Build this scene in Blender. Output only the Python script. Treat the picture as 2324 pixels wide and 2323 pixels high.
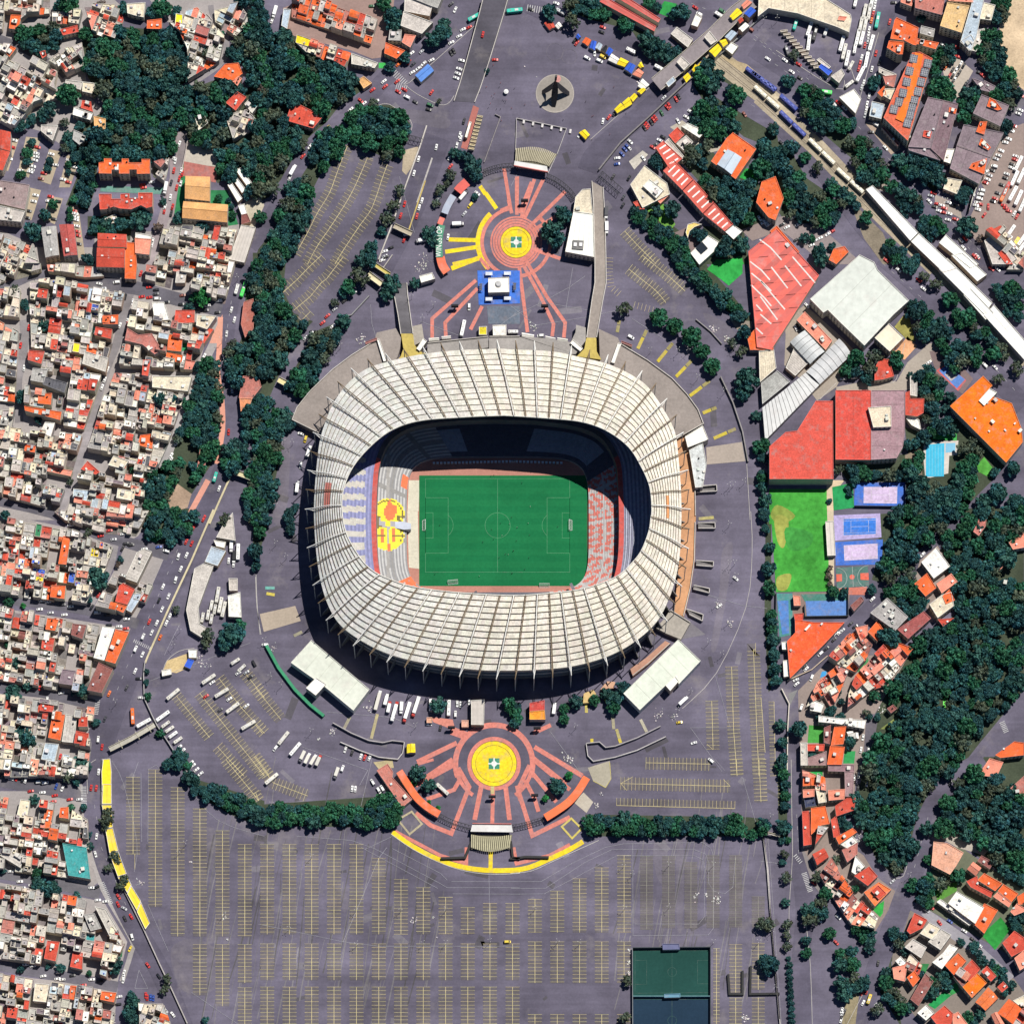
import bpy, bmesh, math, random
import numpy as np
from mathutils import Vector, Matrix
for o in list(bpy.data.objects):
 bpy.data.objects.remove(o)
SC=bpy.context.scene
COL=SC.collection
random.seed(7)
M_PX=0.32
LEAN=0.35
FRAME=2324*M_PX
CAM_H=3600.0
cam_d=bpy.data.cameras.new('camera')
cam=bpy.data.objects.new('camera', cam_d)
COL.objects.link(cam)
cam.location=(0,-LEAN*CAM_H, CAM_H)
cam.rotation_euler=(0,0,0)
cam_d.sensor_fit='HORIZONTAL'
cam_d.sensor_width=36
cam_d.lens=36*CAM_H/FRAME
cam_d.shift_y=LEAN*CAM_H/FRAME
cam_d.clip_start=10
cam_d.clip_end=20000
SC.camera=cam
SHX, SHY=-0.43,-0.43
sun_d=bpy.data.lights.new('sun','SUN')
sun=bpy.data.objects.new('sun', sun_d)
COL.objects.link(sun)
sun.location=(300,280,800)
sun.rotation_euler=Vector((SHX,SHY,-1)).to_track_quat('-Z','Y').to_euler()
sun_d.energy=4.9
sun_d.angle=math.radians(0.5)
sun_d.color=(1.0,0.955,0.88)
wd=bpy.data.worlds.new('World')
SC.world=wd
wd.use_nodes=True
nt=wd.node_tree
sky=nt.nodes.new('ShaderNodeTexSky')
sky.sky_type='NISHITA'
sky.sun_disc=False
sky.sun_elevation=math.atan2(1, math.hypot(SHX,SHY))
sky.sun_rotation=math.atan2(-SHX,-SHY)
sky.altitude=2200
sky.ozone_density=5
sky.dust_density=.3
bg=nt.nodes['Background']
bg.inputs[1].default_value=0.05
nt.links.new(sky.outputs[0], bg.inputs[0])
SC.view_settings.view_transform='Standard'
SC.view_settings.look='None'
SC.view_settings.exposure=0.2
SC.view_settings.gamma=1
SC.view_settings.use_curve_mapping=False
SHEETS={}
for r, y0 in enumerate((0,580,1160,1723)):
 for c, x0 in enumerate((0,580,1160,1724)):
  SHEETS['ABCDEFGHIJKLMNOP'[r*4+c]]=(x0, y0,1/3.2183)
SHEETS['Z']=(0,0,2324/1932)
def nat(t, x, y):
 x0, y0, k=SHEETS[t]
 return(x0+x*k, y0+y*k)
def wpt(t, x, y, h=0.0):
 """ground metres of a point seen at height h"""
 X, Y=nat(t, x, y)
 k=1-h/CAM_H
 return Vector(((X-1162)*M_PX*k,((1161.5-Y)*M_PX+LEAN*CAM_H)*k-LEAN*CAM_H))
def zm(t, d):
 return d*SHEETS[t][2]*M_PX
def pts(t, s, h=0.0):
 v=[float(a) for a in s.replace(',',' ').split()] if isinstance(s, str) else[a for q in s for a in q]
 return[wpt(t,v[i],v[i+1],h) for i in range(0,len(v),2)]
def nums(s):
 return[tuple(q.split(',')) for q in s.split()]
CC=dict(w=(.80,.78,.72), c=(.66,.58,.44), g=(.36,.345,.33), d=(.10,.10,.115), o=(.70,.125,.032),
r=(.52,.07,.042), b=(.44,.16,.13), m=(.24,.085,.075), s=(.40,.48,.56), n=(.04,.22,.10),
u=(.03,.10,.52), y=(.82,.62,.02), t=(.68,.37,.15), p=(.72,.25,.17), v=(.22,.165,.19),
k=(.02,.02,.025), e=(.50,.46,.42), l=(.52,.56,.50), q=(.05,.30,.30), j=(.06,.5,.38), f=(.18,.75,.12))
CNAME=dict(w='white', c='cream', g='grey', d='dark grey', o='orange', r='red', b='dusty red', m='maroon', s='pale blue',
n='green', u='blue', y='yellow', t='tan', p='salmon', v='purple grey', k='black', e='pale grey', l='pale green', q='teal',
j='turquoise', f='bright green')
def col(c):
 return CC[c] if isinstance(c, str) else c
def jit(c, a=.1, rng=random):
 k=1+rng.uniform(-a, a)
 return tuple(min(.9,max(.01,v*k*(1+rng.uniform(-a*.3,a*.3)))) for v in col(c))
class MB:
 def __init__(self):
  self.v, self.f, self.c=[],[],[]
 def face(self, ps, c):
  b=len(self.v)
  self.v.extend([tuple(p) for p in ps])
  self.f.append(tuple(range(b,b+len(ps))))
  self.c.append(col(c))
 def poly(self, ps, z, c):
  if area(ps)<0:
   ps=ps[::-1]
  self.face([(p[0],p[1],z) for p in ps], c)
 def walls(self, ps, z0, z1, c, flip=False):
  if(area(ps)<0)!=flip:
   ps=ps[::-1]
  n=len(ps)
  for i in range(n):
   a, b=ps[i], ps[(i+1)%n]
   self.face([(a[0],a[1],z0),(b[0],b[1],z0),(b[0],b[1],z1),(a[0],a[1],z1)], c)
 def prism(self, ps, z0, z1, c, ct=None):
  self.walls(ps, z0, z1, c)
  self.poly(ps, z1, ct if ct is not None else c)
 def box(self, x, y, z0, sx, sy, sz, c, rot=0.0, ct=None):
  ca, sa=math.cos(rot), math.sin(rot)
  ps=[(x+a*ca-b*sa,y+a*sa+b*ca) for a, b in
  ((-sx/2,-sy/2),(sx/2,-sy/2),(sx/2,sy/2),(-sx/2,sy/2))]
  self.prism(ps, z0, z0+sz, c, ct)
 def cyl(self, x, y, z0, r, h, c, n=10, r2=None, ct=None):
  r2=r if r2 is None else r2
  a=[(x+r*math.cos(2*math.pi*i/n),y+r*math.sin(2*math.pi*i/n),z0) for i in range(n)]
  b=[(x+r2*math.cos(2*math.pi*i/n),y+r2*math.sin(2*math.pi*i/n),z0+h) for i in range(n)]
  for i in range(n):
   j=(i+1)%n
   self.face([a[i],a[j],b[j],b[i]], c)
  self.face(b, ct or c)
 def bar(self, a, b, r, c, n=5):
  a, b=Vector(a), Vector(b)
  d=(b-a)
  if d.length<1e-6:
   return
  q=d.to_track_quat('Z','Y')
  A=[a+q@Vector((r*math.cos(2*math.pi*i/n),r*math.sin(2*math.pi*i/n),0)) for i in range(n)]
  B=[p+d for p in A]
  for i in range(n):
   j=(i+1)%n
   self.face([A[i],A[j],B[j],B[i]], c)
  self.face(A[::-1], c)
  self.face(B, c)
 def strip(self, line, w, z, c, close=False):
  """flat ribbon along a line"""
  L, R=offset(line, w/2, close), offset(line,-w/2, close)
  n=len(line)
  for i in range(n if close else n-1):
   j=(i+1)%n
   self.face([(*R[i],z),(*R[j],z),(*L[j],z),(*L[i],z)], c)
 def rib(self, line, w, z0, z1, c, ct=None):
  """upright ribbon: a low wall along a line"""
  L, R=offset(line, w/2), offset(line,-w/2)
  ps=R+L[::-1]
  n=len(line)
  self.walls(ps, z0, z1, c)
  for i in range(n-1):
   self.face([(*R[i],z1),(*R[i+1],z1),(*L[i+1],z1),(*L[i],z1)], ct or c)
 def build(self, name, mat, parent=None, loc=(0,0,0), mats=None):
  me=bpy.data.meshes.new(name)
  lx, ly, lz=loc
  v=np.array(self.v, dtype=np.float64).reshape(-1,3)-np.array([lx,ly,lz])
  me.from_pydata(v.tolist(),[], self.f)
  at=me.color_attributes.new('Col','FLOAT_COLOR','CORNER')
  cs=np.repeat(np.array([(*c,1.0) for c in self.c],dtype=np.float32),[len(f) for f in self.f], axis=0)
  at.data.foreach_set('color', cs.ravel())
  me.materials.append(MAT[mat] if isinstance(mat,str) else mat)
  o=bpy.data.objects.new(name, me)
  COL.objects.link(o)
  if parent is not None:
   o.parent=parent
  else:
   o.location=loc
  return o
def area(ps):
 s=0
 for i in range(len(ps)):
  a, b=ps[i], ps[(i+1)%len(ps)]
  s+=a[0]*b[1]-b[0]*a[1]
 return s/2
def centroid(ps):
 A=area(ps)
 if abs(A)<1e-9:
  return Vector((sum(p[0] for p in ps)/len(ps),sum(p[1] for p in ps)/len(ps)))
 x=y=0
 for i in range(len(ps)):
  a, b=ps[i], ps[(i+1)%len(ps)]
  k=a[0]*b[1]-b[0]*a[1]
  x+=(a[0]+b[0])*k
  y+=(a[1]+b[1])*k
 return Vector((x/6/A,y/6/A))
def offset(line, d, close=False):
 out=[]
 n=len(line)
 for i in range(n):
  p=Vector(line[i][:2])
  a=Vector(line[i-1][:2]) if(i>0 or close) else None
  b=Vector(line[(i+1)%n][:2]) if(i<n-1 or close) else None
  t1=(p-a).normalized() if a is not None and(p-a).length>1e-9 else None
  t2=(b-p).normalized() if b is not None and(b-p).length>1e-9 else None
  t1=t1 or t2
  t2=t2 or t1
  t=(t1+t2)
  t=t.normalized() if t.length>1e-6 else t1
  k=max(.4, t.dot(t1))
  nrm=Vector((-t.y,t.x))
  q=p+nrm*(d/k)
  out.append((q.x,q.y))
 return out
def inset(ps, d):
 if area(ps)<0:
  ps=ps[::-1]
 return offset(ps, d, True)
def clip(ps, p, n):
 """the part of a polygon on the side n points to"""
 out=[]
 m=len(ps)
 for i in range(m):
  a, b=ps[i], ps[(i+1)%m]
  da=(a[0]-p[0])*n[0]+(a[1]-p[1])*n[1]
  db=(b[0]-p[0])*n[0]+(b[1]-p[1])*n[1]
  if da>=0:
   out.append(a)
  if(da>0>db) or(da<0<db):
   k=da/(da-db)
   out.append((a[0]+(b[0]-a[0])*k,a[1]+(b[1]-a[1])*k))
 return out
def lots(ps, ang, target, rng, lo=.42, hi=.58, mn=2.2):
 A=abs(area(ps))
 if len(ps)<3 or A<4:
  return[]
 if A<target*rng.uniform(.8,1.35):
  return[ps]
 u=(math.cos(ang), math.sin(ang))
 v=(-u[1], u[0])
 pu=[p[0]*u[0]+p[1]*u[1] for p in ps]
 pv=[p[0]*v[0]+p[1]*v[1] for p in ps]
 eu, ev=max(pu)-min(pu), max(pv)-min(pv)
 k=rng.uniform(lo, hi)
 if eu*rng.uniform(.85,1.15)>ev:
  d, q=u, min(pu)+k*eu
 else:
  d, q=v, min(pv)+k*ev
 p=(d[0]*q, d[1]*q)
 return lots(clip(ps,p,d), ang, target, rng, lo, hi)+lots(clip(ps,p,(-d[0],-d[1])), ang, target, rng, lo, hi)
def inside(ps, x, y):
 r=False
 for i in range(len(ps)):
  a, b=ps[i], ps[i-1]
  if(a[1]>y)!=(b[1]>y) and x<(b[0]-a[0])*(y-a[1])/(b[1]-a[1])+a[0]:
   r=not r
 return r
def smooth(ps, k=4, close=False):
 """catmull-rom through the points"""
 out=[]
 n=len(ps)
 P=[Vector(p[:2]) for p in ps]
 for i in range(n if close else n-1):
  a, b, c, d=((P[i-1],P[i],P[(i+1)%n],P[(i+2)%n]) if close else
  (P[max(0,i-1)],P[i],P[i+1],P[min(n-1,i+2)]))
  for j in range(k):
   t=j/k
   out.append(.5*((2*b)+(c-a)*t+(2*a-5*b+4*c-d)*t*t+(3*b-a-3*c+d)*t**3))
 if not close:
  out.append(P[-1])
 return out
MAT={}
def material(name, rough=.85, spots=(), tint='attr', bump=0, metallic=0, spec=.3, wear=None):
 """base colour from the mesh (or object) times worn, stained variation
    spots: (scale, low, high, detail) factors multiplied in"""
 m=bpy.data.materials.new(name)
 m.use_nodes=True
 t=m.node_tree
 b=t.nodes['Principled BSDF']
 b.inputs['Roughness'].default_value=rough
 b.inputs['Metallic'].default_value=metallic
 b.inputs['Specular IOR Level'].default_value=spec
 if tint=='attr':
  n=t.nodes.new('ShaderNodeAttribute')
  n.attribute_name='Col'
  c=n.outputs['Color']
 elif tint=='object':
  n=t.nodes.new('ShaderNodeObjectInfo')
  c=n.outputs['Color']
 else:
  n=t.nodes.new('ShaderNodeRGB')
  n.outputs[0].default_value=(*tint,1)
  c=n.outputs[0]
 g=t.nodes.new('ShaderNodeNewGeometry')
 for(sc, lo, hi, det,*st) in spots:
  x=t.nodes.new('ShaderNodeTexNoise')
  x.inputs['Scale'].default_value=sc
  x.inputs['Detail'].default_value=det
  x.inputs['Roughness'].default_value=.62
  if st:
   mp=t.nodes.new('ShaderNodeMapping')
   mp.inputs['Rotation'].default_value=(0,0, st[0])
   mp.inputs['Scale'].default_value=(st[1],1,1)
   t.links.new(g.outputs['Position'], mp.inputs[0])
   t.links.new(mp.outputs[0], x.inputs['Vector'])
  else:
   t.links.new(g.outputs['Position'], x.inputs['Vector'])
  r=t.nodes.new('ShaderNodeMapRange')
  r.inputs[1].default_value, r.inputs[2].default_value=.3,.7
  r.inputs[3].default_value, r.inputs[4].default_value=lo, hi
  t.links.new(x.outputs[0], r.inputs[0])
  mx=t.nodes.new('ShaderNodeVectorMath')
  mx.operation='SCALE'
  t.links.new(c, mx.inputs[0])
  t.links.new(r.outputs[0], mx.inputs['Scale'])
  c=mx.outputs[0]
 if wear:
  sc, lo, hi, amt, wc=wear
  x=t.nodes.new('ShaderNodeTexNoise')
  x.inputs['Scale'].default_value=sc
  x.inputs['Detail'].default_value=9
  x.inputs['Roughness'].default_value=.68
  t.links.new(g.outputs['Position'], x.inputs['Vector'])
  r=t.nodes.new('ShaderNodeMapRange')
  r.inputs[1].default_value, r.inputs[2].default_value, r.inputs[3].default_value, r.inputs[4].default_value=lo, hi,0, amt
  t.links.new(x.outputs[0], r.inputs[0])
  mx=t.nodes.new('ShaderNodeMix')
  mx.data_type='RGBA'
  t.links.new(r.outputs[0], mx.inputs[0])
  t.links.new(c, mx.inputs[6])
  mx.inputs[7].default_value=(*wc,1)
  c=mx.outputs[2]
 t.links.new(c, b.inputs['Base Color'])
 if bump:
  x=t.nodes.new('ShaderNodeTexNoise')
  x.inputs['Scale'].default_value=1.5
  x.inputs['Detail'].default_value=6
  t.links.new(g.outputs['Position'], x.inputs['Vector'])
  bp=t.nodes.new('ShaderNodeBump')
  bp.inputs['Strength'].default_value=bump
  bp.inputs['Distance'].default_value=.3
  t.links.new(x.outputs[0], bp.inputs['Height'])
  t.links.new(bp.outputs[0], b.inputs['Normal'])
 MAT[name]=m
 return m
material('plaster',.9,((.5,.8,1.12,6),(.05,.88,1.1,3)))
material('roofing',.88,((.9,.68,1.26,8),(.16,.80,1.14,4)), bump=.2, wear=(.22,.52,.68,.45,(.27,.25,.24)))
material('sheet_metal',.55,((.25,.86,1.08,5),(.03,.92,1.06,2)), spec=.4, wear=(.09,.54,.72,.38,(.42,.36,.34)))
material('tile_roof',.85,((1.3,.72,1.2,6),(.12,.78,1.14,4)), bump=.2, wear=(.25,.54,.7,.4,(.33,.24,.2)))
material('asphalt',.95,((.008,.72,1.28,5),(.045,.78,1.24,8),(.6,.9,1.1,8),(.045,.80,1.26,7,1.35,.06),(.25,.90,1.1,5,1.32,.04)), spec=.2, wear=(.028,.57,.72,.5,(.25,.225,.22)))
material('paving',.92,((.04,.86,1.12,6),(.6,.88,1.1,7)), spec=.2)
material('worn_paint',.85,((.5,.72,1.12,7),(.06,.85,1.08,4)), spec=.25, wear=(.16,.50,.70,.5,(.24,.20,.21)))
material('lawn',.98,((.035,.6,1.35,8),(.3,.75,1.25,8)), spec=.1)
material('turf',.98,((.03,.86,1.12,5),(.5,.9,1.1,8)), spec=.1)
material('soil',.98,((.05,.7,1.25,7),(.7,.8,1.2,8)), spec=.1)
material('car_paint',.28,(), tint='object', spec=.6)
material('vehicle',.4,((.8,.9,1.06,4),), spec=.5)
material('glass',.08,(), tint=(.02,.026,.035), spec=.7)
material('rubber',.9,(), tint=(.02,.02,.02))
material('steel',.5,((.4,.75,1.15,5),), spec=.5)
material('concrete',.92,((.04,.8,1.15,6),(.5,.84,1.12,8)), bump=.15)
material('seats',.6,((.35,.84,1.12,6),), spec=.4)
material('stadium_roof',.75,((.03,.90,1.06,3),(.9,.66,1.12,9),(.22,.82,1.1,6)), wear=(.5,.56,.72,.4,(.36,.31,.24)))
material('canvas',.8,((.35,.85,1.1,5),), bump=.25)
material('bark',.95,((2,.7,1.2,4),))
material('leaves',.8,((.10,.74,1.3,3),(1.1,.8,1.2,3)), spec=.25)
material('person_cloth',.9,())
mw=material('water',.06,((.3,.9,1.1,4),), spec=.6)
THINGS=[]
def tag(o, label, cat, group=None, shared=False):
 o['label']=label
 o['category']=cat
 if group:
  o['group']=group
 THINGS.append((o,shared))
 return o
def empty(name, loc, label, cat, group=None, shared=False, rz=0):
 o=bpy.data.objects.new(name, None)
 COL.objects.link(o)
 o.location=loc
 o.rotation_euler=(0,0, rz)
 o.empty_display_size=1
 return tag(o, label, cat, group, shared)
def structure(o):
 o['kind']='structure'
 return o
STR={}
def layer(name, mat):
 if(name, mat) not in STR:
  STR[(name,mat)]=MB()
 return STR[(name,mat)]
Z={'under':.02,'low':.06,'mid':.10,'high':.14,'top':.18,'line':.22,'line2':.26}
_zk={}
def lift(z):
 """each sheet of a layer lies a few mm above the one laid before it"""
 k=_zk[z]=_zk.get(z,-1)+1
 return(Z[z] if isinstance(z,str) else z)+.003*(k%13)
def sheet(name, mat, t, s, c, z='low', sm=0):
 p=pts(t, s)
 if sm:
  p=smooth(p, sm, True)
  # triangulate concave outlines properly through bmesh on build
 layer(name, mat).poly(p, lift(z), c)
def ribbon(name, mat, t, s, w, c, z='low', sm=0):
 p=pts(t, s)
 if sm:
  p=smooth(p, sm)
 layer(name, mat).strip(p, zm(t,w), lift(z), c)
YL=(.66,.57,.30)
WL=(.55,.55,.55)
def paint(t, s, w=.15, c=WL, sm=0, z='line', mat='worn_paint'):
 p=pts(t, s)
 if sm:
  p=smooth(p, sm)
 layer('road_markings', mat).strip(p, w, lift(z), c)
def bays(t, s, left=50, right=50, step=27, c=YL, w=.17, sm=0, spine=True, sw=.3):
 p=pts(t, s)
 if sm:
  p=smooth(p, sm)
 m=layer('road_markings','worn_paint')
 if spine:
  m.strip(p, sw, lift('line'), c)
  layer('oil_stain','asphalt').strip(offset(p,zm(t,(left-right)/2)), zm(t,(left+right)*.93), lift('low'),(.112,.101,.112))
 st=zm(t, step)
 d=0.0
 zb=lift('line2')
 for i in range(len(p)-1):
  a, b=Vector(p[i][:2]), Vector(p[i+1][:2])
  L=(b-a).length
  if L<1e-6:
   continue
  u=(b-a)/L
  n=Vector((-u.y,u.x))
  while d<=L+1e-6:
   q=a+u*d
   m.strip([q+n*zm(t,left),q-n*zm(t,right)], w, zb, jit(c,.15))
   d+=st
  d-=L
  # STADIUM
ZP=-8.0
H_OUT, H_IN=30.0,40.0
_o=[('F','450,1500 485,1290 590,1040 770,850 1000,765 1250,715 1500,690 1780,680'),
('G','0,685 300,700 520,745 700,790 860,860 1000,960 1130,1150 1200,1300 1225,1500 1240,1700 1245,1880'),
('K','1242,120 1235,280 1215,430 1160,620 1060,810 890,960 700,1060 450,1130 200,1155'),
('J','1860,1162 1600,1155 1250,1110 1000,1050 800,960 620,830 520,660 460,430 432,150'),('F','428,1790')]
_i=[('F','700,1560 840,1390 1000,1270 1200,1205 1500,1180 1780,1168'),
('G','0,1170 300,1190 520,1215 700,1280 860,1400 960,1560 1015,1700 1028,1860'),
('K','1022,40 1005,150 950,290 880,380 780,470 600,545 440,580 200,605'),
('J','1860,615 1500,595 1200,560 1030,515 850,430 730,290 650,120'),('F','632,1760')]
OUT=smooth([p for t,s in _o for p in pts(t,s,H_OUT)],6, True)
INN=smooth([p for t,s in _i for p in pts(t,s,H_IN)],6, True)
CEN=Vector((wpt('Z',940,960,33).x,(max(p.y for p in OUT)+min(p.y for p in OUT))/2))
def arc_samples(curve, cen, n):
 """n points spread evenly within each of the four quadrants, clockwise from the top"""
 P=[Vector(p[:2]) for p in curve]
 if area(P)>0:
  P=P[::-1]
 a=[math.atan2(p.x-cen.x,p.y-cen.y)%(2*math.pi) for p in P]
 k=min(range(len(P)), key=lambda i:a[i])
 P=P[k:]+P[:k]
 a=a[k:]+a[:k]
 L=[0]
 for i in range(len(P)):
  L.append(L[-1]+(P[(i+1)%len(P)]-P[i]).length)
 P.append(P[0]);a.append(a[0]+2*math.pi)
 at=lambda ang:np.interp(ang, a, L) if ang>=a[0] else L[0]-(a[0]-ang)*60
 anchors=[at(q*math.pi/2) for q in range(4)]
 anchors.append(anchors[0]+L[-1])
 out=[]
 px_=[p.x for p in P];py_=[p.y for p in P]
 for i in range(n):
  f=i*4/n
  q=int(f)
  l=(anchors[q]+(anchors[q+1]-anchors[q])*(f-q))%L[-1]
  out.append(Vector((np.interp(l,L,px_),np.interp(l,L,py_))))
 return out
NT=64
NS=NT*4
ICEN=Vector((sum(p.x for p in INN)/len(INN),(max(p.y for p in INN)+min(p.y for p in INN))/2))
SO=arc_samples(OUT, CEN, NS)
SI=arc_samples(INN, ICEN, NS)
stadium=empty('stadium',(CEN.x,CEN.y,0),'huge oval football stadium with a pale ribbed roof ring round a green pitch','stadium')
SL=(CEN.x, CEN.y,0)
def sbuild(mb, name, mat, parent=None):
 o=mb.build(name, mat, None, SL)
 o.location=(0,0,0)
 o.parent=parent or stadium
 return o
def roof_pt(i, t, dz=0.0):
 p=SO[i%NS].lerp(SI[i%NS], t)
 bow=2.0*math.sin(math.pi*t)
 return(p.x, p.y, H_OUT+(H_IN-H_OUT)*t+bow+dz)
rng=random.Random(3)
mb=MB()
NR=12
for i in range(NS):
 for k in range(NR):
  t0, t1=k/NR,(k+1)/NR
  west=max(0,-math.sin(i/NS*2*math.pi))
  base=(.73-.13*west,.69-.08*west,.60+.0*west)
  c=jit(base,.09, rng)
  # every bay of sheeting is laid a little lower than the one inside it
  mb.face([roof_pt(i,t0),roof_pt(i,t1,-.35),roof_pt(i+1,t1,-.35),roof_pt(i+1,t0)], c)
  mb.face([roof_pt(i,t1,-.35),roof_pt(i,t1),roof_pt(i+1,t1),roof_pt(i+1,t1,-.35)],(.3,.25,.18))
 mb.face([roof_pt(i,0,-1.6),roof_pt(i,0),roof_pt(i+1,0),roof_pt(i+1,0,-1.6)],(.5,.46,.38))
 mb.face([roof_pt(i,0,-1.6),roof_pt(i+1,0,-1.6),roof_pt(i+1,1,-1.6),roof_pt(i,1,-1.6)],(.25,.24,.23))
 mb.face([roof_pt(i,1,-.35),roof_pt(i,1,-1.6),roof_pt(i+1,1,-1.6),roof_pt(i+1,1,-.35)],(.4,.37,.3))
 # the red roof patches on the west and east sides
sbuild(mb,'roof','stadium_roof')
for k in range(1, NR):
 mb=MB()
 for i in range(NS):
  mb.bar(roof_pt(i,k/NR,.35), roof_pt(i+1,k/NR,.35),.16, jit((.15,.10,.055),.35,rng),4)
 sbuild(mb,'roof_purlin','steel')
mb=MB()
for i in range(NS):
 mb.bar(roof_pt(i,1.0,.1), roof_pt(i+1,1.0,.1),.45,(.62,.60,.54),6)
sbuild(mb,'roof_edge_beam','steel')
mb=MB()
for i0, a, b in((192,.36,.56),(61,.42,.52)):
 for i in range(i0, i0+6):
  mb.face([roof_pt(i,a,.12),roof_pt(i,b,.02),roof_pt(i+1,b,.02),roof_pt(i+1,a,.12)],(.5,.16,.14) if i0>100 else(.6,.25,.08))
sbuild(mb,'roof_patch','sheet_metal')
for j in range(NT):
 i=j*4
 mb=MB()
 white=j%2==0
 c=(.78,.77,.73) if white else(.20,.14,.08)
 out=(SO[i]-SI[i]).normalized()
 tip=Vector((SO[i].x+out.x*6.5,SO[i].y+out.y*6.5,H_OUT+.3))
 nodes=12
 top=[Vector(roof_pt(i,q/nodes,.6+(2.4 if white else 1.8)*(1-.75*q/nodes))) for q in range(nodes+1)]
 bot=[Vector(roof_pt(i,q/nodes,.3)) for q in range(nodes+1)]
 side=Vector((-out.y,out.x,0))*(.75 if white else.6)
 for q in range(nodes):
  mb.bar(top[q], top[q+1],.32 if white else.2, c,6)
  mb.bar(bot[q]+side, bot[q+1]+side,.15,(.22,.16,.1),4)
  mb.bar(bot[q]-side, bot[q+1]-side,.15,(.22,.16,.1),4)
  mb.bar(bot[q]+side, top[q+1],.09, c,4)
  mb.bar(bot[q]-side, top[q+1],.09, c,4)
 mb.bar(tip, top[0],.32, c,6)
 mb.bar(tip, bot[0]+side,.25, c,5)
 mb.bar(tip, bot[0]-side,.25, c,5)
 tr=sbuild(mb,'roof_truss','steel')
 mb=MB()
 foot=SO[i]+out*5.5
 mb.bar((foot.x,foot.y,0),(foot.x,foot.y,H_OUT-.4),.32,(.45,.45,.45),8)
 sbuild(mb,'column','concrete')
 mb=MB()
 sd=Vector((-out.y,out.x))*.32
 a, b=SO[i]-out*5, SO[i]+out*4
 z1=13
 P=[a+sd, b+sd, b-sd, a-sd]
 Zt=[z1,3,3, z1]
 for e in range(4):
  f=(e+1)%4
  mb.face([(*P[e],0),(*P[f],0),(*P[f],Zt[f]),(*P[e],Zt[e])],(.20,.19,.18))
 mb.face([(*P[e],Zt[e]) for e in range(4)],(.22,.21,.20))
 sbuild(mb,'buttress','concrete')
 # outer wall with its two open galleries
mb=MB()
ring=[SO[i]-(SO[i]-SI[i]).normalized()*3.5 for i in range(NS)]
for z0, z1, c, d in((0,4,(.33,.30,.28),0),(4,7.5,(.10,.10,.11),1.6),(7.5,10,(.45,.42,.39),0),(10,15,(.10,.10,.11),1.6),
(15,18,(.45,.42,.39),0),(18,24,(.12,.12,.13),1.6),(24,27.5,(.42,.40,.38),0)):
 rr=[p-(SO[i]-SI[i]).normalized()*d for i, p in enumerate(ring)]
 mb.walls(rr, z0, z1, c)
 r2=[p-(SO[i]-SI[i]).normalized()*1.6 for i, p in enumerate(ring)]
 for i in range(NS):
  k=(i+1)%NS
  mb.face([(*ring[i],z1-.02),(*ring[k],z1-.02),(*r2[k],z1-.02),(*r2[i],z1-.02)],(.40,.38,.35))
sbuild(mb,'outer_wall','concrete')
# seating bowl
PC=Vector((wpt('F',1768,1765,ZP).x,wpt('J',1768,103,ZP).y))
def front(th, a=66.0, b=49.0, n=5.5):
 c, s=math.cos(th), math.sin(th)
 r=(abs(c/a)**n+abs(s/b)**n)**(-1/n)
 return Vector((PC.x+r*c,PC.y+r*s))
NB=480
back_src=arc_samples(OUT, CEN,720)
bang=[math.atan2(p.y-PC.y,p.x-PC.x)%(2*math.pi) for p in back_src]
brad=[(p-PC).length for p in back_src]
order=sorted(range(720), key=lambda i:bang[i])
bx=[bang[i] for i in order];by=[brad[i] for i in order]
def back(th):
 r=np.interp(th%(2*math.pi), bx, by, period=2*math.pi)-7
 return Vector((PC.x+r*math.cos(th),PC.y+r*math.sin(th)))
TH=[2*math.pi*i/NB for i in range(NB)]
FR=[front(t) for t in TH]
BK=[back(t) for t in TH]
def bowl(i, t):
 return FR[i%NB].lerp(BK[i%NB], t)
def emblem(X, Y, base):
 """the club badge laid out in coloured seats"""
 u, v=(X-881)/37,(Y-1167)/36
 d=math.hypot(u, v)
 OR, YE, BK2, GR=(.74,.16,.05),(.74,.62,.03),(.14,.11,.03),(.34,.33,.35)
 if d<1 and v<.78:
  if.84<d<.91 or(abs(u)>.5 and abs(v-.15)<.05) or(abs(abs(u)-.62)<.05 and v>.2):
   return BK2
  if(abs(u-.1)<.42-.5*abs(v+.12) and v<.36) or(.2<u<.5 and-.55<v<-.1):
   return OR
  if v>.42 and.14<abs(u)<.5 or(v>.1 and abs(u+.55)<.12):
   return GR
  return YE
 u, v=(X-881)/36,(Y-1216)/33
 d=math.hypot(u, v)
 if d<1 and v>-.62:
  if(.82<d<.9 and v<.4) or(abs(v)<.045 and abs(u)>.2):
   return BK2
  if.26<abs(u)<.46 and-.5<v<.42 or(abs(u-.05)<.12 and v>.5):
   return OR
  if abs(u)<.08:
   return GR
  return YE
 if abs(X-881)<4:
  return(.30,.29,.28)
 return base
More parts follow.
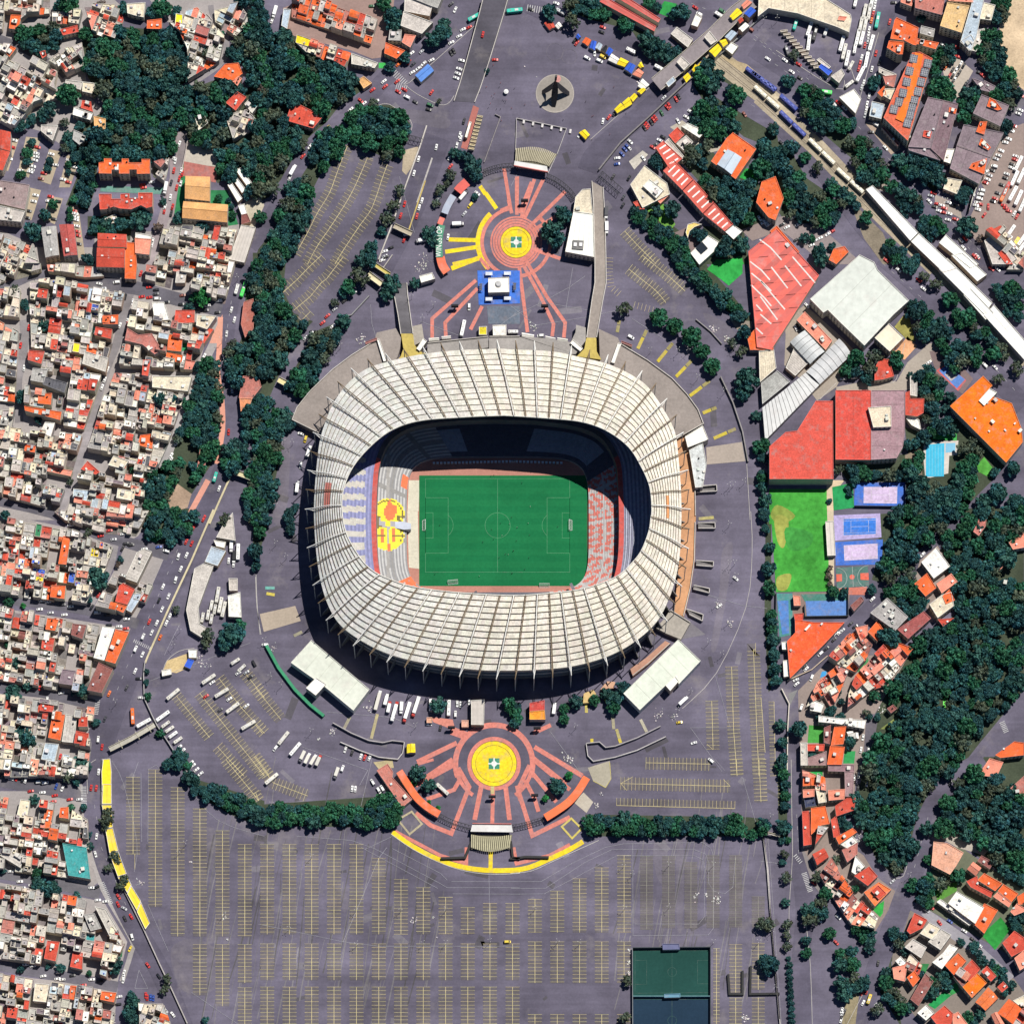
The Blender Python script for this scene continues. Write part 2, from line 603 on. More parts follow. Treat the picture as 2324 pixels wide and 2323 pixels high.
def seat_colour(tier, X, Y, th, row, i):
 cs, sn=math.cos(th), math.sin(th)
 if tier==0:
  if cs<-.55:
   g=((.44,.44,.44) if row%2 else(.24,.24,.25)) if(i//3)%12 and row!=9 else(.24,.235,.23)
   if sn<-.5 and rng.random()<.75 and row<12 and cs<-.66 or(.36<sn<.47 and row<4):
    return(.78,.15,.05)
   return emblem(X, Y, g)
  if cs>.6 and sn<.42:
   k=math.sin(X*.31+(Y-1205)**2*.0017)+.9*math.sin(Y*.43+X*.1)+rng.uniform(-.9,.9)
   if(i//2)%12==0 or row==9:
    return(.42,.40,.40)
   return jit((.52,.13,.10) if k>.1-.25*(row%2) else(.38,.36,.36),.1, rng)
  return jit((.26,.29,.36) if.38<abs(cs)<.84 and 2<row<16 else(.09,.09,.12),.1, rng)  # roof shade painted into these seats as near black; corner arcs stay paler
 if cs<-.5:
  blk=(int(Y//14)%2==0) and X<830 and X>770
  return jit((.46,.44,.40) if blk else(.24,.25,.44) if row%2 else(.17,.18,.34),.08, rng)
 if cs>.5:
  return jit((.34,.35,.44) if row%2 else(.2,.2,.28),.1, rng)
 return jit((.08,.085,.12),.1, rng)  # north and south upper seats: shade under the roof put into their colour
def tier(name, idx, t0, z0, t1, z1, rows):
 mb=MB()
 for r in range(rows):
  a, b=t0+(t1-t0)*r/rows, t0+(t1-t0)*(r+1)/rows
  za, zb=z0+(z1-z0)*r/rows, z0+(z1-z0)*(r+1)/rows
  for i in range(NB):
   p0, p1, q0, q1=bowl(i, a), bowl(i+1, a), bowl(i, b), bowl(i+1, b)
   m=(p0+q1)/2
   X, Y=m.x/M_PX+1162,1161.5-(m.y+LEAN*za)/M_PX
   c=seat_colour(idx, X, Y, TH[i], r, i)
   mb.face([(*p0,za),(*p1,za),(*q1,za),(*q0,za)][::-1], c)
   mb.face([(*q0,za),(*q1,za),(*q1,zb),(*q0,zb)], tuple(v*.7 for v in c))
 return sbuild(mb, name,'seats')
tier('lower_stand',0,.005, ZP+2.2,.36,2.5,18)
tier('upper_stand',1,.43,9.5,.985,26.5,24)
def ringwall(name, mat, ta, za, tb, zb, c):
 mb=MB()
 for i in range(NB):
  p, q=bowl(i, ta), bowl(i+1, ta)
  a, b=bowl(i, tb), bowl(i+1, tb)
  mb.face([(*p,za),(*q,za),(*b,zb),(*a,zb)],(.13,.12,.13) if name=='walkway' and(abs(math.cos(TH[i]))<.6 or math.sin(TH[i])>.45) else c)  # walkway red only at the sides; elsewhere shade is painted in as dark
 return sbuild(mb, name, mat)
ringwall('pitch_wall','concrete',.0, ZP-1,.005, ZP+2.2,(.35,.33,.33))
ringwall('tier_wall','concrete',.365,2.4,.37,9.4,(.16,.15,.16))
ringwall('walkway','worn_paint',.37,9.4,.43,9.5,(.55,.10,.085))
ringwall('walkway_apron','concrete',.36,2.5,.365,2.4,(.3,.3,.3))
ringwall('back_wall','concrete',.985,26.5,.99,29.0,(.2,.2,.2))
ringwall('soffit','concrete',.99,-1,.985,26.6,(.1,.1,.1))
# players' tunnel at the west end, with its pale hood
mb=MB()
p=pts('J','1012,76 1085,76 1135,90 1135,130 1085,134 1012,122', ZP+5)
mb.prism(p, ZP, ZP+5.2,(.42,.46,.56),(.46,.50,.60))
sbuild(mb,'tunnel_roof','sheet_metal')
for t_, y0_, s_ in(('F',1515,'1290,1513 1900,1500'),('G',0,'0,1500 380,1512')):
 a, b=pts(t_, s_, ZP+2)
 n=int((b-a).length/2.6)
 mb=MB()
 for k in range(n):
  q=a.lerp(b,(k+.5)/n)
  mb.box(q.x, q.y, ZP,1.7,1.2,2.2,(.35,.4,.5),0,(.6,.7,.8))
 sbuild(mb,'bench_shelter','sheet_metal')
GX=[p for p in ring[::4]]
mb=MB()
mb.poly([front(t,67,50.2) for t in TH[::2]], ZP-.06,(.40,.19,.15))
structure(mb.build('running_track','paving'))
mb=MB()
a=pts('F','1195,1605', ZP)[0];b=pts('K','556,545', ZP)[0]
nstr=18
for k in range(nstr):
 y0, y1=a.y+(b.y-a.y)*k/nstr, a.y+(b.y-a.y)*(k+1)/nstr
 mb.poly([(a.x,y0),(b.x,y0),(b.x,y1),(a.x,y1)], ZP,(.010,.135,.050) if k%2 else(.012,.145,.053))
structure(mb.build('pitch','turf'))
mb=MB()
W2, H2=52.5,34.0
lw=.22
def rect(x0, y0, x1, y1):
 mb.strip([(PC.x+x0,PC.y+y0),(PC.x+x1,PC.y+y0),(PC.x+x1,PC.y+y1),(PC.x+x0,PC.y+y1)], lw, ZP+.05,(.10,.30,.16), True)
rect(-W2,-H2, W2, H2)
for s in(-1,1):
 rect(s*W2,-20.15, s*(W2-16.5),20.15)
 rect(s*W2,-9.16, s*(W2-5.5),9.16)
 arc=[(PC.x+s*(W2-11)-s*9.15*math.cos(q),PC.y+9.15*math.sin(q)) for q in np.linspace(-.92,.92,14)]
 mb.strip(arc, lw, ZP+.05,(.10,.30,.16))
mb.strip([(PC.x,PC.y-H2),(PC.x,PC.y+H2)], lw, ZP+.07,(.10,.30,.16))
mb.strip([(PC.x+9.15*math.cos(q),PC.y+9.15*math.sin(q)) for q in np.linspace(0,2*math.pi,49)[:-1]], lw, ZP+.09,(.10,.30,.16), True)
structure(mb.build('pitch_lines','worn_paint'))
mb=MB()
mb.poly(pts('F','1120,1640 1200,1640 1190,1866 1110,1866',ZP), ZP-.03,(.55,.52,.42))
mb.poly(pts('J','1108,0 1185,0 1195,420 1120,410',ZP), ZP-.03,(.55,.52,.42))
structure(mb.build('pitchside_paving','paving'))
def goal(name, x, y, rz, label, h=2.44, net=(.6,.62,.6)):
 g=empty(name,(x,y,ZP+.02), label,'goal','football goals on the pitch', rz=rz)
 m=MB()
 w=3.66
 for s in(-w, w):
  m.bar((s,0,0),(s,0,h),.13,(.8,.8,.8),6)
  m.bar((s,0,h),(s,2.2,0),.09,(.8,.8,.8),5)
  m.bar((s,0,.05),(s,2.2,.05),.09,(.8,.8,.8),5)
 m.bar((-w,0,h),(w,0,h),.13,(.8,.8,.8),6)
 m.bar((-w,2.2,.05),(w,2.2,.05),.09,(.8,.8,.8),5)
 m.build('goal_frame','steel', g)
 m=MB()
 for k in range(19):
  x_=-w+2*w*k/18
  m.bar((x_,0,h),(x_,2.2,0),.03, net,3)
 for k in range(1,6):
  m.bar((-w,2.2*k/6,h*(1-k/6)),(w,2.2*k/6,h*(1-k/6)),.03, net,3)
 m.build('net','canvas', g)
goal('football_goal', PC.x-W2, PC.y, math.pi/2,'white football goal at the west end of the pitch')
goal('football_goal', PC.x+W2-.5, PC.y,-math.pi/2,'white football goal at the east end of the pitch')
q=pts('J','1440,510', ZP)[0];goal('football_goal', q.x, q.y,.1+math.pi,'spare white goal on the near touchline, left of the two')
q=pts('K','243,535', ZP)[0];goal('football_goal', q.x, q.y, math.pi,'spare white goal on the near touchline, right of the two')
def slab(t_pts, h, c, label, name='terrace', mat='concrete', z0=0, par=None, cat='terrace', pw=.5, ph=1.1):
 p=[]
 for t, s in t_pts:
  p+=pts(t, s, h)
 if area(p)<0:
  p=p[::-1]
 ce=centroid(p)
 o=MB()
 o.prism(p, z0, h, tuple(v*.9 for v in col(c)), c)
 r=empty(name,(ce.x,ce.y,z0), label, cat)
 d=o.build('deck', mat, None,(ce.x,ce.y,z0));d.location=(0,0,0);d.parent=r
 for t, s in(par or[]):
  m=MB()
  m.rib(pts(t,s,h), pw, h+.004, h+ph,(.42,.39,.36),(.5,.47,.43))
  d=m.build('parapet', mat, None,(ce.x,ce.y,z0));d.location=(0,0,0);d.parent=r
 return r
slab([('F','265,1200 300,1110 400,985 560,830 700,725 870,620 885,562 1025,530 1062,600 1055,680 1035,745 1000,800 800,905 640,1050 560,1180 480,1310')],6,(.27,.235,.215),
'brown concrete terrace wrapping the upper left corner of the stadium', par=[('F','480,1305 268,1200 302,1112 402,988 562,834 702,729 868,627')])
slab([('G','640,535 780,600 800,645 1000,762 1180,893 1290,1012 1370,1122 1410,1230 1200,1345 1150,1200 1050,1020 900,910 760,830 650,780')],6,(.27,.235,.215),
'brown concrete terrace wrapping the upper right corner of the stadium', par=[('G','805,650 998,767 1176,898 1285,1015 1364,1124 1404,1228 1203,1341')])
slab([('F','1255,640 1480,615 1700,592 1700,672 1500,705 1255,730')],6.2,(.30,.28,.265),'grey entrance terrace left of the stadium main entrance', par=[('F','1258,640 1480,616 1698,594')])
slab([('F','1705,592 1931,590'),('G','50,590 240,602 435,632 470,560 475,505 545,525 545,620 470,720 300,715 0,705'),('F','1705,700')],6.2,(.30,.28,.265),
'grey entrance terrace right of the stadium main entrance', par=[('F','1708,594 1928,592')])
slab([('F','1062,570 1150,570 1160,650 1200,700 1250,715 1240,760 1010,790 1060,735 1080,680')],6.3,(.46,.36,.10),'yellow painted landing where the left ramp meets the stadium')
slab([('G','550,600 622,600 625,700 660,760 480,735 535,680')],6.3,(.46,.36,.10),'yellow painted landing where the right ramp meets the stadium')
slab([('F','1148,515 1215,500 1232,620 1160,655 1146,580')],5.2,(.33,.30,.26),'small brown terrace right of the left stadium ramp')
slab([('G','1205,1345 1268,1330 1310,1450 1335,1560 1345,1700 1350,1931'),('K','1348,60 1342,350 1312,560 1262,770 1190,735 1215,500 1235,280 1235,0'),('G','1235,1700 1220,1500')],3.5,(.50,.265,.14),
'orange brown gallery along the right side of the stadium', par=[('G','1268,1332 1308,1450 1333,1560 1343,1700 1346,1900'),('K','1344,80 1338,350 1308,560 1258,768')])
slab([('K','870,1150 985,1070 1125,945 1165,965 1000,1120 890,1205')],3.2,(.45,.25,.18),'salmon gallery behind the green roofed hall on the right', par=[('K','888,1200 998,1116 1160,967')])
slab([('K','1060,850 1130,770 1160,720 1310,810 1240,935 1130,890')],4.5,(.36,.33,.29),'grey ramp slab at the lower right of the stadium', par=[('K','1165,724 1308,812')])
slab([('K','650,1300 700,1240 760,1245 750,1290')],3,(.5,.3,.2),'small tan buttress base below the stadium, left one')
slab([('K','530,1330 600,1300 620,1330 580,1395 525,1400')],3,(.5,.36,.16),'small ochre kiosk roof below the stadium')
def ramp(segs, label, w=.5):
 """road on a ramp: list of (tile, left x,y, right x,y, height)"""
 L=[(*wpt(t,a,b,h),h) for t, a, b, c_, d_, h in segs]
 R=[(*wpt(t,c_,d_,h),h) for t, a, b, c_, d_, h in segs]
 ce=((L[0][0]+R[-1][0])/2,(L[0][1]+R[-1][1])/2,0)
 r=empty('overpass' if 'over' in label else 'ramp', ce, label,'overpass' if 'over' in label else 'ramp')
 m=MB()
 for i in range(len(L)-1):
  m.face([L[i],R[i],R[i+1],L[i+1]], ramp.c)
  for A in(L, R):
   a, b=A[i], A[i+1]
   f=[(a[0],a[1],-.1),(b[0],b[1],-.1), b, a]
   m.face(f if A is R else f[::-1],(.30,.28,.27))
 d=m.build('deck', ramp.mat, None, ce);d.location=(0,0,0);d.parent=r
 for A in(L, R):
  m=MB()
  l2=offset(A, w/2), offset(A,-w/2)
  for i in range(len(A)-1):
   q=[(*l2[0][i],A[i][2]),(*l2[0][i+1],A[i+1][2]),(*l2[1][i+1],A[i+1][2]),(*l2[1][i],A[i][2])]
   u=[(x,y,z+1.0) for x, y, z in q]
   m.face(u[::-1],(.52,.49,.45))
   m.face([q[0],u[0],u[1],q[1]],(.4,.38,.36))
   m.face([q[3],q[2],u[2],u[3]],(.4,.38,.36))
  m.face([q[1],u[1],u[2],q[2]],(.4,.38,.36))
  d=m.build('parapet','concrete', None, ce);d.location=(0,0,0);d.parent=r
 return r
ramp.c=(.10,.095,.105);ramp.mat='asphalt'
ramp([('F',1000,200,1105,200,.1),('F',1015,300,1110,280,1.5),('F',1040,430,1130,430,4),('F',1062,575,1150,575,6)],'narrow ramp climbing to the upper left of the stadium')
ramp.c=(.27,.235,.21);ramp.mat='concrete'
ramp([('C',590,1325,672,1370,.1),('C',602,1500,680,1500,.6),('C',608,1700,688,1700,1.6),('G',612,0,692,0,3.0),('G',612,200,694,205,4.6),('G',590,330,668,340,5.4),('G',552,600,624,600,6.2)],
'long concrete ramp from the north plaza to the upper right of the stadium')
ramp.c=(.085,.08,.10);ramp.mat='asphalt'
ramp([('B',1668,-30,1850,-30,5.5),('B',1630,120,1808,120,4.8),('B',1540,450,1700,470,2.6),('B',1490,620,1640,650,1.0),('B',1450,740,1600,750,.15)],
'grey road overpass with low walls dropping towards the plaza')
# GROUND
mb=MB()
hole=[BK[i].lerp(FR[i],.012) for i in range(NB)]
R0=620
def sq(th):
 c, s=math.cos(th), math.sin(th)
 k=R0/max(abs(c), abs(s))
 return(PC.x+k*c, PC.y+k*s)
for i in range(NB):
 j=(i+1)%NB
 mb.face([(*hole[i],0),(*sq(TH[i]),0),(*sq(TH[j]),0),(*hole[j],0)],(.110,.100,.138))
big=6000
o_=[(PC.x+sx*R0,PC.y+sy*R0) for sx, sy in((-1,-1),(1,-1),(1,1),(-1,1))]
O_=[(sx*big,sy*big) for sx, sy in((-1,-1),(1,-1),(1,1),(-1,1))]
for i in range(4):
 j=(i+1)%4
 mb.face([(*o_[i],0),(*O_[i],0),(*O_[j],0),(*o_[j],0)],(.17,.16,.17))
structure(mb.build('ground','asphalt'))
PV=(.30,.275,.27)
ST=(.205,.19,.20)
for t, s, c in(
('A','-200,-200 620,-200 880,40 700,300 620,480 640,700 800,840 780,960 640,1060 480,1080 300,960 0,880 -200,880',PV),
('A','1060,-40 1520,-40 1680,220 1620,440 1370,620 1340,300',PV),('A','1540,0 1931,-100 1931,140 1800,330 1690,240',PV),
('A','1240,960 1380,960 1330,1400 1180,1931 1040,1931 1130,1680 1240,1300',(.25,.21,.22)),
('A','1100,1180 1250,1140 1200,1350 1100,1260',PV),('A','1200,1600 1760,1640 1870,1640 1760,1931 1080,1931',PV),
('A','0,1680 280,1800 320,1931 0,1931',PV),('A','690,1690 1120,1690 1060,1931 690,1931',PV),
('E','-100,-60 1740,-60 1640,440 1500,640 1440,840 1330,1100 1300,1300 1200,1600 1080,1931 -100,1931',PV),
('I','-100,-20 1130,-20 1010,180 900,240 500,70 0,0',PV),('I','-100,0 500,120 840,250 820,400 600,690 -100,600',PV),
('I','920,240 1210,340 1010,780 680,720 840,420',PV),('I','-100,690 980,860 720,1390 -100,1230',PV),
('I','-100,1320 700,1400 640,1931 -100,1931',PV),('M','-100,-50 640,-50 610,160 -100,130',PV),('M','-100,230 600,230 690,700 740,880 660,940 -100,810',PV),
('M','-100,880 620,1010 760,1040 930,1330 860,1620 -100,1470',PV),('M','-100,1560 860,1660 830,1960 -100,1960',PV),('M','1000,1780 1200,1780 1300,1960 1000,1960',PV),
):
 sheet('pavement','paving', t, s, c,'under')
for t, s, w, c in(
('E','1110,-40 1040,80 990,200 930,330 860,620 780,820 700,1080 640,1300 570,1540 440,1860',62,ST),
('E','170,470 180,620 150,820 130,930 140,1220',62,ST),('E','1600,560 1500,760 1420,900 1330,1130 1290,1270 1190,1560',60,(.30,.285,.285)),
('I','840,220 800,400 720,560 650,690',64,ST),('A','1360,960 1290,1300 1170,1700 1090,1931',62,(.21,.18,.19)),
('E','90,1240 40,1420 10,1700',24,ST),('A','-40,270 200,370 420,500 480,560',60,(.10,.095,.11)),('A','1540,40 1560,120 1680,260',40,ST),
('A','1650,270 1640,430 1480,560 1340,640 1240,760',44,ST),
('E','-40,270 200,140 360,135 700,200 980,235 1300,320 1620,400',100,(.10,.095,.115)),
('I','-60,-90 380,10 700,160 920,225 1230,320',84,(.10,.095,.115)),('I','-60,630 450,690 730,745 1010,825',74,(.10,.095,.115)),
('I','-60,1255 300,1320 720,1420',78,(.10,.095,.115)),('M','-60,130 300,190 640,260',120,(.10,.095,.115)),('M','-60,820 300,880 730,980',84,(.11,.105,.12)),
('M','-60,1490 500,1590 860,1660',80,(.10,.095,.115)),('M','560,160 640,300 640,560 720,860 780,1000 960,1310 960,1400 890,1620',36,(.30,.28,.275)),
('I','1210,350 1030,770 870,1130 720,1400 690,1600 640,1931',34,(.30,.28,.275)),('E','1630,440 1610,640',40,(.30,.28,.275)),
):
 ribbon('street','asphalt', t, s, w, c,'low',3)
ribbon('footpath','paving','E','1610,450 1600,700 1590,860 1620,1060 1625,1280 1580,1520',38,(.58,.27,.20),'mid',3)
ribbon('footpath','paving','E','1520,1640 1400,1860 1370,1960',40,(.55,.26,.20),'mid')
sheet('footpath','paving','E','1560,560 1625,430 1625,560 1610,640 1530,640',(.55,.27,.20),'mid')
for t, s, w in(('B','1180,330 980,540 700,830 440,1040 260,1300 110,1600 -40,1800',120),('E','1780,60 1690,330 1650,600 1640,800 1690,1050 1690,1300 1620,1560 1480,1931',120),
('I','1430,60 1200,600 1000,1000 860,1330 740,1660 690,1931',210),('M','690,0 680,330 740,640 830,900 1000,1250 1180,1560 1340,1960',150),
('C','1931,900 1760,800 1500,640 1100,420 500,200 100,20',130),('D','150,900 420,1180 760,1640 1000,1900',150),('H','900,0 1200,260 1500,640 1931,1100',150),
('D','-40,330 500,700 900,1120 1400,1700 1700,2000',180),('D','960,-30 880,260 820,560 780,860',130),('L','1520,20 1100,420 760,760 380,1160 260,1420 230,1931',110),
('P','265,-20 265,400 290,760 330,1100 300,1500 320,1960',130),('P','1640,0 1380,180 1240,400 1170,640 1100,900 960,1240 850,1540 700,1960',150),('B','1330,1000 1180,1400 1040,1700 850,2050',200),('C','1350,500 1000,800 640,1100 560,1250',150)):
 ribbon('road','asphalt', t, s, w,(.090,.082,.116),'low',4)
 # brown estate courtyards, top left of the avenue
sheet('courtyard','paving','B','200,60 520,-60 1020,-60 1000,120 930,420 850,430 700,370 230,250',(.27,.185,.165),'under')
sheet('courtyard','paving','D','1500,1100 1720,980 1931,900 1931,1931 1560,1931 1480,1700 1640,1380',(.27,.21,.19),'under')
sheet('soil','soil','D','1740,-30 1960,-30 1960,690 1830,570 1760,330',(.52,.40,.27),'low')
sheet('courtyard','paving','D','1330,480 1420,400 1560,520 1440,740 1380,700',(.40,.35,.30),'mid')
# small court and chapel yard
sheet('court','paving','A','1380,1020 1500,1010 1580,1090 1590,1220 1340,1190',(.42,.38,.33),'low')
sheet('court','worn_paint','A','1345,1180 1590,1225 1575,1335 1335,1285',(.40,.14,.12),'mid')
sheet('lawn','lawn','A','1530,1390 1660,1390 1740,1640 1600,1660 1270,1580 1330,1200 1370,1200 1350,1470',(.03,.17,.07),'low')
sheet('court','worn_paint','A','740,1360 1190,1370 1180,1420 730,1400',(.12,.26,.22),'mid')
sheet('soil','soil','A','1780,1480 1900,1440 1931,1500 1840,1700 1780,1560',(.42,.38,.30),'low')
# car park of the flats, upper left: paved bays
for s in('190,1000 300,1010 210,1300 130,1260','360,1090 450,1110 370,1350 285,1320','490,1130 580,1170 510,1370 430,1370','60,1010 140,1010 60,1250 10,1240',
'215,1370 300,1390 230,1610 160,1600','350,1430 460,1450 400,1640 320,1600','510,1500 570,1500 620,1860 570,1890 540,1650'):
 sheet('court','paving','A', s,(.36,.30,.22),'low')
SOILC=(.055,.068,.045)
for t, s in(('A','600,300 900,200 1300,230 1380,380 1370,580 1300,960 1240,1160 740,1170 480,1090 620,900 780,800 640,560'),('A','1310,680 1640,560 1790,660 1931,560 1931,1340 1700,1260 1590,1340 1390,1030 1320,960'),
('A','100,230 430,170 440,340 300,390 100,300'),('A','600,1050 720,1160 690,1400 640,1540 480,1500 560,1300'),('A','640,1580 970,1580 950,1760 640,1720'),('A','1700,-20 1931,-20 1931,600 1780,520 1700,200'),
('B','-20,240 300,260 340,400 520,450 740,560 780,660 600,790 420,1020 240,1230 100,1440 -20,1500'),('B','660,800 820,760 1000,770 1130,900 1120,1020 1000,1180 680,1030 480,1260 260,1700 120,1931 -20,1931 100,1600 380,1100'),
('F','-20,-20 230,-20 200,250 280,420 420,480 300,600 160,900 30,1200 -20,1200'),('F','420,560 640,470 600,640 480,780 400,960 300,1010 200,1000'),('F','-20,1200 180,1180 190,1420 130,1700 60,1931 -20,1931'),
('J','-20,-20 70,-20 90,100 -20,450'),('E','1800,150 1931,-20 1931,1200 1760,1200 1680,820 1780,560'),('E','1500,780 1590,770 1600,1100 1560,1500 1360,1800 1060,1960 1060,1600 1240,1500 1320,1260 1380,1080'),
('I','1020,100 1100,-20 1420,-20 1300,240 1140,240'),('L','980,460 1240,420 1420,560 1430,760 1250,860 1150,980 1140,1060 940,1340 870,1580 850,1960 740,1960 760,1640 1700,1440 1931,1300 1931,-20 1500,-20 1250,290'),
('L','760,1640 1100,1000 1500,700 1931,700 1931,1300 1600,1700 1400,1960 740,1960'),('P','790,-20 1380,-20 1200,330 1130,560 1120,740 1000,860 860,740 760,540 690,330'),('P','1440,140 1640,-20 1960,-20 1960,1000 1700,780 1500,640 1280,560 1320,330'),
('L','880,20 1420,-20 1100,380 880,520 820,500 860,330'),('H','540,1500 1060,1450 1200,1640 1060,1960 1050,1660 640,1640'),('H','1060,1250 1200,1300 1450,1180 1800,1520 1740,1600 1400,1940 1060,1960 1110,1640'),('H','1180,820 1330,880 1340,1060 1180,1060'),
('D','0,1000 200,1050 340,1300 560,1450 560,1620 200,1640 0,1340'),('C','400,-20 730,30 720,130 900,200 1220,360 1240,460 1000,420 880,220 560,140 380,60'),('C','1250,500 1480,450 1760,700 1931,900 1960,1100 1700,1000 1420,760'),('C','900,1450 1250,1700 1560,1931 1350,1931 1060,1740 880,1540'),('G','1130,-20 1350,-20 1560,220 1760,470 1740,520 1540,380 1340,200'),
('C','1290,1060 1420,1060 1660,1290 1900,1380 1780,1760 1650,1650 1350,1300 1240,1180'),('P','130,-20 230,-20 230,560 140,600'),('C','1400,1650 1700,1680 1740,1931 1500,1931'),('D','560,620 700,840 1000,1290 920,1360 640,1130 330,860 290,640'),('D','1000,1130 1250,1180 1380,1300 1180,1500 960,1400'),
('P','960,1220 1080,1300 960,1480 1040,1960 880,1700 900,1540'),('P','1240,820 1420,840 1400,960 1280,1060 1110,1040'),('N','0,330 1050,260 1010,500 -10,480'),('O','540,400 1740,420 1880,440 1860,560 560,560'),('M','1360,120 1931,300 1931,500 1680,400 1440,260'),('K','1860,-20 1900,-20 1900,1300 1880,1320 1850,800')):
 sheet('soil','soil', t, s, SOILC,'under')
for t, s, c in(('H','70,1705 490,1705 492,1960 70,1960',(.055,.30,.045)),('L','80,-20 492,-20 510,585 120,590',(.055,.30,.045)),('G','1430,100 1500,30 1690,20 1690,130 1590,220 1540,180',(.03,.30,.06)),
('C','1480,1931 1680,1870 1700,1931',(.03,.30,.06)),('C','1650,1290 1720,1230 1810,1240 1800,1350',(.03,.28,.06)),('C','1060,1590 1160,1560 1200,1640 1150,1700',(.12,.27,.05)),('C','990,1530 1120,1490 1160,1570 1060,1620',(.12,.27,.05)),
('H','985,520 1080,400 1120,560 1140,630 1080,620',(.28,.26,.08)),('H','1560,1560 1640,1470 1710,1560 1680,1620',(.08,.30,.05)),('H','530,1690 680,1660 690,1840 540,1860',(.02,.22,.07)),('H','1270,1300 1440,1300 1440,1350 1260,1340',(.05,.3,.07)),
('L','1110,120 1210,10 1300,110 1180,190',(.03,.25,.05)),('L','360,1560 470,1570 460,1690 350,1690',(.07,.30,.06)),('L','620,1750 700,1750 690,1840 610,1840',(.03,.22,.07)),('L','880,1590 1000,1500 1010,1560 960,1590',(.20,.24,.08)),
('L','690,1160 790,1070 800,1110 740,1180',(.06,.2,.08)),('P','820,1090 910,1030 900,1120 880,1150',(.03,.26,.05)),('P','1280,940 1440,890 1440,960 1300,1040',(.10,.26,.05)),('P','1620,1280 1760,1150 1830,1240 1720,1390',(.03,.26,.05)),
('P','360,90 460,80 460,130 370,130',(.03,.28,.07)),('P','1230,1790 1350,1690 1400,1720 1280,1820',(.02,.24,.07)),('P','1370,1680 1440,1620 1460,1690 1400,1720',(.04,.25,.07)),('P','1130,1490 1240,1490 1210,1560 1140,1560',(.04,.2,.07)),('L','1340,1370 1360,1350 1360,1450 1340,1440',(.2,.8,.15)),('L','1350,1540 1420,1600 1380,1620',(.2,.7,.12)),
('C','1060,90 1120,10 1210,30 1180,140',(.03,.25,.06)),('M','810,1330 905,1330 890,1440 840,1440',(.02,.14,.06)),('M','300,590 385,600 330,830 250,810',(.02,.20,.06)),('E','205,380 330,365 340,410 220,440',(.03,.22,.09)),('E','1320,630 1380,610 1430,680 1320,700',(.03,.22,.09)),('B','900,460 990,460 960,500 900,500',(.05,.35,.08)),('I','1060,170 1160,190 1140,230 1050,200',(.03,.25,.08))):
 sheet('lawn','lawn', t, s, c,'mid')
for t, s, c in(('H','130,1820 260,1900 150,1960 80,1900',(.22,.28,.06)),('L','110,40 210,60 180,260 130,220',(.28,.30,.07)),('L','130,480 230,460 200,570 130,570',(.27,.29,.07)),('L','190,120 380,160 360,260 220,280',(.05,.26,.05))):
 layer('lawn_patch','lawn').poly(smooth(pts(t,s),4,True), lift('high'), c)
for t, s, c in(('E','1260,1640 1400,1740 1370,1840 1240,1880 1220,1700',(.36,.26,.19)),('H','1000,690 1080,590 1150,660 1060,760 950,720',(.62,.33,.18)),('I','1220,1090 1420,1020 1400,1130 1290,1180 1190,1170',(.55,.42,.22)),('B','1080,1100 1190,1070 1170,1180 1100,1280 1070,1250',(.36,.30,.22)),
('H','1060,1460 1170,1400 1190,1620 1090,1620',(.2,.16,.12)),('C','180,560 190,560 190,570',(.3,.3,.3)),('D','650,1450 760,1560 900,1700 1000,1931 900,1931 760,1740',(.2,.17,.13)),('P','640,1700 730,1690 700,1931 600,1931',(.26,.22,.14)),('C','1500,400 1720,470 1931,640 1931,660 1700,540',(.40,.32,.20)),('D','0,560 240,820 170,830 0,650',(.42,.36,.26)),('G','1600,470 1760,480 1760,540 1650,540',(.3,.26,.22)),('C','860,1180 960,1100 1000,1130 900,1240',(.45,.42,.37)),('N','860,20 1000,0 1010,60 900,70',(.4,.34,.2))):
 sheet('soil','soil', t, s, c,'mid')
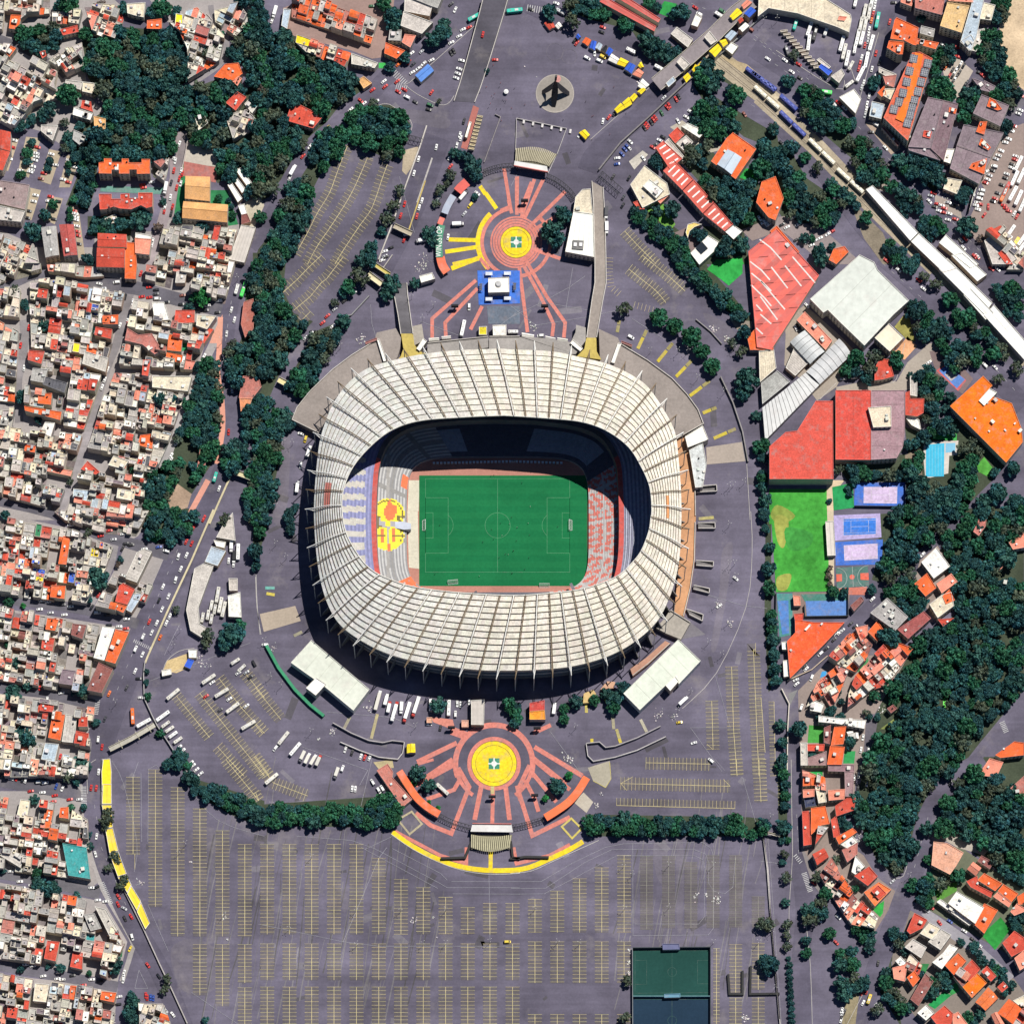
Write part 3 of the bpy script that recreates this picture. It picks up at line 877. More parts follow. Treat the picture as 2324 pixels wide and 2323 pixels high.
for t, s, c in(('H','180,470 330,360 560,560 700,700 560,960 420,1060 300,900 180,800 190,580',(.30,.26,.22)),('H','560,960 850,900 1000,920 1080,780 1240,640 1340,650 1300,720 1100,980 560,1000',(.32,.28,.24)),('H','1240,700 1360,680 1560,900 1480,1010 1290,860',(.18,.13,.13)),
('H','490,1640 620,1640 540,1740 540,1931 490,1931',(.55,.44,.30)),('L','490,0 540,0 545,580 510,580',(.50,.42,.30)),('C','1240,1680 1330,1640 1420,1900 1300,1931 1150,1720',(.20,.15,.15)),('D','0,1600 180,1580 480,1690 760,1931 480,1931 180,1700',(.24,.2,.2)),('C','1680,1680 1931,1580 1931,1700 1760,1760',(.24,.19,.18)),
('L','240,590 660,590 640,760 240,780',(.22,.16,.14)),('C','1160,930 1250,880 1470,1040 1560,1090 1440,1120 1320,1040',(.4,.36,.3)),('P','1180,1130 1240,1100 1580,1330 1860,1580 1820,1620 1560,1420 1240,1190',(.26,.25,.28)),('P','1300,560 1480,500 1690,640 1640,700 1440,640',(.34,.31,.27)),
('D','700,1290 900,1260 940,1400 800,1380',(.3,.26,.22)),('D','770,900 880,880 1030,1090 960,1130',(.36,.28,.22)),('L','760,1620 800,1500 860,1540 800,1931 740,1931',(.11,.10,.12)),('L','210,1330 280,1300 220,1420',(.2,.2,.2)),('P','300,640 330,640 460,1000 380,900',(.2,.18,.18)),
('D','1280,1420 1460,1500 1480,1600 1280,1500',(.33,.28,.25)),('L','280,1310 480,1110 1120,1000 840,1480 780,1480 760,1760 700,1960 300,1960',(.26,.21,.19)),('L','1170,360 1300,250 1450,500 1400,700 1270,790 1120,540',(.26,.21,.19)),('P','300,0 710,0 690,300 560,560 760,700 860,860 990,960 940,1100 840,1260 640,1200 440,860 310,640',(.24,.19,.17)),('P','1050,1260 1100,1100 1250,1180 1860,1600 1931,1700 1931,1960 1200,1960 960,1640 970,1430',(.2,.17,.15)),('P','1250,800 1280,590 1500,660 1931,960 1931,1500 1780,1400 1240,1100',(.12,.13,.09))):
 sheet('courtyard','paving', t, s, c,'low')
def court(t, outer, inner, ca, cb, lines):
 sheet('court','worn_paint', t, outer, ca,'mid')
 sheet('court','worn_paint', t, inner, cb,'high')
 a, b, c, d=pts(t, inner)
 m=layer('court_lines','worn_paint')
 B=lambda u, v:(a.lerp(b,u)).lerp(d.lerp(c,u), v)
 wl=(.68,.68,.70)
 for q in(((0,0),(1,0),(1,1),(0,1),(0,0)),((0,.12),(1,.12)),((0,.88),(1,.88)),((.23,.12),(.23,.88)),((.77,.12),(.77,.88)),((.23,.5),(.77,.5))) if lines else():
  m.strip([B(*p) for p in q],.16, Z['line'], wl)
BL_, VI=(.05,.15,.55),(.42,.36,.62)
court('H','695,1660 1060,1655 1055,1840 690,1835','762,1690 1005,1690 1002,1810 760,1806', BL_,(.58,.46,.66),1)
court('L','540,30 880,15 890,190 552,215','612,56 850,50 850,166 612,176', VI,(.04,.18,.62),1)
court('L','552,225 900,205 892,388 556,395','615,250 860,236 862,346 620,360', BL_,(.58,.46,.66),1)
court('H','1290,840 1360,790 1510,910 1450,990','1310,840 1370,798 1500,905 1440,970',(.52,.12,.12),(.10,.22,.55),0)
sheet('court','worn_paint','H','1352,868 1400,832 1450,875 1398,918',(.45,.42,.42),'top')
court('L','556,412 790,402 800,545 566,560','560,460 600,458 602,510 562,515',(.08,.17,.15),(.70,.14,.09),0)
sheet('court','worn_paint','L','735,452 795,450 797,502 737,500',(.70,.14,.09),'high')
for cx, cy, r, a0, a1 in((675,480,18,0,6.28),(560,490,78,-1.5,1.5),(798,478,82,1.6,4.7)):
 o=wpt('L', cx, cy);rr=zm('L', r)
 P=[(o.x+rr*math.cos(q),o.y+rr*math.sin(q)) for q in np.linspace(a0,a1,25)]
 if r<20:
  layer('court','worn_paint').poly(P[:-1], Z['high'],(.70,.14,.09))
 else:
  layer('court_lines','worn_paint').strip(P,.2, Z['line'],(.5,.55,.52))
paint('L','676,402 684,552',.2,(.5,.55,.52))
sheet('court','worn_paint','L','575,562 785,550 770,610 585,610',(.55,.17,.12),'mid')
sheet('court','worn_paint','L','335,655 645,650 640,760 345,775',(.10,.22,.52),'high');sheet('court','worn_paint','L','300,605 640,600 645,655 330,660',(.06,.20,.16),'mid')
sheet('court','worn_paint','L','125,600 240,600 240,900 145,920',(.07,.25,.24),'mid');sheet('court','worn_paint','L','130,655 210,650 215,890 165,900',(.08,.2,.5),'high')
sheet('cage_pitch','turf','O','890,1385 1450,1380 1450,1730 890,1730',(.016,.060,.052),'mid')
sheet('cage_pitch','turf','O','890,1738 1450,1738 1450,2000 890,2000',(.016,.035,.062),'mid')
DL=(.05,.12,.10)
for s in('905,1395 1440,1395 1440,1700 905,1705 905,1395','1175,1395 1175,1702','905,1465 990,1465 990,1640 905,1640','1440,1465 1362,1465 1362,1636 1440,1636','905,1750 1440,1750','1175,1750 1175,1990'):
 paint('O', s,.2, DL)
for y in(1550,1905):
 o=wpt('O',1176, y)
 layer('road_markings','worn_paint').strip([(o.x+3.2*math.cos(q),o.y+3.2*math.sin(q)) for q in np.linspace(0,6.283,33)[:-1]],.18, Z['line'], DL, True)
 # PLAZAS
SAL=(.60,.205,.165)
YEL=(.80,.60,.02)
def ringp(c, r0, r1, colr, z, a0=0, a1=360, n=72, mat='worn_paint', name='plaza_paving'):
 m=layer(name, mat)
 z=z+.0015+.003*(ringp.n%13)
 ringp.n+=1
 k=max(2, int(n*abs(a1-a0)/360))
 P=[(math.cos(math.radians(a0+(a1-a0)*i/k)),math.sin(math.radians(a0+(a1-a0)*i/k))) for i in range(k+1)]
 for i in range(k):
  a, b=P[i], P[i+1]
  m.face([(c.x+r0*a[0],c.y+r0*a[1],z),(c.x+r1*a[0],c.y+r1*a[1],z),(c.x+r1*b[0],c.y+r1*b[1],z),(c.x+r0*b[0],c.y+r0*b[1],z)], colr)
ringp.n=0
def helipad(c, R, extra=()):
 q=M_PX/3.2183
 ringp(c,0, R*q, YEL, Z['mid'])
 ringp(c, R*q*.80, R*q*.815,(.2,.16,.03), Z['line'])
 ringp(c, R*q*.985, R*q,(.2,.16,.03), Z['line'])
 s=40*q
 layer('plaza_paving','worn_paint').poly([(c.x-s,c.y-s),(c.x+s,c.y-s),(c.x+s,c.y+s),(c.x-s,c.y+s)], Z['high'],(.05,.24,.15))
 ringp(c,0,20*q,(.75,.75,.72), Z['line'], n=24)
 for dx, dy in((1,0),(-1,0),(0,1),(0,-1)):
  layer('plaza_paving','worn_paint').strip([(c.x+dx*16*q,c.y+dy*16*q),(c.x+dx*42*q,c.y+dy*42*q)],9*q, Z['line2'],(.72,.74,.70))
Q=M_PX/3.2183
NC=wpt('C',37,1770)
helipad(NC,115)
for r0, r1 in((117,134),(137,154),(157,172),(177,190)):
 ringp(NC, r0*Q, r1*Q, SAL, Z['mid'])
ringp(NC,236*Q,262*Q, SAL, Z['mid'],100,410)
ringp(NC,263*Q,297*Q, YEL, Z['mid'],132,222)
def spoke(t, s, w=26, c=SAL):
 ribbon('plaza_paving','worn_paint', t, s, w, c,'mid')
for s in('1815,1230 1860,1510 1790,1540','1912,1290 1908,1570'):
 spoke('B', s)
for s in('40,1290 42,1560','170,1310 75,1590','235,1310 95,1600','395,1400 120,1670','345,1570 150,1690','160,1820 360,1890','-20,1460 5,1560','150,1330 60,1560'):
 spoke('C', s)
for s in('1640,1360 1680,1420','1680,1410 1760,1525','1410,1750 1610,1755','1385,1840 1620,1805','1440,1931 1650,1885'):
 spoke('B', s,30, YEL)
for s in('1430,95 1640,15',):
 spoke('F', s,34, YEL)
for s in('1705,100 1640,20','1610,180 1290,460 1290,600','1620,240 1385,490 1390,590','1655,370 1570,540'):
 spoke('F', s)
for s in('60,90 120,560','90,70 230,330 310,500 300,590','110,40 260,300 395,490 385,600','60,60 150,-30'):
 spoke('G', s)
sheet('plaza_paving','worn_paint','F','1620,110 1931,110 1931,350 1630,360',(.05,.16,.58),'high')
sheet('plaza_paving','worn_paint','F','1690,370 1931,370 1931,500 1700,500',(.13,.16,.21),'mid')
SCN=wpt('J',1742,1842)
helipad(SCN,166)
ringp(SCN,167*Q,196*Q, SAL, Z['mid'])
ringp(SCN,262*Q,302*Q, SAL, Z['mid'],-20,200)
ringp(SCN,262*Q,290*Q, SAL, Z['mid'],200,236);ringp(SCN,262*Q,290*Q, SAL, Z['mid'],-56,-20)
for t, s, w in(('J','1180,1830 1470,1690',34),('J','1250,1940 1440,1810',34),('N','1180,35 1300,0',20),('N','1235,140 1460,20',32),('N','1170,190 1450,40 1490,150 1450,220 1250,290',30),('N','1480,60 1560,200 1430,540 1280,480 1170,390',32),
('N','1650,190 1600,440',34),('N','1735,190 1728,500',28),('N','1825,190 1855,440',34),('N','1010,520 1350,700 1540,760 1540,640',26),('O','135,40 50,220 155,555 430,420',32),('O','100,150 170,280 200,380',30),('O','140,80 330,310',30),('O','150,-10 430,220',30),
('K','170,1720 520,1931',34),('K','150,1790 400,1990',30),('K','160,1620 290,1560',30),('N','1885,640 1905,760',26),('O','20,660 40,760 280,700 430,620',26),('J','1430,1600 1540,1640',60),('N','1905,190 1931,300',24)):
 spoke(t, s, w)
ribbon('plaza_paving','worn_paint','N','1730,195 1730,250',26,(.52,.43,.2),'high')
for t, s, w in(('N','1000,530 1150,635 1350,735 1540,790 1735,810 1931,805',36),('O','-10,812 130,788 280,725 420,660 525,598',36),('N','1718,650 1716,800',30)):
 ribbon('plaza_paving','worn_paint', t, s, w, YEL,'high',3 if w>30 else 0)
sheet('plaza_paving','worn_paint','J','1280,1500 1440,1520 1460,1600 1300,1540',(.58,.22,.17),'mid')
# pale rim lines of the south plaza
paint('N','990,545 1150,655 1350,755 1540,815 1735,838 1931,830',.5,(.45,.44,.42),3,'line2');paint('O','0,832 150,812 300,745 440,680 640,590',.5,(.45,.44,.42),3,'line2')
# monument disc
MC=wpt('C',320,685)
ringp(MC,0,138*Q,(.27,.245,.22), Z['mid'], mat='paving')
ringp(MC,132*Q,140*Q,(.34,.31,.28), Z['high'], mat='paving')
for cx, cy, r in((320,380,62),(425,415,56)):
 o=wpt('C', cx, cy);ringp(o,(r-2)*Q, r*Q,(.15,.14,.17), Z['mid'])
 # PARKING BAYS
for s, a, b in(('670,1070 600,1250 540,1410 450,1560 380,1700 290,1860',45,45),('815,1160 750,1310 680,1450 560,1640 450,1800 380,1931',48,48),('960,1210 920,1320 850,1520 760,1650 640,1830 580,1931',48,48)):
 bays('B', s, a, b,30, sm=3)
paint('B','670,1070 710,1080',.2, YL);paint('B','815,1155 860,1165',.2, YL);paint('B','925,1190 965,1205',.2, YL)
bays('F','385,90 300,180 200,270',46,46,30);bays('F','480,0 385,90',46,46,30);bays('F','640,10 520,170 480,200 400,300 280,400',50,50,30);bays('F','400,410 330,480',40,40,46)
paint('B','1290,1155 1180,1480',1.2,(.42,.40,.38));paint('B','1240,1320 1120,1680',1.0,(.48,.37,.12))
# right of the north plaza
bays('G','860,100 960,180 1060,260 1130,345',46,46,27, sm=2);bays('G','960,0 1060,80 1160,160 1270,260',46,46,27, sm=2);bays('C','830,1690 920,1790 1060,1931',46,46,27);bays('G','720,20 715,120 730,230 800,290',26,26,26, spine=False);bays('G','900,360 1040,400',24,24,28, spine=False)
for s in('790,475 775,560','990,545 925,680','1180,640 1070,775','1320,765 1205,885','1450,915 1305,1025','1500,1110 1400,1150','1640,1265 1480,1335'):
 p=pts('G', s);layer('road_markings','worn_paint').strip([p[0],p[0].lerp(p[1],.35)],2.4, Z['line'],(.30,.26,.10));layer('road_markings','worn_paint').strip([p[0].lerp(p[1],.4),p[1]],2.4, Z['line'],(.52,.42,.05) if s[0]!='7' else(.30,.27,.12))
for t, s, c in(('J','890,1480 845,1660',(.42,.37,.2)),('J','690,1500 640,1600',(.3,.28,.2)),('J','280,910 340,880',(.3,.28,.2)),('K','945,1520 990,1610',(.42,.39,.3)),('K','770,1590 800,1690',(.45,.4,.15)),('K','550,1400 550,1470',(.5,.42,.1)),('K','740,1480 750,1590',(.36,.33,.22)),('K','1480,45 1370,55',(.4,.36,.14)),('K','590,1660 590,1700',(.6,.48,.05)),('K','790,1660 800,1690',(.6,.48,.05)),('K','690,1370 700,1400',(.7,.55,.05)),('J','80,600 140,610',(.6,.5,.1)),('J','70,560 140,560',(.15,.4,.35))):
 ribbon('road_markings','worn_paint', t, s,22, c,'line')
 # right side column bays
bays('K','1785,1010 1770,1010 1790,1500 1810,1931',48,48,27);bays('K','1610,1135 1625,1600 1650,1931',48,48,27);bays('K','1465,1385 1475,1740',48,48,27);bays('O','1810,0 1825,310',50,50,27);bays('O','1645,0 1650,120',48,48,27);bays('K','1920,1390 1931,1931',2,40,27);bays('L','10,1360 40,1760',0,40,27);bays('P','10,0 15,310',40,40,27, spine=False);bays('P','130,60 150,400',12,12,27, spine=False)
bays('K','985,1835 1455,1845',42,50,27);bays('O','800,175 1600,195',48,48,27);bays('O','770,335 1635,358',55,0,27)
paint('O','800,175 890,125',.25, YL);paint('O','800,175 845,225',.25, YL);paint('O','1600,195 1550,145',.25, YL);paint('K','1430,1700 1475,1740',.25, YL)
# lower left car park, slanting rows
bays('I','1290,1350 1530,1650',44,44,27);bays('I','1460,1330 1700,1640 1931,1931',48,48,27);bays('I','1600,1220 1760,1430 1931,1620',48,48,27);bays('I','1790,1180 1931,1360',48,48,27);bays('I','1590,1720 1780,1931',48,48,27)
bays('J','0,1290 185,1520',48,48,27);bays('J','0,1560 50,1620',48,40,27);bays('M','1650,0 1890,300',48,48,27);bays('N','-10,-20 130,170 380,265',48,48,27);bays('N','0,240 25,300',40,40,27);bays('J','0,1790 100,1931',44,44,27)
# the great lower car park
def col_bays(t, x, rows, L=52):
 for a, b in rows:
  bays(t, f'{x},{a} {x},{b}', L, L,26.6)
col_bays('M',972,[(130,690)]);col_bays('M',1135,[(75,1075)]);col_bays('M',1298,[(205,1290)]);col_bays('M',1460,[(360,1290),(1350,1720)]);col_bays('M',1625,[(520,1290),(1350,1800)]);col_bays('M',1788,[(620,1290),(1350,1630),(1665,1960)])
paint('M','985,690 985,800',.25, YL)
for x, a in((85,620),(248,620),(410,620),(573,620),(737,620),(900,720),(1062,875),(1225,935),(1388,1005),(1550,1080),(1712,1050),(1877,1050)):
 col_bays('N', x,[(a,1275),(1345,1610),(1660,1960)])
for x, a in((174,1020),(337,960),(500,870),(662,790),(825,700)):
 col_bays('O', x,[(a,1262),(1330,1630),(1860,1960)])
for x, a, b in((990,705,1240),(1150,705,1230),(1313,750,1230),(1475,700,1230),(1640,700,1225),(1805,1000,1225)):
 bays('O', f'{x},{a} {x},{b}',50,50,26.6,(.30,.29,.24),.14)
col_bays('O',1500,[(1380,1940)],24);col_bays('O',1640,[(1350,1700),(1740,1960)],48);col_bays('O',1805,[(1340,1680),(1740,1930)],48)
# practice-track and driving-school lines
for t, s, sm in(('O','0,890 220,890 440,760 690,640 820,615 1400,605 1460,650 1480,720 1478,1230 1440,1280 890,1285 888,610',0),('O','250,940 540,750 740,655 1330,655 1420,690 1445,760 1440,900 1480,960 1560,980 1620,930 1640,700',0),('O','0,982 240,980 300,950 770,702 1340,702 1400,730 1415,800 1410,1150 1370,1200 900,1200',0),('O','0,940 250,940',0),
('N','1430,890 1931,890',0),('N','1400,935 1931,935',0),('N','1440,980 1931,982',0),('N','300,560 700,590 870,650 1340,900 1400,935',0),('N','770,640 1200,870 1330,940',0),('N','800,655 1000,560',0),('N','1000,650 1350,830 1400,880',0),('N','640,1330 900,720 960,640',0),('N','20,1200 640,1330 900,1362 1931,1362',0),('N','1705,850 1712,1340',0),
('M','815,10 900,170 1000,600 980,820',3),('M','1085,70 1080,600',0),('M','1010,20 970,130',0),('M','1030,100 1035,600',0),('M','1410,250 1600,450 1931,560',3),('M','1080,1060 1230,1400',0),('M','1400,1700 1780,1960',0),('M','1085,70 1140,40 1200,110',0),('K','1490,1200 1600,1580 1310,1580',0),('K','1310,1580 1540,1900',0),('O','1490,0 1560,80',0),('O','1690,130 1790,470',0),
('J','340,1720 820,1890 760,2000',0),('N','850,0 770,340',0),('J','520,1465 1000,1505 1170,1580',0),('K','280,1600 520,1931',0),('F','1200,480 1500,590',0),('F','1720,560 1931,400',0),('G','0,370 180,510 560,450 780,400',0),('G','0,450 210,350 430,230 540,150',0),('G','450,90 400,390',0),('G','270,350 560,400',0),('G','880,460 1290,720',0),('K','1400,600 1700,690 1870,710',0),('G','1650,1180 1680,1320 1710,1500',0),('F','840,360 850,500 880,600',0),('I','1310,830 1200,1050',0),('M','1015,1535 985,1670 1080,1670 1015,1535',0),('P','0,740 150,760',0),('P','60,560 100,1100 160,1960',0),('I','1090,1240 1830,960',0),('G','600,55 690,110',0),('C','0,1360 40,1280',0),('B','1050,1290 1160,1700',0)):
 paint(t, s,.2 if sm==0 else.18,(.36,.36,.40), sm)
 # crosswalks and lane dashes
def crosswalk(t, s, n, L, w=.5):
 a, b=pts(t, s)
 u=(b-a).normalized();v=Vector((-u.y,u.x))*zm(t, L)/2
 for i in range(n):
  q=a.lerp(b, i/(n-1));layer('road_markings','worn_paint').strip([q-v,q+v], w, Z['line']+.002,(.5,.5,.5))
crosswalk('B','1000,520 1090,610',9,50);crosswalk('B','1030,630 1100,650',6,50);crosswalk('I','980,945 1095,1000',10,24);crosswalk('I','715,1380 700,1480',9,34);crosswalk('M','610,200 615,330',12,40);crosswalk('M','745,900 810,1050',13,34);crosswalk('P','260,700 300,750',5,30);crosswalk('P','325,830 370,960',12,40);crosswalk('C','120,60 240,80',8,50);crosswalk('L','1770,1540 1800,1610',7,40);crosswalk('P','850,1780 890,1830',5,40)
def dashes(t, s, w=.18, L=2.6, gap=6):
 p=pts(t, s)
 for a, b in zip(p, p[1:]):
  d=(b-a).length;u=(b-a)/d
  for k in range(int(d/(L+gap))):
   q=a+u*k*(L+gap);layer('road_markings','worn_paint').strip([q,q+u*L], w, Z['line'],(.5,.5,.5))
for t, s in(('D','0,300 480,680 880,1090 1400,1680 1640,1931'),('D','40,420 300,600'),('H','960,20 1300,330 1560,640 1931,1060'),('H','900,60 1240,360'),('E','1690,330 1650,600 1640,800'),('I','1330,200 1130,680 1000,960 800,1440'),('M','690,330 740,640 1000,1250'),('C','1931,860 1700,740 1480,600'),('P','1230,420 1160,680 1100,900'),('P','270,400 290,760'),('D','1350,1560 1700,1931'),('C','1931,400 1500,100 1200,-20'),('C','1870,330 1600,130'),('L','1400,130 760,760')):
 dashes(t, s)
 # kerbs: real upstands along the roads
def kerb(t, s, h=.14, w=.35, c=(.42,.40,.38), sm=3):
 p=smooth(pts(t,s), sm) if sm else pts(t, s)
 layer('kerb','concrete').rib(p, w,0, h+.1, c)
for t, s in(('B','1090,620 1180,560 1600,190'),('B','1090,620 1180,690 1340,765 1410,755 1450,700'),('B','900,770 980,765 1130,880 1135,960 1110,1000'),('D','700,600 640,420'),('D','120,370 560,650 620,590'),('D','870,240 700,830'),('I','1190,1170 1220,1090 1310,1020 1420,1000'),('C','580,1020 1010,640'),('H','1060,640 1000,900 940,925'),('H','440,1050 560,930'),('P','230,0 235,400 240,700 215,1100 220,1400'),('P','1230,900 1260,620'),('P','1090,700 1050,850 960,870'),('P','640,1931 760,1700'),('M','700,0 640,60 640,250'),('I','850,720 830,760'),('P','330,1120 370,1500 385,1960'),('P','30,560 150,1960'),('I','1870,460 1880,700 1900,900'),('J','0,480 10,700 40,900'),('K','1750,0 1760,300 1715,700 1500,1180 1250,1440'),('G','1720,1510 1745,1931')):
 kerb(t, s)
 # rails and ballast of the tram line
BAL=(.34,.29,.215)
for t, s, w in(('C','1380,330 1931,760',150),('D','0,700 420,1080 800,1480 1290,1960',130),('H','1180,0 1500,330 1931,800',60)):
 ribbon('track_bed','soil', t, s, w, BAL,'mid')
for off in(-34,-20,12,26):
 for t, s in(('C','1400,340 1931,770'),('D','0,700 420,1080 800,1480 1280,1960')):
  p=offset(pts(t,s), zm(t,off));layer('rail','steel').rib(p,.22,.1,.35,(.22,.17,.13))
  # BUILDINGS
rb=random.Random(21)
WALLC=[(.50,.46,.40),(.42,.38,.33),(.56,.50,.40),(.36,.34,.33),(.48,.36,.28)]
BFOOT=[]
def add_child(mb, name, mat, root):
 L=tuple(root.location)
 o=mb.build(name, mat, None, L)
 o.location=(0,0,0)
 o.parent=root
 return o
def windows(add, p, h, c=(.05,.06,.08)):
 """rows of dark panes on the walls facing the viewer's side"""
 if area(p)<0:
  p=p[::-1]
 for i in range(len(p)):
  a, b=Vector(p[i][:2]), Vector(p[(i+1)%len(p)][:2])
  d=b-a
  if d.length<5:
   continue
  n=Vector((d.y,-d.x)).normalized()
  if n.y>-.25:
   continue
  u=d.normalized()
  for z in np.arange(1.0, h-1.9,2.9):
   k=int(d.length/2.8)
   for j in range(k):
    q=a+u*(d.length*(j+.5)/k)+n*.03
    mb=MB()
    mb.face([(*(q-u*.7),z),(*(q+u*.7),z),(*(q+u*.7),z+1.35),(*(q-u*.7),z+1.35)], c)
    add(mb)
def BL(t, h, c, s, label, name='building', cat='building', roof='flat', units=0, wall=None, mat='roofing', ribs=0, win=True, ridge=1.6, sky=0, group=None):
 BL.n+=1
 h+=.021*(BL.n%19)
 BL.h=h
 p=pts(t, s, h)
 if area(p)<0:
  p=p[::-1]
 ce=centroid(p)
 BFOOT.append(p)
 root=empty(name,(ce.x,ce.y,0), label, cat, group)
 wc=wall or jit(rb.choice(WALLC),.1, rb)
 w=MB()
 if roof=='flat':
  q=inset(p,.28)
  top=h+.55
  w.walls(p,0, top, wc)
  rimc=tuple(min(.85,v*1.25+.06) for v in col(c)) if sum(col(c))<1.3 else(.72,.70,.64)
  for i in range(len(p)):
   j=(i+1)%len(p)
   w.face([(*p[i],top),(*p[j],top),(*q[j],top),(*q[i],top)], rimc)
   w.face([(*q[i],top),(*q[j],top),(*q[j],h),(*q[i],h)][::-1][::-1], rimc)
  add_child(w,'wall','plaster', root)
  r=MB()
  r.poly(q, h, jit(c,.05,rb))
  if ribs:
   P4=[Vector(v) for v in(p if len(p)==4 else bbox4(p))]
   n=max(2, int((P4[1]-P4[0]).length/ribs))
   for k in range(1, n):
    a, b=P4[0].lerp(P4[1], k/n), P4[3].lerp(P4[2], k/n)
    ab=inpart(q, a, b)
    if ab:
     r.strip(ab,.4, h+.05, tuple(v*.8 for v in col(c)))
  add_child(r,'roof', mat, root)
 elif roof in('gable','shed','vault'):
  P4=[Vector(v) for v in(p if len(p)==4 else bbox4(p))]
  if(P4[1]-P4[0]).length<(P4[2]-P4[1]).length:
   P4=P4[1:]+P4[:1]
  w.prism([tuple(v) for v in P4],0, h-.1, wc)
  m0, m1=(P4[0]+P4[3])/2,(P4[1]+P4[2])/2
  c2=jit(c,.04, rb)
  r=MB()
  if roof=='vault':
   n=8
   ribn=max(3, int((P4[1]-P4[0]).length/4))
   prev=None
   for k in range(n+1):
    f=k/n
    z=h+ridge*math.sin(math.pi*f)
    cur=(P4[0].lerp(P4[3],f), P4[1].lerp(P4[2],f), z)
    if prev:
     r.face([(*prev[0],prev[2]),(*prev[1],prev[2]),(*cur[1],z),(*cur[0],z)], c2)
     for e in range(1, ribn):
      g=e/ribn
      a, b=prev[0].lerp(prev[1], g), cur[0].lerp(cur[1], g)
      r.bar((*a,prev[2]+.05),(*b,z+.05),.2,(.26,.26,.26),4)
    prev=cur
  else:
   for a, b, cc_ in((0,1,c2),(2,3,c2)):
    e0, e1=(P4[a], P4[b])
    g0, g1=(m0, m1) if a==0 else(m1, m0)
    r.face([(*e0,h),(*e1,h),(*g1,h+ridge),(*g0,h+ridge)], cc_)
   w.face([(*P4[1],h-.1),(*P4[2],h-.1),(*m1,h+ridge-.1)], wc)
   w.face([(*P4[3],h-.1),(*P4[0],h-.1),(*m0,h+ridge-.1)], wc)
   r.bar((*m0,h+ridge),(*m1,h+ridge),.22, tuple(v*.8 for v in c2),4)
   if ribs:
    n=int((P4[1]-P4[0]).length/ribs)
    for k in range(1, n):
     f=k/n
     for A, B in((P4[0].lerp(P4[1],f),m0.lerp(m1,f)),(P4[3].lerp(P4[2],f),m0.lerp(m1,f))):
      r.bar((*A,h+.05),(*B,h+ridge+.05),.1, tuple(v*.75 for v in c2),4)
  add_child(w,'wall','plaster', root)
  add_child(r,'roof', mat, root)
 if win and h>=5:
  wl=[]
  windows(wl.append, p, h)
  for wm in wl[:100]:
   add_child(wm,'window','glass', root)
 a0=longest_angle(p)
 bb=bbox4(inset(p,1.2), a0)
 for k in range(sky):
  f=(k+.5)/sky
  s_=MB()
  A, B=Vector(bb[0]).lerp(Vector(bb[1]), f), Vector(bb[3]).lerp(Vector(bb[2]), f)
  ab=inpart(p, A, B)
  if not ab:
   continue
  A, B=ab
  s_.strip([A.lerp(B,.1),A.lerp(B,.9)],1.1, h+.09 if roof=='flat' else h+.1,(.75,.74,.70))
  add_child(s_,'skylight','sheet_metal', root)
 BL.last=root
 n=0
 tries=0
 while n<units and tries<60:
  tries+=1
  f, g=rb.uniform(.12,.88), rb.uniform(.15,.85)
  q=Vector(bb[0]).lerp(Vector(bb[1]), f).lerp(Vector(bb[3]).lerp(Vector(bb[2]),f), g)
  if not inside(p, q.x, q.y):
   continue
  n+=1
  u=MB()
  k=rb.random()
  if k<.25:
   u.cyl(q.x, q.y, h,.6,1.3,(.03,.03,.035),10,.5)
   nm='water_tank'
  elif k<.5:
   u.box(q.x, q.y, h, rb.uniform(2,3.2), rb.uniform(2,3),2.2, jit((.52,.5,.46),.2,rb), a0, jit((.62,.6,.55),.15,rb))
   nm='stair_hut'
  else:
   u.box(q.x, q.y, h, rb.uniform(1,2), rb.uniform(1,1.6),1.1, jit((.6,.6,.58),.2,rb), a0)
   nm='roof_unit'
  add_child(u, nm,'plaster', root)
 return root
def inpart(p, a, b):
 """the stretch of a-b that lies on the roof"""
 f=[k/40 for k in range(41) if inside(p,*(a.lerp(b,k/40)))]
 return(a.lerp(b,f[0]), a.lerp(b,f[-1])) if len(f)>4 else None
BL.n=0
def longest_angle(p):
 best=(0,0)
 for i in range(len(p)):
  a, b=p[i], p[(i+1)%len(p)]
  L=math.hypot(b[0]-a[0], b[1]-a[1])
  if L>best[0]:
   best=(L, math.atan2(b[1]-a[1],b[0]-a[0]))
 return best[1]
def bbox4(p, ang=None):
 ang=longest_angle(p) if ang is None else ang
 u=(math.cos(ang), math.sin(ang));v=(-u[1], u[0])
 a=[q[0]*u[0]+q[1]*u[1] for q in p];b=[q[0]*v[0]+q[1]*v[1] for q in p]
 f=lambda s, t:(u[0]*s+v[0]*t, u[1]*s+v[1]*t)
 return[f(min(a),min(b)), f(max(a),min(b)), f(max(a),max(b)), f(min(a),max(b))]
NAP='apartment_block'
BL('A',12,'o','722,1190 760,1185 760,1160 815,1160 815,1188 890,1188 890,1162 940,1162 940,1190 1035,1190 1035,1165 1095,1165 1095,1270 1000,1272 1000,1240 945,1240 945,1270 870,1270 870,1240 815,1240 815,1270 722,1268','red roofed apartment block with notched edges above a long green court', NAP,'apartments', units=5)
BL('A',12,'r','722,1420 815,1420 815,1455 880,1455 880,1420 945,1415 945,1450 1010,1450 1010,1410 1115,1410 1112,1510 1070,1522 1030,1500 960,1530 880,1525 830,1510 770,1530 730,1532','dusty red apartment block with notched edges below a long green court', NAP,'apartments', units=6)
BL('A',9,'t','1355,1285 1535,1292 1532,1470 1350,1450','tan gabled upper wing of the chapel','chapel','chapel','gable', ridge=2.5, mat='tile_roof')
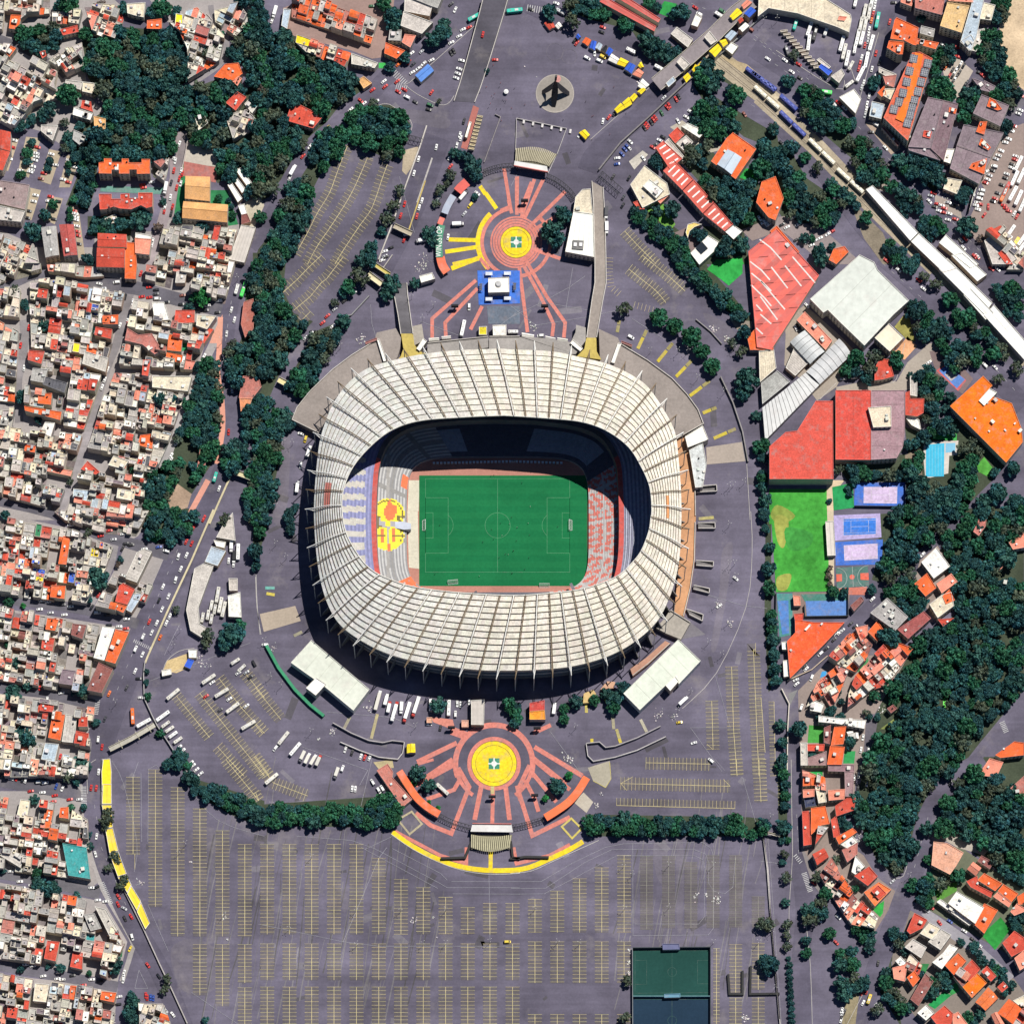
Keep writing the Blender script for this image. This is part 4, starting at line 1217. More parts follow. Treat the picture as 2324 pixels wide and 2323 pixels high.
BL('A',8.5,(.72,.38,.15),'1340,1470 1665,1495 1660,1625 1330,1592','long tan gabled nave of the chapel with a lawn round it','chapel','chapel','gable', ridge=3, mat='tile_roof')
BL('A',10,'r','714,1702 925,1712 925,1806 712,1802','dark red school hall roof, upper of the pair','school_hall','school','gable', ridge=1.2, mat='tile_roof', units=3)
BL('E',10,'r','708,-58 912,-50 908,88 704,82','dark red school hall roof, lower of the pair','school_hall','school','gable', ridge=1.2, mat='tile_roof', units=2)
BL('A',7,'o','925,1770 985,1775 1000,1931 992,2040 912,2036 915,1810','orange roofed wing beside the dark red school halls','school_wing','school', units=2)
BL('A',8,'p','985,1740 1105,1750 1090,1862 988,1850','salmon roofed house beside the orange school wing','house','house')
BL('A',7,'w','990,1700 1108,1722 1105,1748 988,1738','narrow white roof above the salmon roofed house','house','house')
BL('A',11,'g','300,1662 410,1650 432,1862 332,1882','grey roofed block of flats left of its red twin', NAP,'apartments','gable', ridge=.8, units=2)
BL('A',11,(.40,.08,.07),'432,1640 540,1640 566,1862 466,1872','dull red block of flats right of its grey twin', NAP,'apartments','gable', ridge=.8, units=2)
BL('A',10,'r','-60,940 78,965 76,1105 -60,1075','red gabled flats at the left edge, upper one', NAP,'apartments','gable', ridge=1);BL('A',10,'r','-60,1085 74,1110 20,1245 -60,1235','red gabled flats at the left edge, lower one', NAP,'apartments','gable', ridge=1)
BL('A',10,(.30,.22,.22),'-60,1310 215,1352 182,1532 -60,1475','purple grey flats beside the tree lined car park', NAP,'apartments', units=4);BL('A',10,'e','-60,1490 182,1545 152,1622 -60,1600','stained pale flats below the purple grey flats', NAP,'apartments', units=4)
for i, s in enumerate(('1720,1242 1762,1226 1850,1352 1812,1372','1690,1300 1718,1280 1800,1390 1768,1412','1662,1352 1690,1330 1770,1450 1738,1480','1738,1502 1786,1490 1806,1560 1764,1570')):
 BL('A',4,'w', s, f'white sheet roofed shed near the chapel, {("top", "second", "third", "lowest")[i]} of the row','shed','shed', mat='sheet_metal', win=False)
BL('A',4,'m','1764,1572 1806,1562 1832,1622 1764,1640','small maroon shed at the end of the white sheds','shed','shed', win=False)
BL('A',5,'e','1762,1645 1868,1662 1784,1920 1672,1895','long pale shed with a striped roof beside the avenue','shed','shed', ribs=2.2, mat='sheet_metal')
for h, c, s, l in((6,'r','1648,752 1735,672 1800,712 1722,810','red gabled house in the trees at the upper left'),(6,'e','1785,762 1850,690 1905,740 1842,830','pale flat house right of the red gabled house'),(6,'o','1562,562 1645,470 1742,462 1772,540 1700,592','orange hipped house beside the bending lane'),
(6,'p','1700,600 1740,560 1768,575 1735,630','small salmon roof below the orange hipped house'),(5,'c','1425,862 1490,830 1520,900 1450,955','lone cream flat roof deep in the trees'),(6,'c','925,30 1062,20 1050,130 1000,120 930,100','cream patched roof beside trees at the top'),(6,'o','1075,152 1182,140 1182,215 1072,212','bright orange roof under trees near the top'),
(6,(.85,.75,.02),'1285,100 1335,110 1335,215 1275,210','bright yellow roofed house near the top left'),(6,'o','80,110 160,115 130,220 65,210','orange roof at the upper left corner'),(6,'r','440,220 565,185 575,235 460,262','dusty red gabled roof above the dense wood'),(6,'o','30,380 75,335 118,355 70,418','orange square roof near the left edge'),(6,'r','290,385 330,370 340,410 310,430','small red hut beside the dark lane'),
(6,'e','480,585 605,600 590,660 478,620','stained pale roof at the edge of the dense wood'),(6,'c','605,600 690,610 690,690 600,670','cream roof tucked into the dense wood'),(6,'t','685,850 772,870 770,945 690,950','tan roofed house against the dense wood'),(6,'w','540,785 680,830 660,880 530,840','long white roof left of the dense wood'),(6,'r','600,735 665,745 680,820 590,790','red cluttered roof left of the dense wood'),
(7,'e','300,915 425,920 385,1030 300,960','pale grey roof below the left wood'),(6,'g','540,950 655,1000 580,1060 530,1020','grey roof in the trees above the flats'),(5,'c','765,1600 840,1565 870,1620 790,1640','pale cream pavilion below the red flats')):
 BL('A', h, c, s, l,'house','house', units=2)
BL('B',6,'r','252,792 330,770 492,852 420,940 222,882','red roofed house among trees beside the avenue','house','house', units=4, ribs=4);BL('B',8,'e','1080,85 1295,165 1215,250 1060,190','wide pale warehouse roof beside the avenue at the top','warehouse','warehouse', ribs=8, mat='roofing')
BL('B',9,'g','1130,-60 1380,-60 1330,62 1290,50 1140,-10','grey block at the top edge beside the avenue','building','building');BL('B',8,'e','1090,-30 1135,-20 1290,55 1270,120 1085,85','stained pale roof left of the avenue at the top','building','building')
BL('B',6,'g','980,222 1068,222 1060,300 970,296','grey flat roof between two trees near the top','house','house', units=2);BL('B',6,'p','1090,252 1172,262 1130,350 1068,312','salmon gabled roof near the avenue','house','house');BL('B',6,'o','950,312 1092,372 1030,432 940,392','orange gabled roof nearest the avenue','house','house', units=1)
BL('B',5,'s','205,65 258,72 232,215 188,190','narrow pale blue roof at the courtyard end','shed','shed', win=False)
BL('B',6,'e','700,390 895,462 870,500 700,470','pale row of roofs with beams below the courtyard','house','house', units=5)
BL('B',4,'t','750,585 790,560 850,610 790,650','small tan kiosk building on the pavement corner','kiosk','kiosk')
for i, s in enumerate(('1055,1080 1110,1030 1250,1160 1160,1240','1110,1250 1190,1170 1330,1310 1250,1390','1255,1395 1335,1315 1480,1480 1400,1560','1405,1565 1485,1485 1620,1640 1560,1690')):
 BL('C',7,'r', s, f'red sheet roof of the long school row, {("first", "second", "third", "last")[i]} from the upper end','school_wing','school', sky=4, mat='sheet_metal')
BL('C',6,'w','1565,1695 1625,1645 1690,1690 1625,1750','white square roof at the lower end of the red school row','school_wing','school', mat='sheet_metal')
BL('C',6,'r','1150,990 1215,930 1265,985 1200,1050','faded red roof at the upper end of the school','school_wing','school');BL('C',5,'e','1122,1040 1152,1012 1280,1165 1255,1180','striped pale canopy beside the red school row','shed','shed', ribs=1.5, win=False)
BL('C',6,'w','1242,925 1290,900 1420,960 1375,1010 1320,975','white L shaped roof at the top of the school','school_wing','school');BL('C',4,'e','1205,1050 1280,990 1330,1040 1270,1110','pale yard roof inside the school','shed','shed', units=3)
BL('C',8,'o','1575,1010 1620,970 1790,1090 1640,1310 1460,1180','big orange roof round a pale blue hall beside lawns','school_hall','school', units=2);BL('C',9.5,'s','1580,1090 1685,1150 1610,1275 1505,1200','pale blue hall roof standing on the orange roofed school','school_hall','school','shed', ridge=1, mat='sheet_metal', win=False)
BL('C',9,'o','1790,1480 1830,1330 1931,1290 1990,1450 1931,1610 1880,1590','orange many sided roof in the trees beside the school','school_hall','school', units=3)
BL('C',6,'c','870,1350 975,1210 1140,1340 1160,1420 960,1520','tan terrace house with a courtyard beside the concrete ramp','house','house', units=3);BL('C',8,'w','960,1360 1010,1310 1115,1390 1060,1450','white upper block on the tan terrace house','house','house', units=3);BL('C',5,'r','890,1480 930,1465 975,1530 930,1530','small red lean-to beside the tan terrace house','shed','shed', win=False)
BL('C',5,'p','1070,1470 1130,1390 1160,1420 1090,1490','salmon lean-to right of the tan terrace house','shed','shed', win=False)
BL('C',4,(.75,.55,.18),'1275,1700 1290,1640 1340,1625 1395,1640 1340,1660 1305,1690 1290,1740','curved yellow playground shelter','shelter','shelter', win=False)
BL('C',5,'w','1310,1850 1440,1720 1520,1770 1490,1830 1375,1935','white slanted hall roof with solar panels beside the hedge','school_hall','school', mat='sheet_metal', ribs=5)
BL('C',8,'w','455,1545 600,1565 608,1880 395,1840','long white office roof beside the concrete ramp','office_building','offices', units=0, mat='sheet_metal', ribs=4);BL('C',6,'c','470,1440 520,1385 580,1380 598,1565 455,1545','cream upper annex of the white office beside the ramp','office_building','offices', units=2)
BL('Z',6,(.62,.085,.06),'1412,475 1465,432 1545,520 1455,660 1428,655','huge red sheet roof with white skylight strips','sports_hall','hall', mat='sheet_metal', win=False, ribs=9)
for t, s in(('H','85,85 205,240'),('H','185,75 305,225'),('H','240,10 405,200'),('H','10,190 185,395'),('H','5,300 130,470'),('G','1745,45 1830,110 1890,180'),('G','1755,130 1840,200 1900,260'),('G','1752,215 1850,310 1900,370'),('G','1790,360 1835,408'),('G','1820,430 1900,500'),('G','1790,530 1838,575'),('D','0,1750 80,1810 160,1900')):
 m=MB();m.strip(pts(t,s,6.1),1.0, BL.h+.12,(.62,.57,.54));add_child(m,'skylight','sheet_metal', BL.last)
hp=[tuple(v) for v in pts('Z','1412,475 1465,432 1545,520 1455,660 1428,655',6)]
hd=(pts('H','405,192')[0]-pts('H','240,10')[0]).normalized()
for k in range(0,22,2):
 o0=Vector(hp[0])+hd*(k*4.2-34)
 bp=clip(clip(inset(hp,.4),o0,hd), o0+hd*4.2,-hd)
 if len(bp)>2:
  m=MB();m.poly(bp, BL.h+.05, jit((.50,.075,.06),.12,rb));add_child(m,'roof_bay','sheet_metal', BL.last)
BL('H',5,'o','-90,600 0,500 100,600 180,540 100,630 100,690 -70,690','orange red roof at the foot of the huge red roof','school_wing','school', win=False)
BL('D',5,'o','75,1690 125,1650 290,1840 240,1870','long orange roof above the huge red roof','school_wing','school', units=2);BL('D',5,'o','505,1900 540,1820 620,1800 650,1840 560,1931','orange rounded roof beside the white hall','house','house','flat')
BL('H',11,(.52,.55,.50),'580,130 730,-5 838,50 862,105 1090,330 978,432 765,658 582,482 498,398 465,418 368,318','huge white stepped sports hall roof','sports_hall','hall', mat='sheet_metal', win=True, wall=(.5,.47,.42), ribs=14);BL('H',9,'c','840,602 945,497 1052,600 950,702','cream annex roof below the huge white hall','sports_hall','hall', mat='sheet_metal')
BL('H',6,'p','270,472 330,410 530,622 482,690','salmon row beside the curved white sheds','club_wing','club', units=4);BL('H',6,(.5,.52,.52),'222,632 330,545 475,700 370,792','short vaulted white shed beside the salmon row','shed','shed','vault', mat='sheet_metal', ridge=2)
BL('H',6,(.52,.53,.53),'340,850 580,605 672,722 440,940','upper vaulted half of the long white shed','shed','shed','vault', mat='sheet_metal', ridge=2.2);BL('H',5.5,(.52,.53,.52),'20,1110 335,855 435,945 40,1350','lower ribbed half of the long white shed','shed','shed','vault', mat='sheet_metal', ridge=.9)
BL('H',4,'e','190,820 250,680 360,780 260,880','pale slatted roof inside the curved drive','pergola','pergola', ribs=1.4, win=False);BL('H',5,'c','-5,700 105,688 122,822 0,930','cream striped roof beside the boundary wall','shed','shed', ribs=2, win=False);BL('H',5,(.40,.40,.38),'10,932 130,842 222,922 20,1085','grey slatted roof beside the long white shed','pergola','pergola', ribs=1.2, win=False)
BL('H',12,(.58,.085,.06),'72,1395 190,1290 275,1280 410,1062 535,1062 538,1632 72,1632','big red slant sided hall roof with worn patches','sports_hall','hall', win=False);BL('H',9,(.58,.075,.055),'555,985 812,985 812,1492 555,1490','red half of the square club house roof','club_house','club', ribs=9, win=False);BL('H',9.05,(.32,.20,.22),'815,985 1062,985 1060,1300 1045,1400 1000,1480 815,1492','purple grey half of the square club house roof','club_house','club', ribs=9, units=2)
BL('H',12,'c','792,1110 960,1100 962,1250 830,1255','white roof lantern on the square club house','club_house','club', units=2);BL('H',8,'r','1065,1000 1098,990 1098,1045 1202,1045 1196,1150 1150,1175 1065,1165','red side wing of the square club house','club_wing','club');BL('H',5,'w','1070,1190 1100,1160 1165,1200 1180,1275 1110,1240','white striped canopy beside the red side wing','shed','shed', ribs=1.6, win=False)
BL('H',5,'r','840,822 880,752 945,760 982,882 900,905 840,912','small red roof under the big club tree','club_wing','club', units=1);BL('H',8,(.80,.16,.01),'1390,1100 1632,880 1700,950 1640,1010 1790,1060 1842,1080 1912,1262 1922,1362 1800,1512','long bright orange hall on the right edge','sports_hall','hall', units=9, win=False);BL('H',8.6,'w','1600,1060 1680,970 1735,1000 1640,1098','white roof strip on the bright orange hall','sports_hall','hall', mat='sheet_metal', win=False)
BL('H',4,'e','1098,880 1150,890 1150,1030 1100,1020','pale canopy beside the club drive','shelter','shelter', ribs=1.2, win=False)
BL('L',4,'e','480,75 540,70 555,322 495,326','long pale grandstand canopy beside the courts','shelter','shelter', ribs=2.2, mat='sheet_metal', win=False);BL('L',6,(.76,.10,.03),'200,950 260,885 258,790 400,812 620,812 480,962 222,1220','fan shaped red roof above the lane','club_wing','club', win=False, units=2);BL('L',6.6,'w','325,865 365,822 378,830 340,872','thin white skylight on the fan shaped red roof','shed','shed', win=False);BL('L',5,'r','250,750 320,745 315,800 258,805','small red hut above the fan shaped roof','shed','shed', win=False)
BL('L',5,'m','662,690 740,620 762,650 690,730','maroon lean-to beside the padel court','shed','shed', win=False);BL('L',4,'w','160,955 195,950 200,1010 165,1010','white hut beside the fan shaped roof, upper one','shed','shed', win=False);BL('L',4,'w','170,1090 210,1085 216,1205 176,1210','white hut beside the fan shaped roof, lower one','shed','shed', win=False);BL('L',4,'p','245,615 295,620 300,690 250,690','salmon hut beside the padel court','shed','shed', win=False)
for t, h, c, s, l in(
('L',7,'w','1180,372 1290,265 1392,402 1272,492','big white roof beside the lane in the trees'),('L',7,'o','1130,530 1222,452 1290,560 1212,622','orange roof with a round corner beside the white roof'),('L',6,'p','1290,530 1400,455 1445,515 1330,600','salmon stepped roof right of the orange roof'),
('L',7,'c','1240,680 1330,610 1400,590 1420,690 1300,780','cream roofed house with terraces by the dark wood'),('L',7,'o','1335,620 1385,570 1425,650 1360,680','small orange roof on the cream terraces'),('L',7,(.30,.08,.075),'1005,862 1200,730 1252,782 1085,932','maroon double roof beside the unfinished block'),
('L',6,'o','790,880 860,800 915,880 860,950','orange hipped roof near the unfinished block'),('L',6,'p','700,850 790,830 790,900 740,950','salmon terrace left of the orange hipped roof'),('L',6,'r','1300,790 1420,780 1340,840','thin red shed at the wood edge'),('L',5,'m','930,1440 975,1410 1005,1440 960,1475','small maroon hut by the wood lane'),('L',5,'b','1560,150 1620,20 1660,10 1650,110 1600,180','dusty red roof hidden in trees at the right'),('L',6,'p','1820,230 1931,130 1960,260 1850,280','salmon roof at the right edge among trees'),('L',5,'m','1770,520 1810,500 1800,545','tiny salmon roof deep in the wood'),('L',5,'p','1740,370 1790,330 1780,400 1750,440','small pink roof in the right wood'),
('P',6,'p','1612,90 1680,-10 1780,20 1730,130 1640,120','salmon roofed house in the wood by the curving road'),('L',6,'o','1720,1780 1860,1680 1931,1690 1931,1780 1760,1800','orange roofed house at the right edge below the wood'),('P',6,'b','1830,210 1931,120 1960,280 1860,230','dusty red roof at the right edge in the wood'),
('L',7,'m','470,1580 520,1560 515,1700 470,1690','purple roof strip above the courtyard house'),('L',7,'o','545,1575 632,1570 612,1700 520,1710','orange roof beside the white tents'),('L',7,'o','515,1712 622,1720 600,1850 492,1850','orange roof with a dark chimney by the green court'),('L',6,'r','345,1700 475,1700 470,1750 350,1750','red strip roof of the courtyard house'),('L',6,'e','298,1690 348,1690 352,1855 300,1855','pale strip roof at the road side of the courtyard house'),('L',6,(.28,.17,.17),'350,1800 490,1752 490,1855 355,1855','purple roof below the small green patio'),
('L',6,'w','365,1410 400,1380 472,1410 450,1470 370,1455','white square tent roof near the boundary road'),('P',6,(.26,.15,.17),'500,30 690,40 690,90 500,85','purple roof above the green patio'),('P',6,(.28,.18,.19),'620,90 690,90 682,270 625,270','purple stony roof right of the green patio'),('P',6,'p','500,225 625,215 620,290 505,300','salmon roof below the green patio'),('P',6,'o','318,130 370,128 372,190 315,195','small orange roof at the road, upper one'),('P',6,'o','375,130 445,128 445,190 378,190','small orange roof at the road, second one'),('P',6,'p','315,220 400,215 400,270 318,280','salmon roof above a dark pool'),('P',7,'c','405,200 470,195 490,310 430,320','cream roof beside a dark pool'),('P',4,(.03,.04,.09),'325,290 400,270 420,335 335,350','dark blue flat roof by the road'),
('P',7,'r','550,340 640,280 700,280 690,370 560,415','large dull red gabled roof beside a leafy lane'),('P',7,'o','375,355 480,340 512,470 450,480 375,550','bright orange roof with terraces at the road bend'),('P',6,'r','310,380 360,375 380,620 320,630','long salmon terrace beside the road bend'),('P',6,'r','520,440 560,410 590,560 540,570','narrow red roof between gardens'),('P',7,'o','555,570 680,500 712,530 580,620','orange roof strip beside white terraces'),('P',7,'w','590,620 680,560 720,600 640,650','white terraces below the orange roof strip'),('P',7,'b','600,660 715,610 715,690 640,750','dusty brown roof above the white studio'),('P',6,'w','670,820 700,700 770,780 700,840','white curved studio roof'),('P',8,'r','690,850 800,780 862,852 790,922','red fan shaped house roof'),
('P',7,'r','385,690 470,645 505,710 420,770','red double gable roof at the road bend'),('P',7,(.72,.17,.05),'762,970 870,895 960,950 842,1072','orange brown house with a small lawn at the fork'),('P',8.5,'r','815,960 865,915 925,975 870,1020','small red upper roof on the orange brown house'),('P',6,(.62,.32,.22),'1270,600 1370,610 1490,680 1440,770 1390,840 1255,770','large pinkish tan house beside the avenue'),('P',5,'m','1590,740 1620,700 1710,750 1680,800','maroon roof below the gravel yard'),
('P',7,'p','1515,800 1560,745 1620,790 1580,850','salmon gable roof, first of the diagonal row'),('P',7,'o','1590,880 1640,830 1772,905 1720,960','bright orange roof in the diagonal row'),('P',7,'r','1510,890 1590,850 1600,920 1700,970 1690,1010 1540,930','salmon red terraces in the diagonal row'),('P',7,'o','1740,960 1780,910 1890,980 1840,1040','orange roof near the end of the diagonal row'),('P',7,'p','1705,1000 1740,965 1840,1045 1820,1080','salmon terrace near the end of the diagonal row'),('P',7,'o','1880,1000 1931,970 1980,1050 1890,1060','orange roof at the right edge of the diagonal row'),('P',7,'p','1830,1110 1880,1050 1960,1100 1860,1140','salmon roof at the right edge below the diagonal row'),
('P',8,'w','1375,1050 1440,962 1640,1080 1575,1200 1480,1130','modern white stepped villa with roof lights'),('P',5,'w','1292,1040 1320,1018 1560,1190 1530,1212','long white wing of the modern villa'),('P',7,'o','1562,1200 1640,1050 1740,1100 1640,1270','orange roof right of the modern white villa'),('P',7,'r','1075,1250 1130,1120 1225,1170 1190,1230 1100,1275','red roof with a square well beside the avenue'),('P',7,'c','1170,1270 1240,1190 1320,1230 1270,1320','cream roof with an ochre patch'),('P',7,'e','1230,1330 1330,1240 1400,1280 1320,1390','pale grey cluttered roof by the parked lane'),('P',7,'e','1060,1370 1120,1310 1220,1370 1180,1450','pale patched roof beside the avenue bend'),
('P',8,'w','1260,1480 1340,1410 1390,1345 1450,1375 1400,1440 1330,1530','white cross shaped house roof'),('P',6,'w','990,1470 1030,1435 1070,1480 1035,1520','small white square roof by the avenue bend'),('P',7,'p','970,1520 1080,1490 1060,1620 980,1600','salmon rounded roof by the avenue bend'),('P',7,'o','1075,1590 1130,1540 1170,1600 1120,1660','orange red roof below the green patio garden'),('P',7,'o','1350,1500 1450,1412 1510,1470 1420,1575','orange roof with an L ridge, upper centre'),('P',7,'r','1460,1560 1550,1460 1612,1530 1530,1620','dull red square roof with a dark patch'),('P',7,'r','1620,1550 1660,1505 1730,1580 1690,1620','dull red small roof right of the square one'),('P',7.5,(.80,.16,.01),'1482,1660 1590,1560 1660,1630 1550,1740','brightest orange roof in the lower right'),('P',7,(.72,.17,.05),'1575,1770 1670,1660 1742,1740 1650,1832','orange brown gable roof by a lane'),('P',6,'r','1735,1660 1780,1620 1815,1660 1770,1700','small red square roof by a lane'),('P',7,'o','1735,1850 1820,1745 1915,1820 1850,1931','orange gable roof at the lower right corner'),('P',7,'p','1690,1860 1735,1840 1790,1931 1720,1931','salmon roof left of the lower right gable'),('P',7,'c','1850,1760 1931,1720 1960,1800 1900,1800','cream terrace at the lower right corner'),('P',7,'r','1772,1340 1860,1250 1931,1300 1950,1380 1840,1440','red gable roof at the right edge by the lawn'),('P',7,'p','1860,1450 1931,1390 1960,1500 1900,1540','salmon terrace at the right edge'),('P',6,'m','1100,1750 1210,1560 1270,1620 1160,1800','long maroon roof with a white stair tower'),('P',6,'w','1150,1850 1215,1790 1275,1850 1215,1905','white flat roof below the long maroon roof'),('P',7,'r','1250,1880 1350,1795 1420,1860 1400,1931 1290,1931','red gable roof at the bottom right'),('P',7,'p','1410,1860 1450,1840 1520,1931 1410,1931','salmon patched roof at the bottom right')):
 BL(t, h, c, s, l,'house','house', roof='gable' if 'gabl' in l and len(s.split())==4 else 'flat', units=1 if c not in('w',) else 2, mat='tile_roof' if c in('o','r','p') else 'roofing')
 # unfinished block: open walls with floors
BL('L',9,'g','808,742 932,632 1085,772 990,872','unfinished grey block with open rooms and no roof','building','building', units=12);BL('L',7,'w','430,1490 570,1510 780,1525 765,1588 560,1550 430,1538','long white apartment roof with a striped end', NAP,'apartments', units=7, ribs=3)
for k, s in enumerate(('635,1610 680,1600 690,1640 650,1650','680,1620 720,1615 725,1660 690,1660')):
 BL('L',3,'w', s, f'white garden tent beside the orange roof, {("left", "right")[k]} one','tent','tent','gable', ridge=1.4, mat='canvas', win=False)
BL('Z',8,(.62,.54,.42),'1432,-20 1530,-20 1605,28 1607,38 1602,62 1580,52 1505,26 1450,16 1430,32','long cream bus station roof at the top right','bus_station','bus station', win=False, ribs=9);BL('D',8.5,'p','580,120 640,125 620,155 570,150','small salmon tent at the end of the bus station','shed','shed', win=False)
BL('D',13,'o','985,150 1000,130 1160,205 1145,335 1120,330 1060,300 955,285','orange roofed flats with stepped edges, upper wing', NAP,'apartments', units=5);BL('D',13,'o','945,300 1055,310 1045,400 1010,400 930,352','orange roofed flats with stepped edges, lower wing', NAP,'apartments', units=4);BL('D',13,'o','1150,285 1310,315 1285,362 1140,322','orange roofed flats right of the stepped ones', NAP,'apartments', units=3)
sol=BL('D',13,(.62,.13,.07),'1115,388 1170,382 1262,430 1082,1030 905,862','long orange apartment slab lined with solar panels', NAP,'apartments')
m=MB();sp=pts('D','1165,392 1130,560 1085,740 1020,880',13.8);m.strip(sp, zm('D',62),13.9,(.78,.17,.02));add_child(m,'roof_ridge','tile_roof', sol)
for k,(x, y) in enumerate(((1125,430),(1095,520),(1075,600),(1048,680),(1018,745),(980,800),(1228,465),(1205,530),(1178,600),(1155,670),(1130,735),(1115,780),(1100,840),(1080,900))):
 q=wpt('D', x, y,13.8);m=MB();a_=math.radians(-12)
 m.box(q.x, q.y,13.6,5.6,6,.35,(.5,.5,.52), a_,(.06,.07,.10))
 for e in(-1.4,0,1.4):
  m.box(q.x+e*math.cos(a_), q.y+e*math.sin(a_),13.97,.16,5.8,.03,(.5,.5,.52), a_)
 for e in(-1.5,0,1.5):
  m.box(q.x-e*math.sin(a_), q.y+e*math.cos(a_),13.98,5.4,.14,.03,(.5,.5,.52), a_)
 add_child(m,'solar_panel','sheet_metal', sol)
for h, c, s, l in((12,'b','1135,-40 1352,0 1330,112 1135,60','dusty red flats at the top right'),(13,(.62,.42,.2),'1372,20 1532,45 1475,242 1318,192','ochre flats with cluttered roof terraces at the top right'),(9,'s','1562,-20 1640,-10 1585,270 1545,375 1465,310','long pale grey blue roof right of the ochre flats'),(7,'c','1640,20 1722,40 1692,152 1605,140','cream roof near the gravel field'),(8,'g','1180,190 1280,215 1270,275 1170,245','grey slate roof between the flats'),(9,'p','1370,-30 1560,-30 1560,20 1380,10','peach flats at the top edge'),(8,'p','1030,-30 1130,-20 1110,50 1030,20','peach block at the top beside the road'),(9,'s','1470,300 1545,255 1570,300 1530,375','pale blue awning roof below the long grey roof'),(5,'e','1570,230 1640,210 1650,240 1580,380 1545,370','narrow pale terrace beside the gravel field trees'),
(9,'v','1230,712 1340,735 1250,1085 1085,1075','purple grey warehouse roof, left bay'),(9.04,(.20,.13,.15),'1343,735 1450,762 1345,1175 1252,1088','purple grey warehouse roof, right bay'),(8,'v','1085,1078 1250,1088 1320,1175 1090,1100','purple grey lower bay of the warehouse'),(8,'v','1622,692 1822,772 1758,925 1558,830','grey purple roof with an orange corner patch'),(8,(.19,.15,.17),'1490,912 1782,972 1690,1150 1440,1062','grey slatted roof, upper of the right pair'),(8,'v','1440,1066 1690,1153 1600,1345 1390,1232','purple roof, lower of the right pair'),(6,'v','1550,572 1632,600 1700,680 1618,660','low purple roof above the orange roofs'),(6,'v','1640,590 1722,632 1705,675 1650,640','small purple shed near the gravel field'),
(9.3,'o','1680,715 1720,735 1770,800 1740,810 1660,780','orange patch roof on the grey purple roof'),(9.3,'o','1610,890 1662,890 1640,985 1580,965','orange upper block on the right pair'),(9.3,'o','1620,1010 1690,1080 1670,1100 1600,1060','orange long patch on the right pair'),(9.3,'o','1550,1195 1660,1160 1640,1275 1530,1230','orange square roof on the lower purple roof'),(9.4,'o','1385,785 1440,800 1430,835 1380,820','orange small block on the warehouse'),(9.6,'r','1200,955 1258,965 1245,1015 1190,1000','red small block on the warehouse'),
(6,'s','820,742 912,765 888,872 800,850','pale blue shed beside the parked road'),(6,'o','860,680 910,630 925,690 890,710','orange gable roof by the small shops'),(6,'c','915,650 1000,650 970,740 900,700','cream striped roof by the small shops'),(6,'b','900,560 1000,550 980,640 920,620','dusty red yard roofs by the small shops'),(5,'e','870,490 1000,545 960,580 870,530','white sheds below the bus lane'),(5,'m','890,935 910,930 1025,1050 1010,1070','narrow maroon roof beside the tram trees'),(5,'c','1370,1300 1480,1320 1440,1420 1340,1380','cream yard roof with a round tank'),(5,'w','1360,1090 1440,1090 1400,1200 1340,1180','white shed beside the lower purple roof'),(5,'e','1560,1420 1600,1330 1530,1540','thin pale roof along the bus yard'),(5,'e','1640,1760 1720,1700 1880,1890 1820,1931 1700,1931','pale workshop roofs in the bus yard'),(5,'r','1740,1850 1780,1825 1850,1931 1800,1931','long red trailer roof in the bus yard')):
 BL('D', h, c, s, l,'building','building', units=3 if h>8.9 else 1, ribs=6 if 'purple' in l or 'slatted' in l else 0)
BL('D',5,'w','580,712 690,652 742,722 700,832','group of white market tents on the traffic island','market_tent','tent', mat='canvas', win=False, ribs=6);BL('D',4,'u','430,492 452,470 532,522 502,555','bright blue canopy on the bus island','canopy','canopy', mat='canvas', win=False);BL('D',5,'e','520,560 600,505 622,545 580,610','pale kiosk at the tip of the bus island','kiosk','kiosk', win=False);BL('D',4,'e','415,440 440,425 520,490 500,510','narrow pale shelter beside the blue canopy','shelter','shelter', win=False)
# tram platforms and station roofs
for t, s, l in(('D','775,1385 825,1355 1160,1700 1100,1760','upper length of the long white tram station roof'),('D','1105,1765 1165,1705 1440,1960 1340,1990','second length of the long white tram station roof'),('H','1310,100 1370,20 1700,345 1640,430','third length of the long white tram station roof'),('H','1640,440 1712,360 1990,680 1931,760','lowest length of the long white tram station roof'),('D','1310,1775 1360,1715 1600,1931 1540,1960','upper length of the second tram platform roof'),('H','1490,290 1540,240 1710,420 1650,470','stepped pale roof over the tram platform'),('H','1400,0 1480,-20 1660,140 1590,190','lower length of the second tram platform roof')):
 BL(t,6,(.80,.80,.76), s, l,'station_roof','station', mat='sheet_metal', ribs=7, win=False)
for s, l in(('610,-5 690,-20 1060,195 1045,232','red station platform roof, left one'),('760,-20 830,-30 1092,140 1075,168','red station platform roof, right one')):
 BL('C',6,(.50,.07,.055), s, l,'station_roof','station', mat='sheet_metal', ribs=5, win=False)
BL('C',5,'w','1315,185 1350,105 1395,130 1362,200','white hut beside the station steps','kiosk','kiosk', win=False);BL('C',4,'w','1565,360 1610,310 1660,340 1615,400','white hut beside the tram tracks','kiosk','kiosk', win=False);BL('C',8,'e','1410,275 1450,230 1505,300 1460,330','pale stair tower on the footbridge, right one','stair_tower','stair tower', win=False);BL('C',8,'e','1208,455 1245,415 1305,470 1262,515','pale stair tower on the footbridge, left one','stair_tower','stair tower', win=False);BL('C',7,'s','1130,610 1185,560 1205,590 1150,640','glass shelter at the plaza end of the footbridge','shelter','shelter', win=False)
BL('C',4,'e','1165,250 1210,200 1330,290 1290,350','pale station forecourt roof','shelter','shelter', win=False)
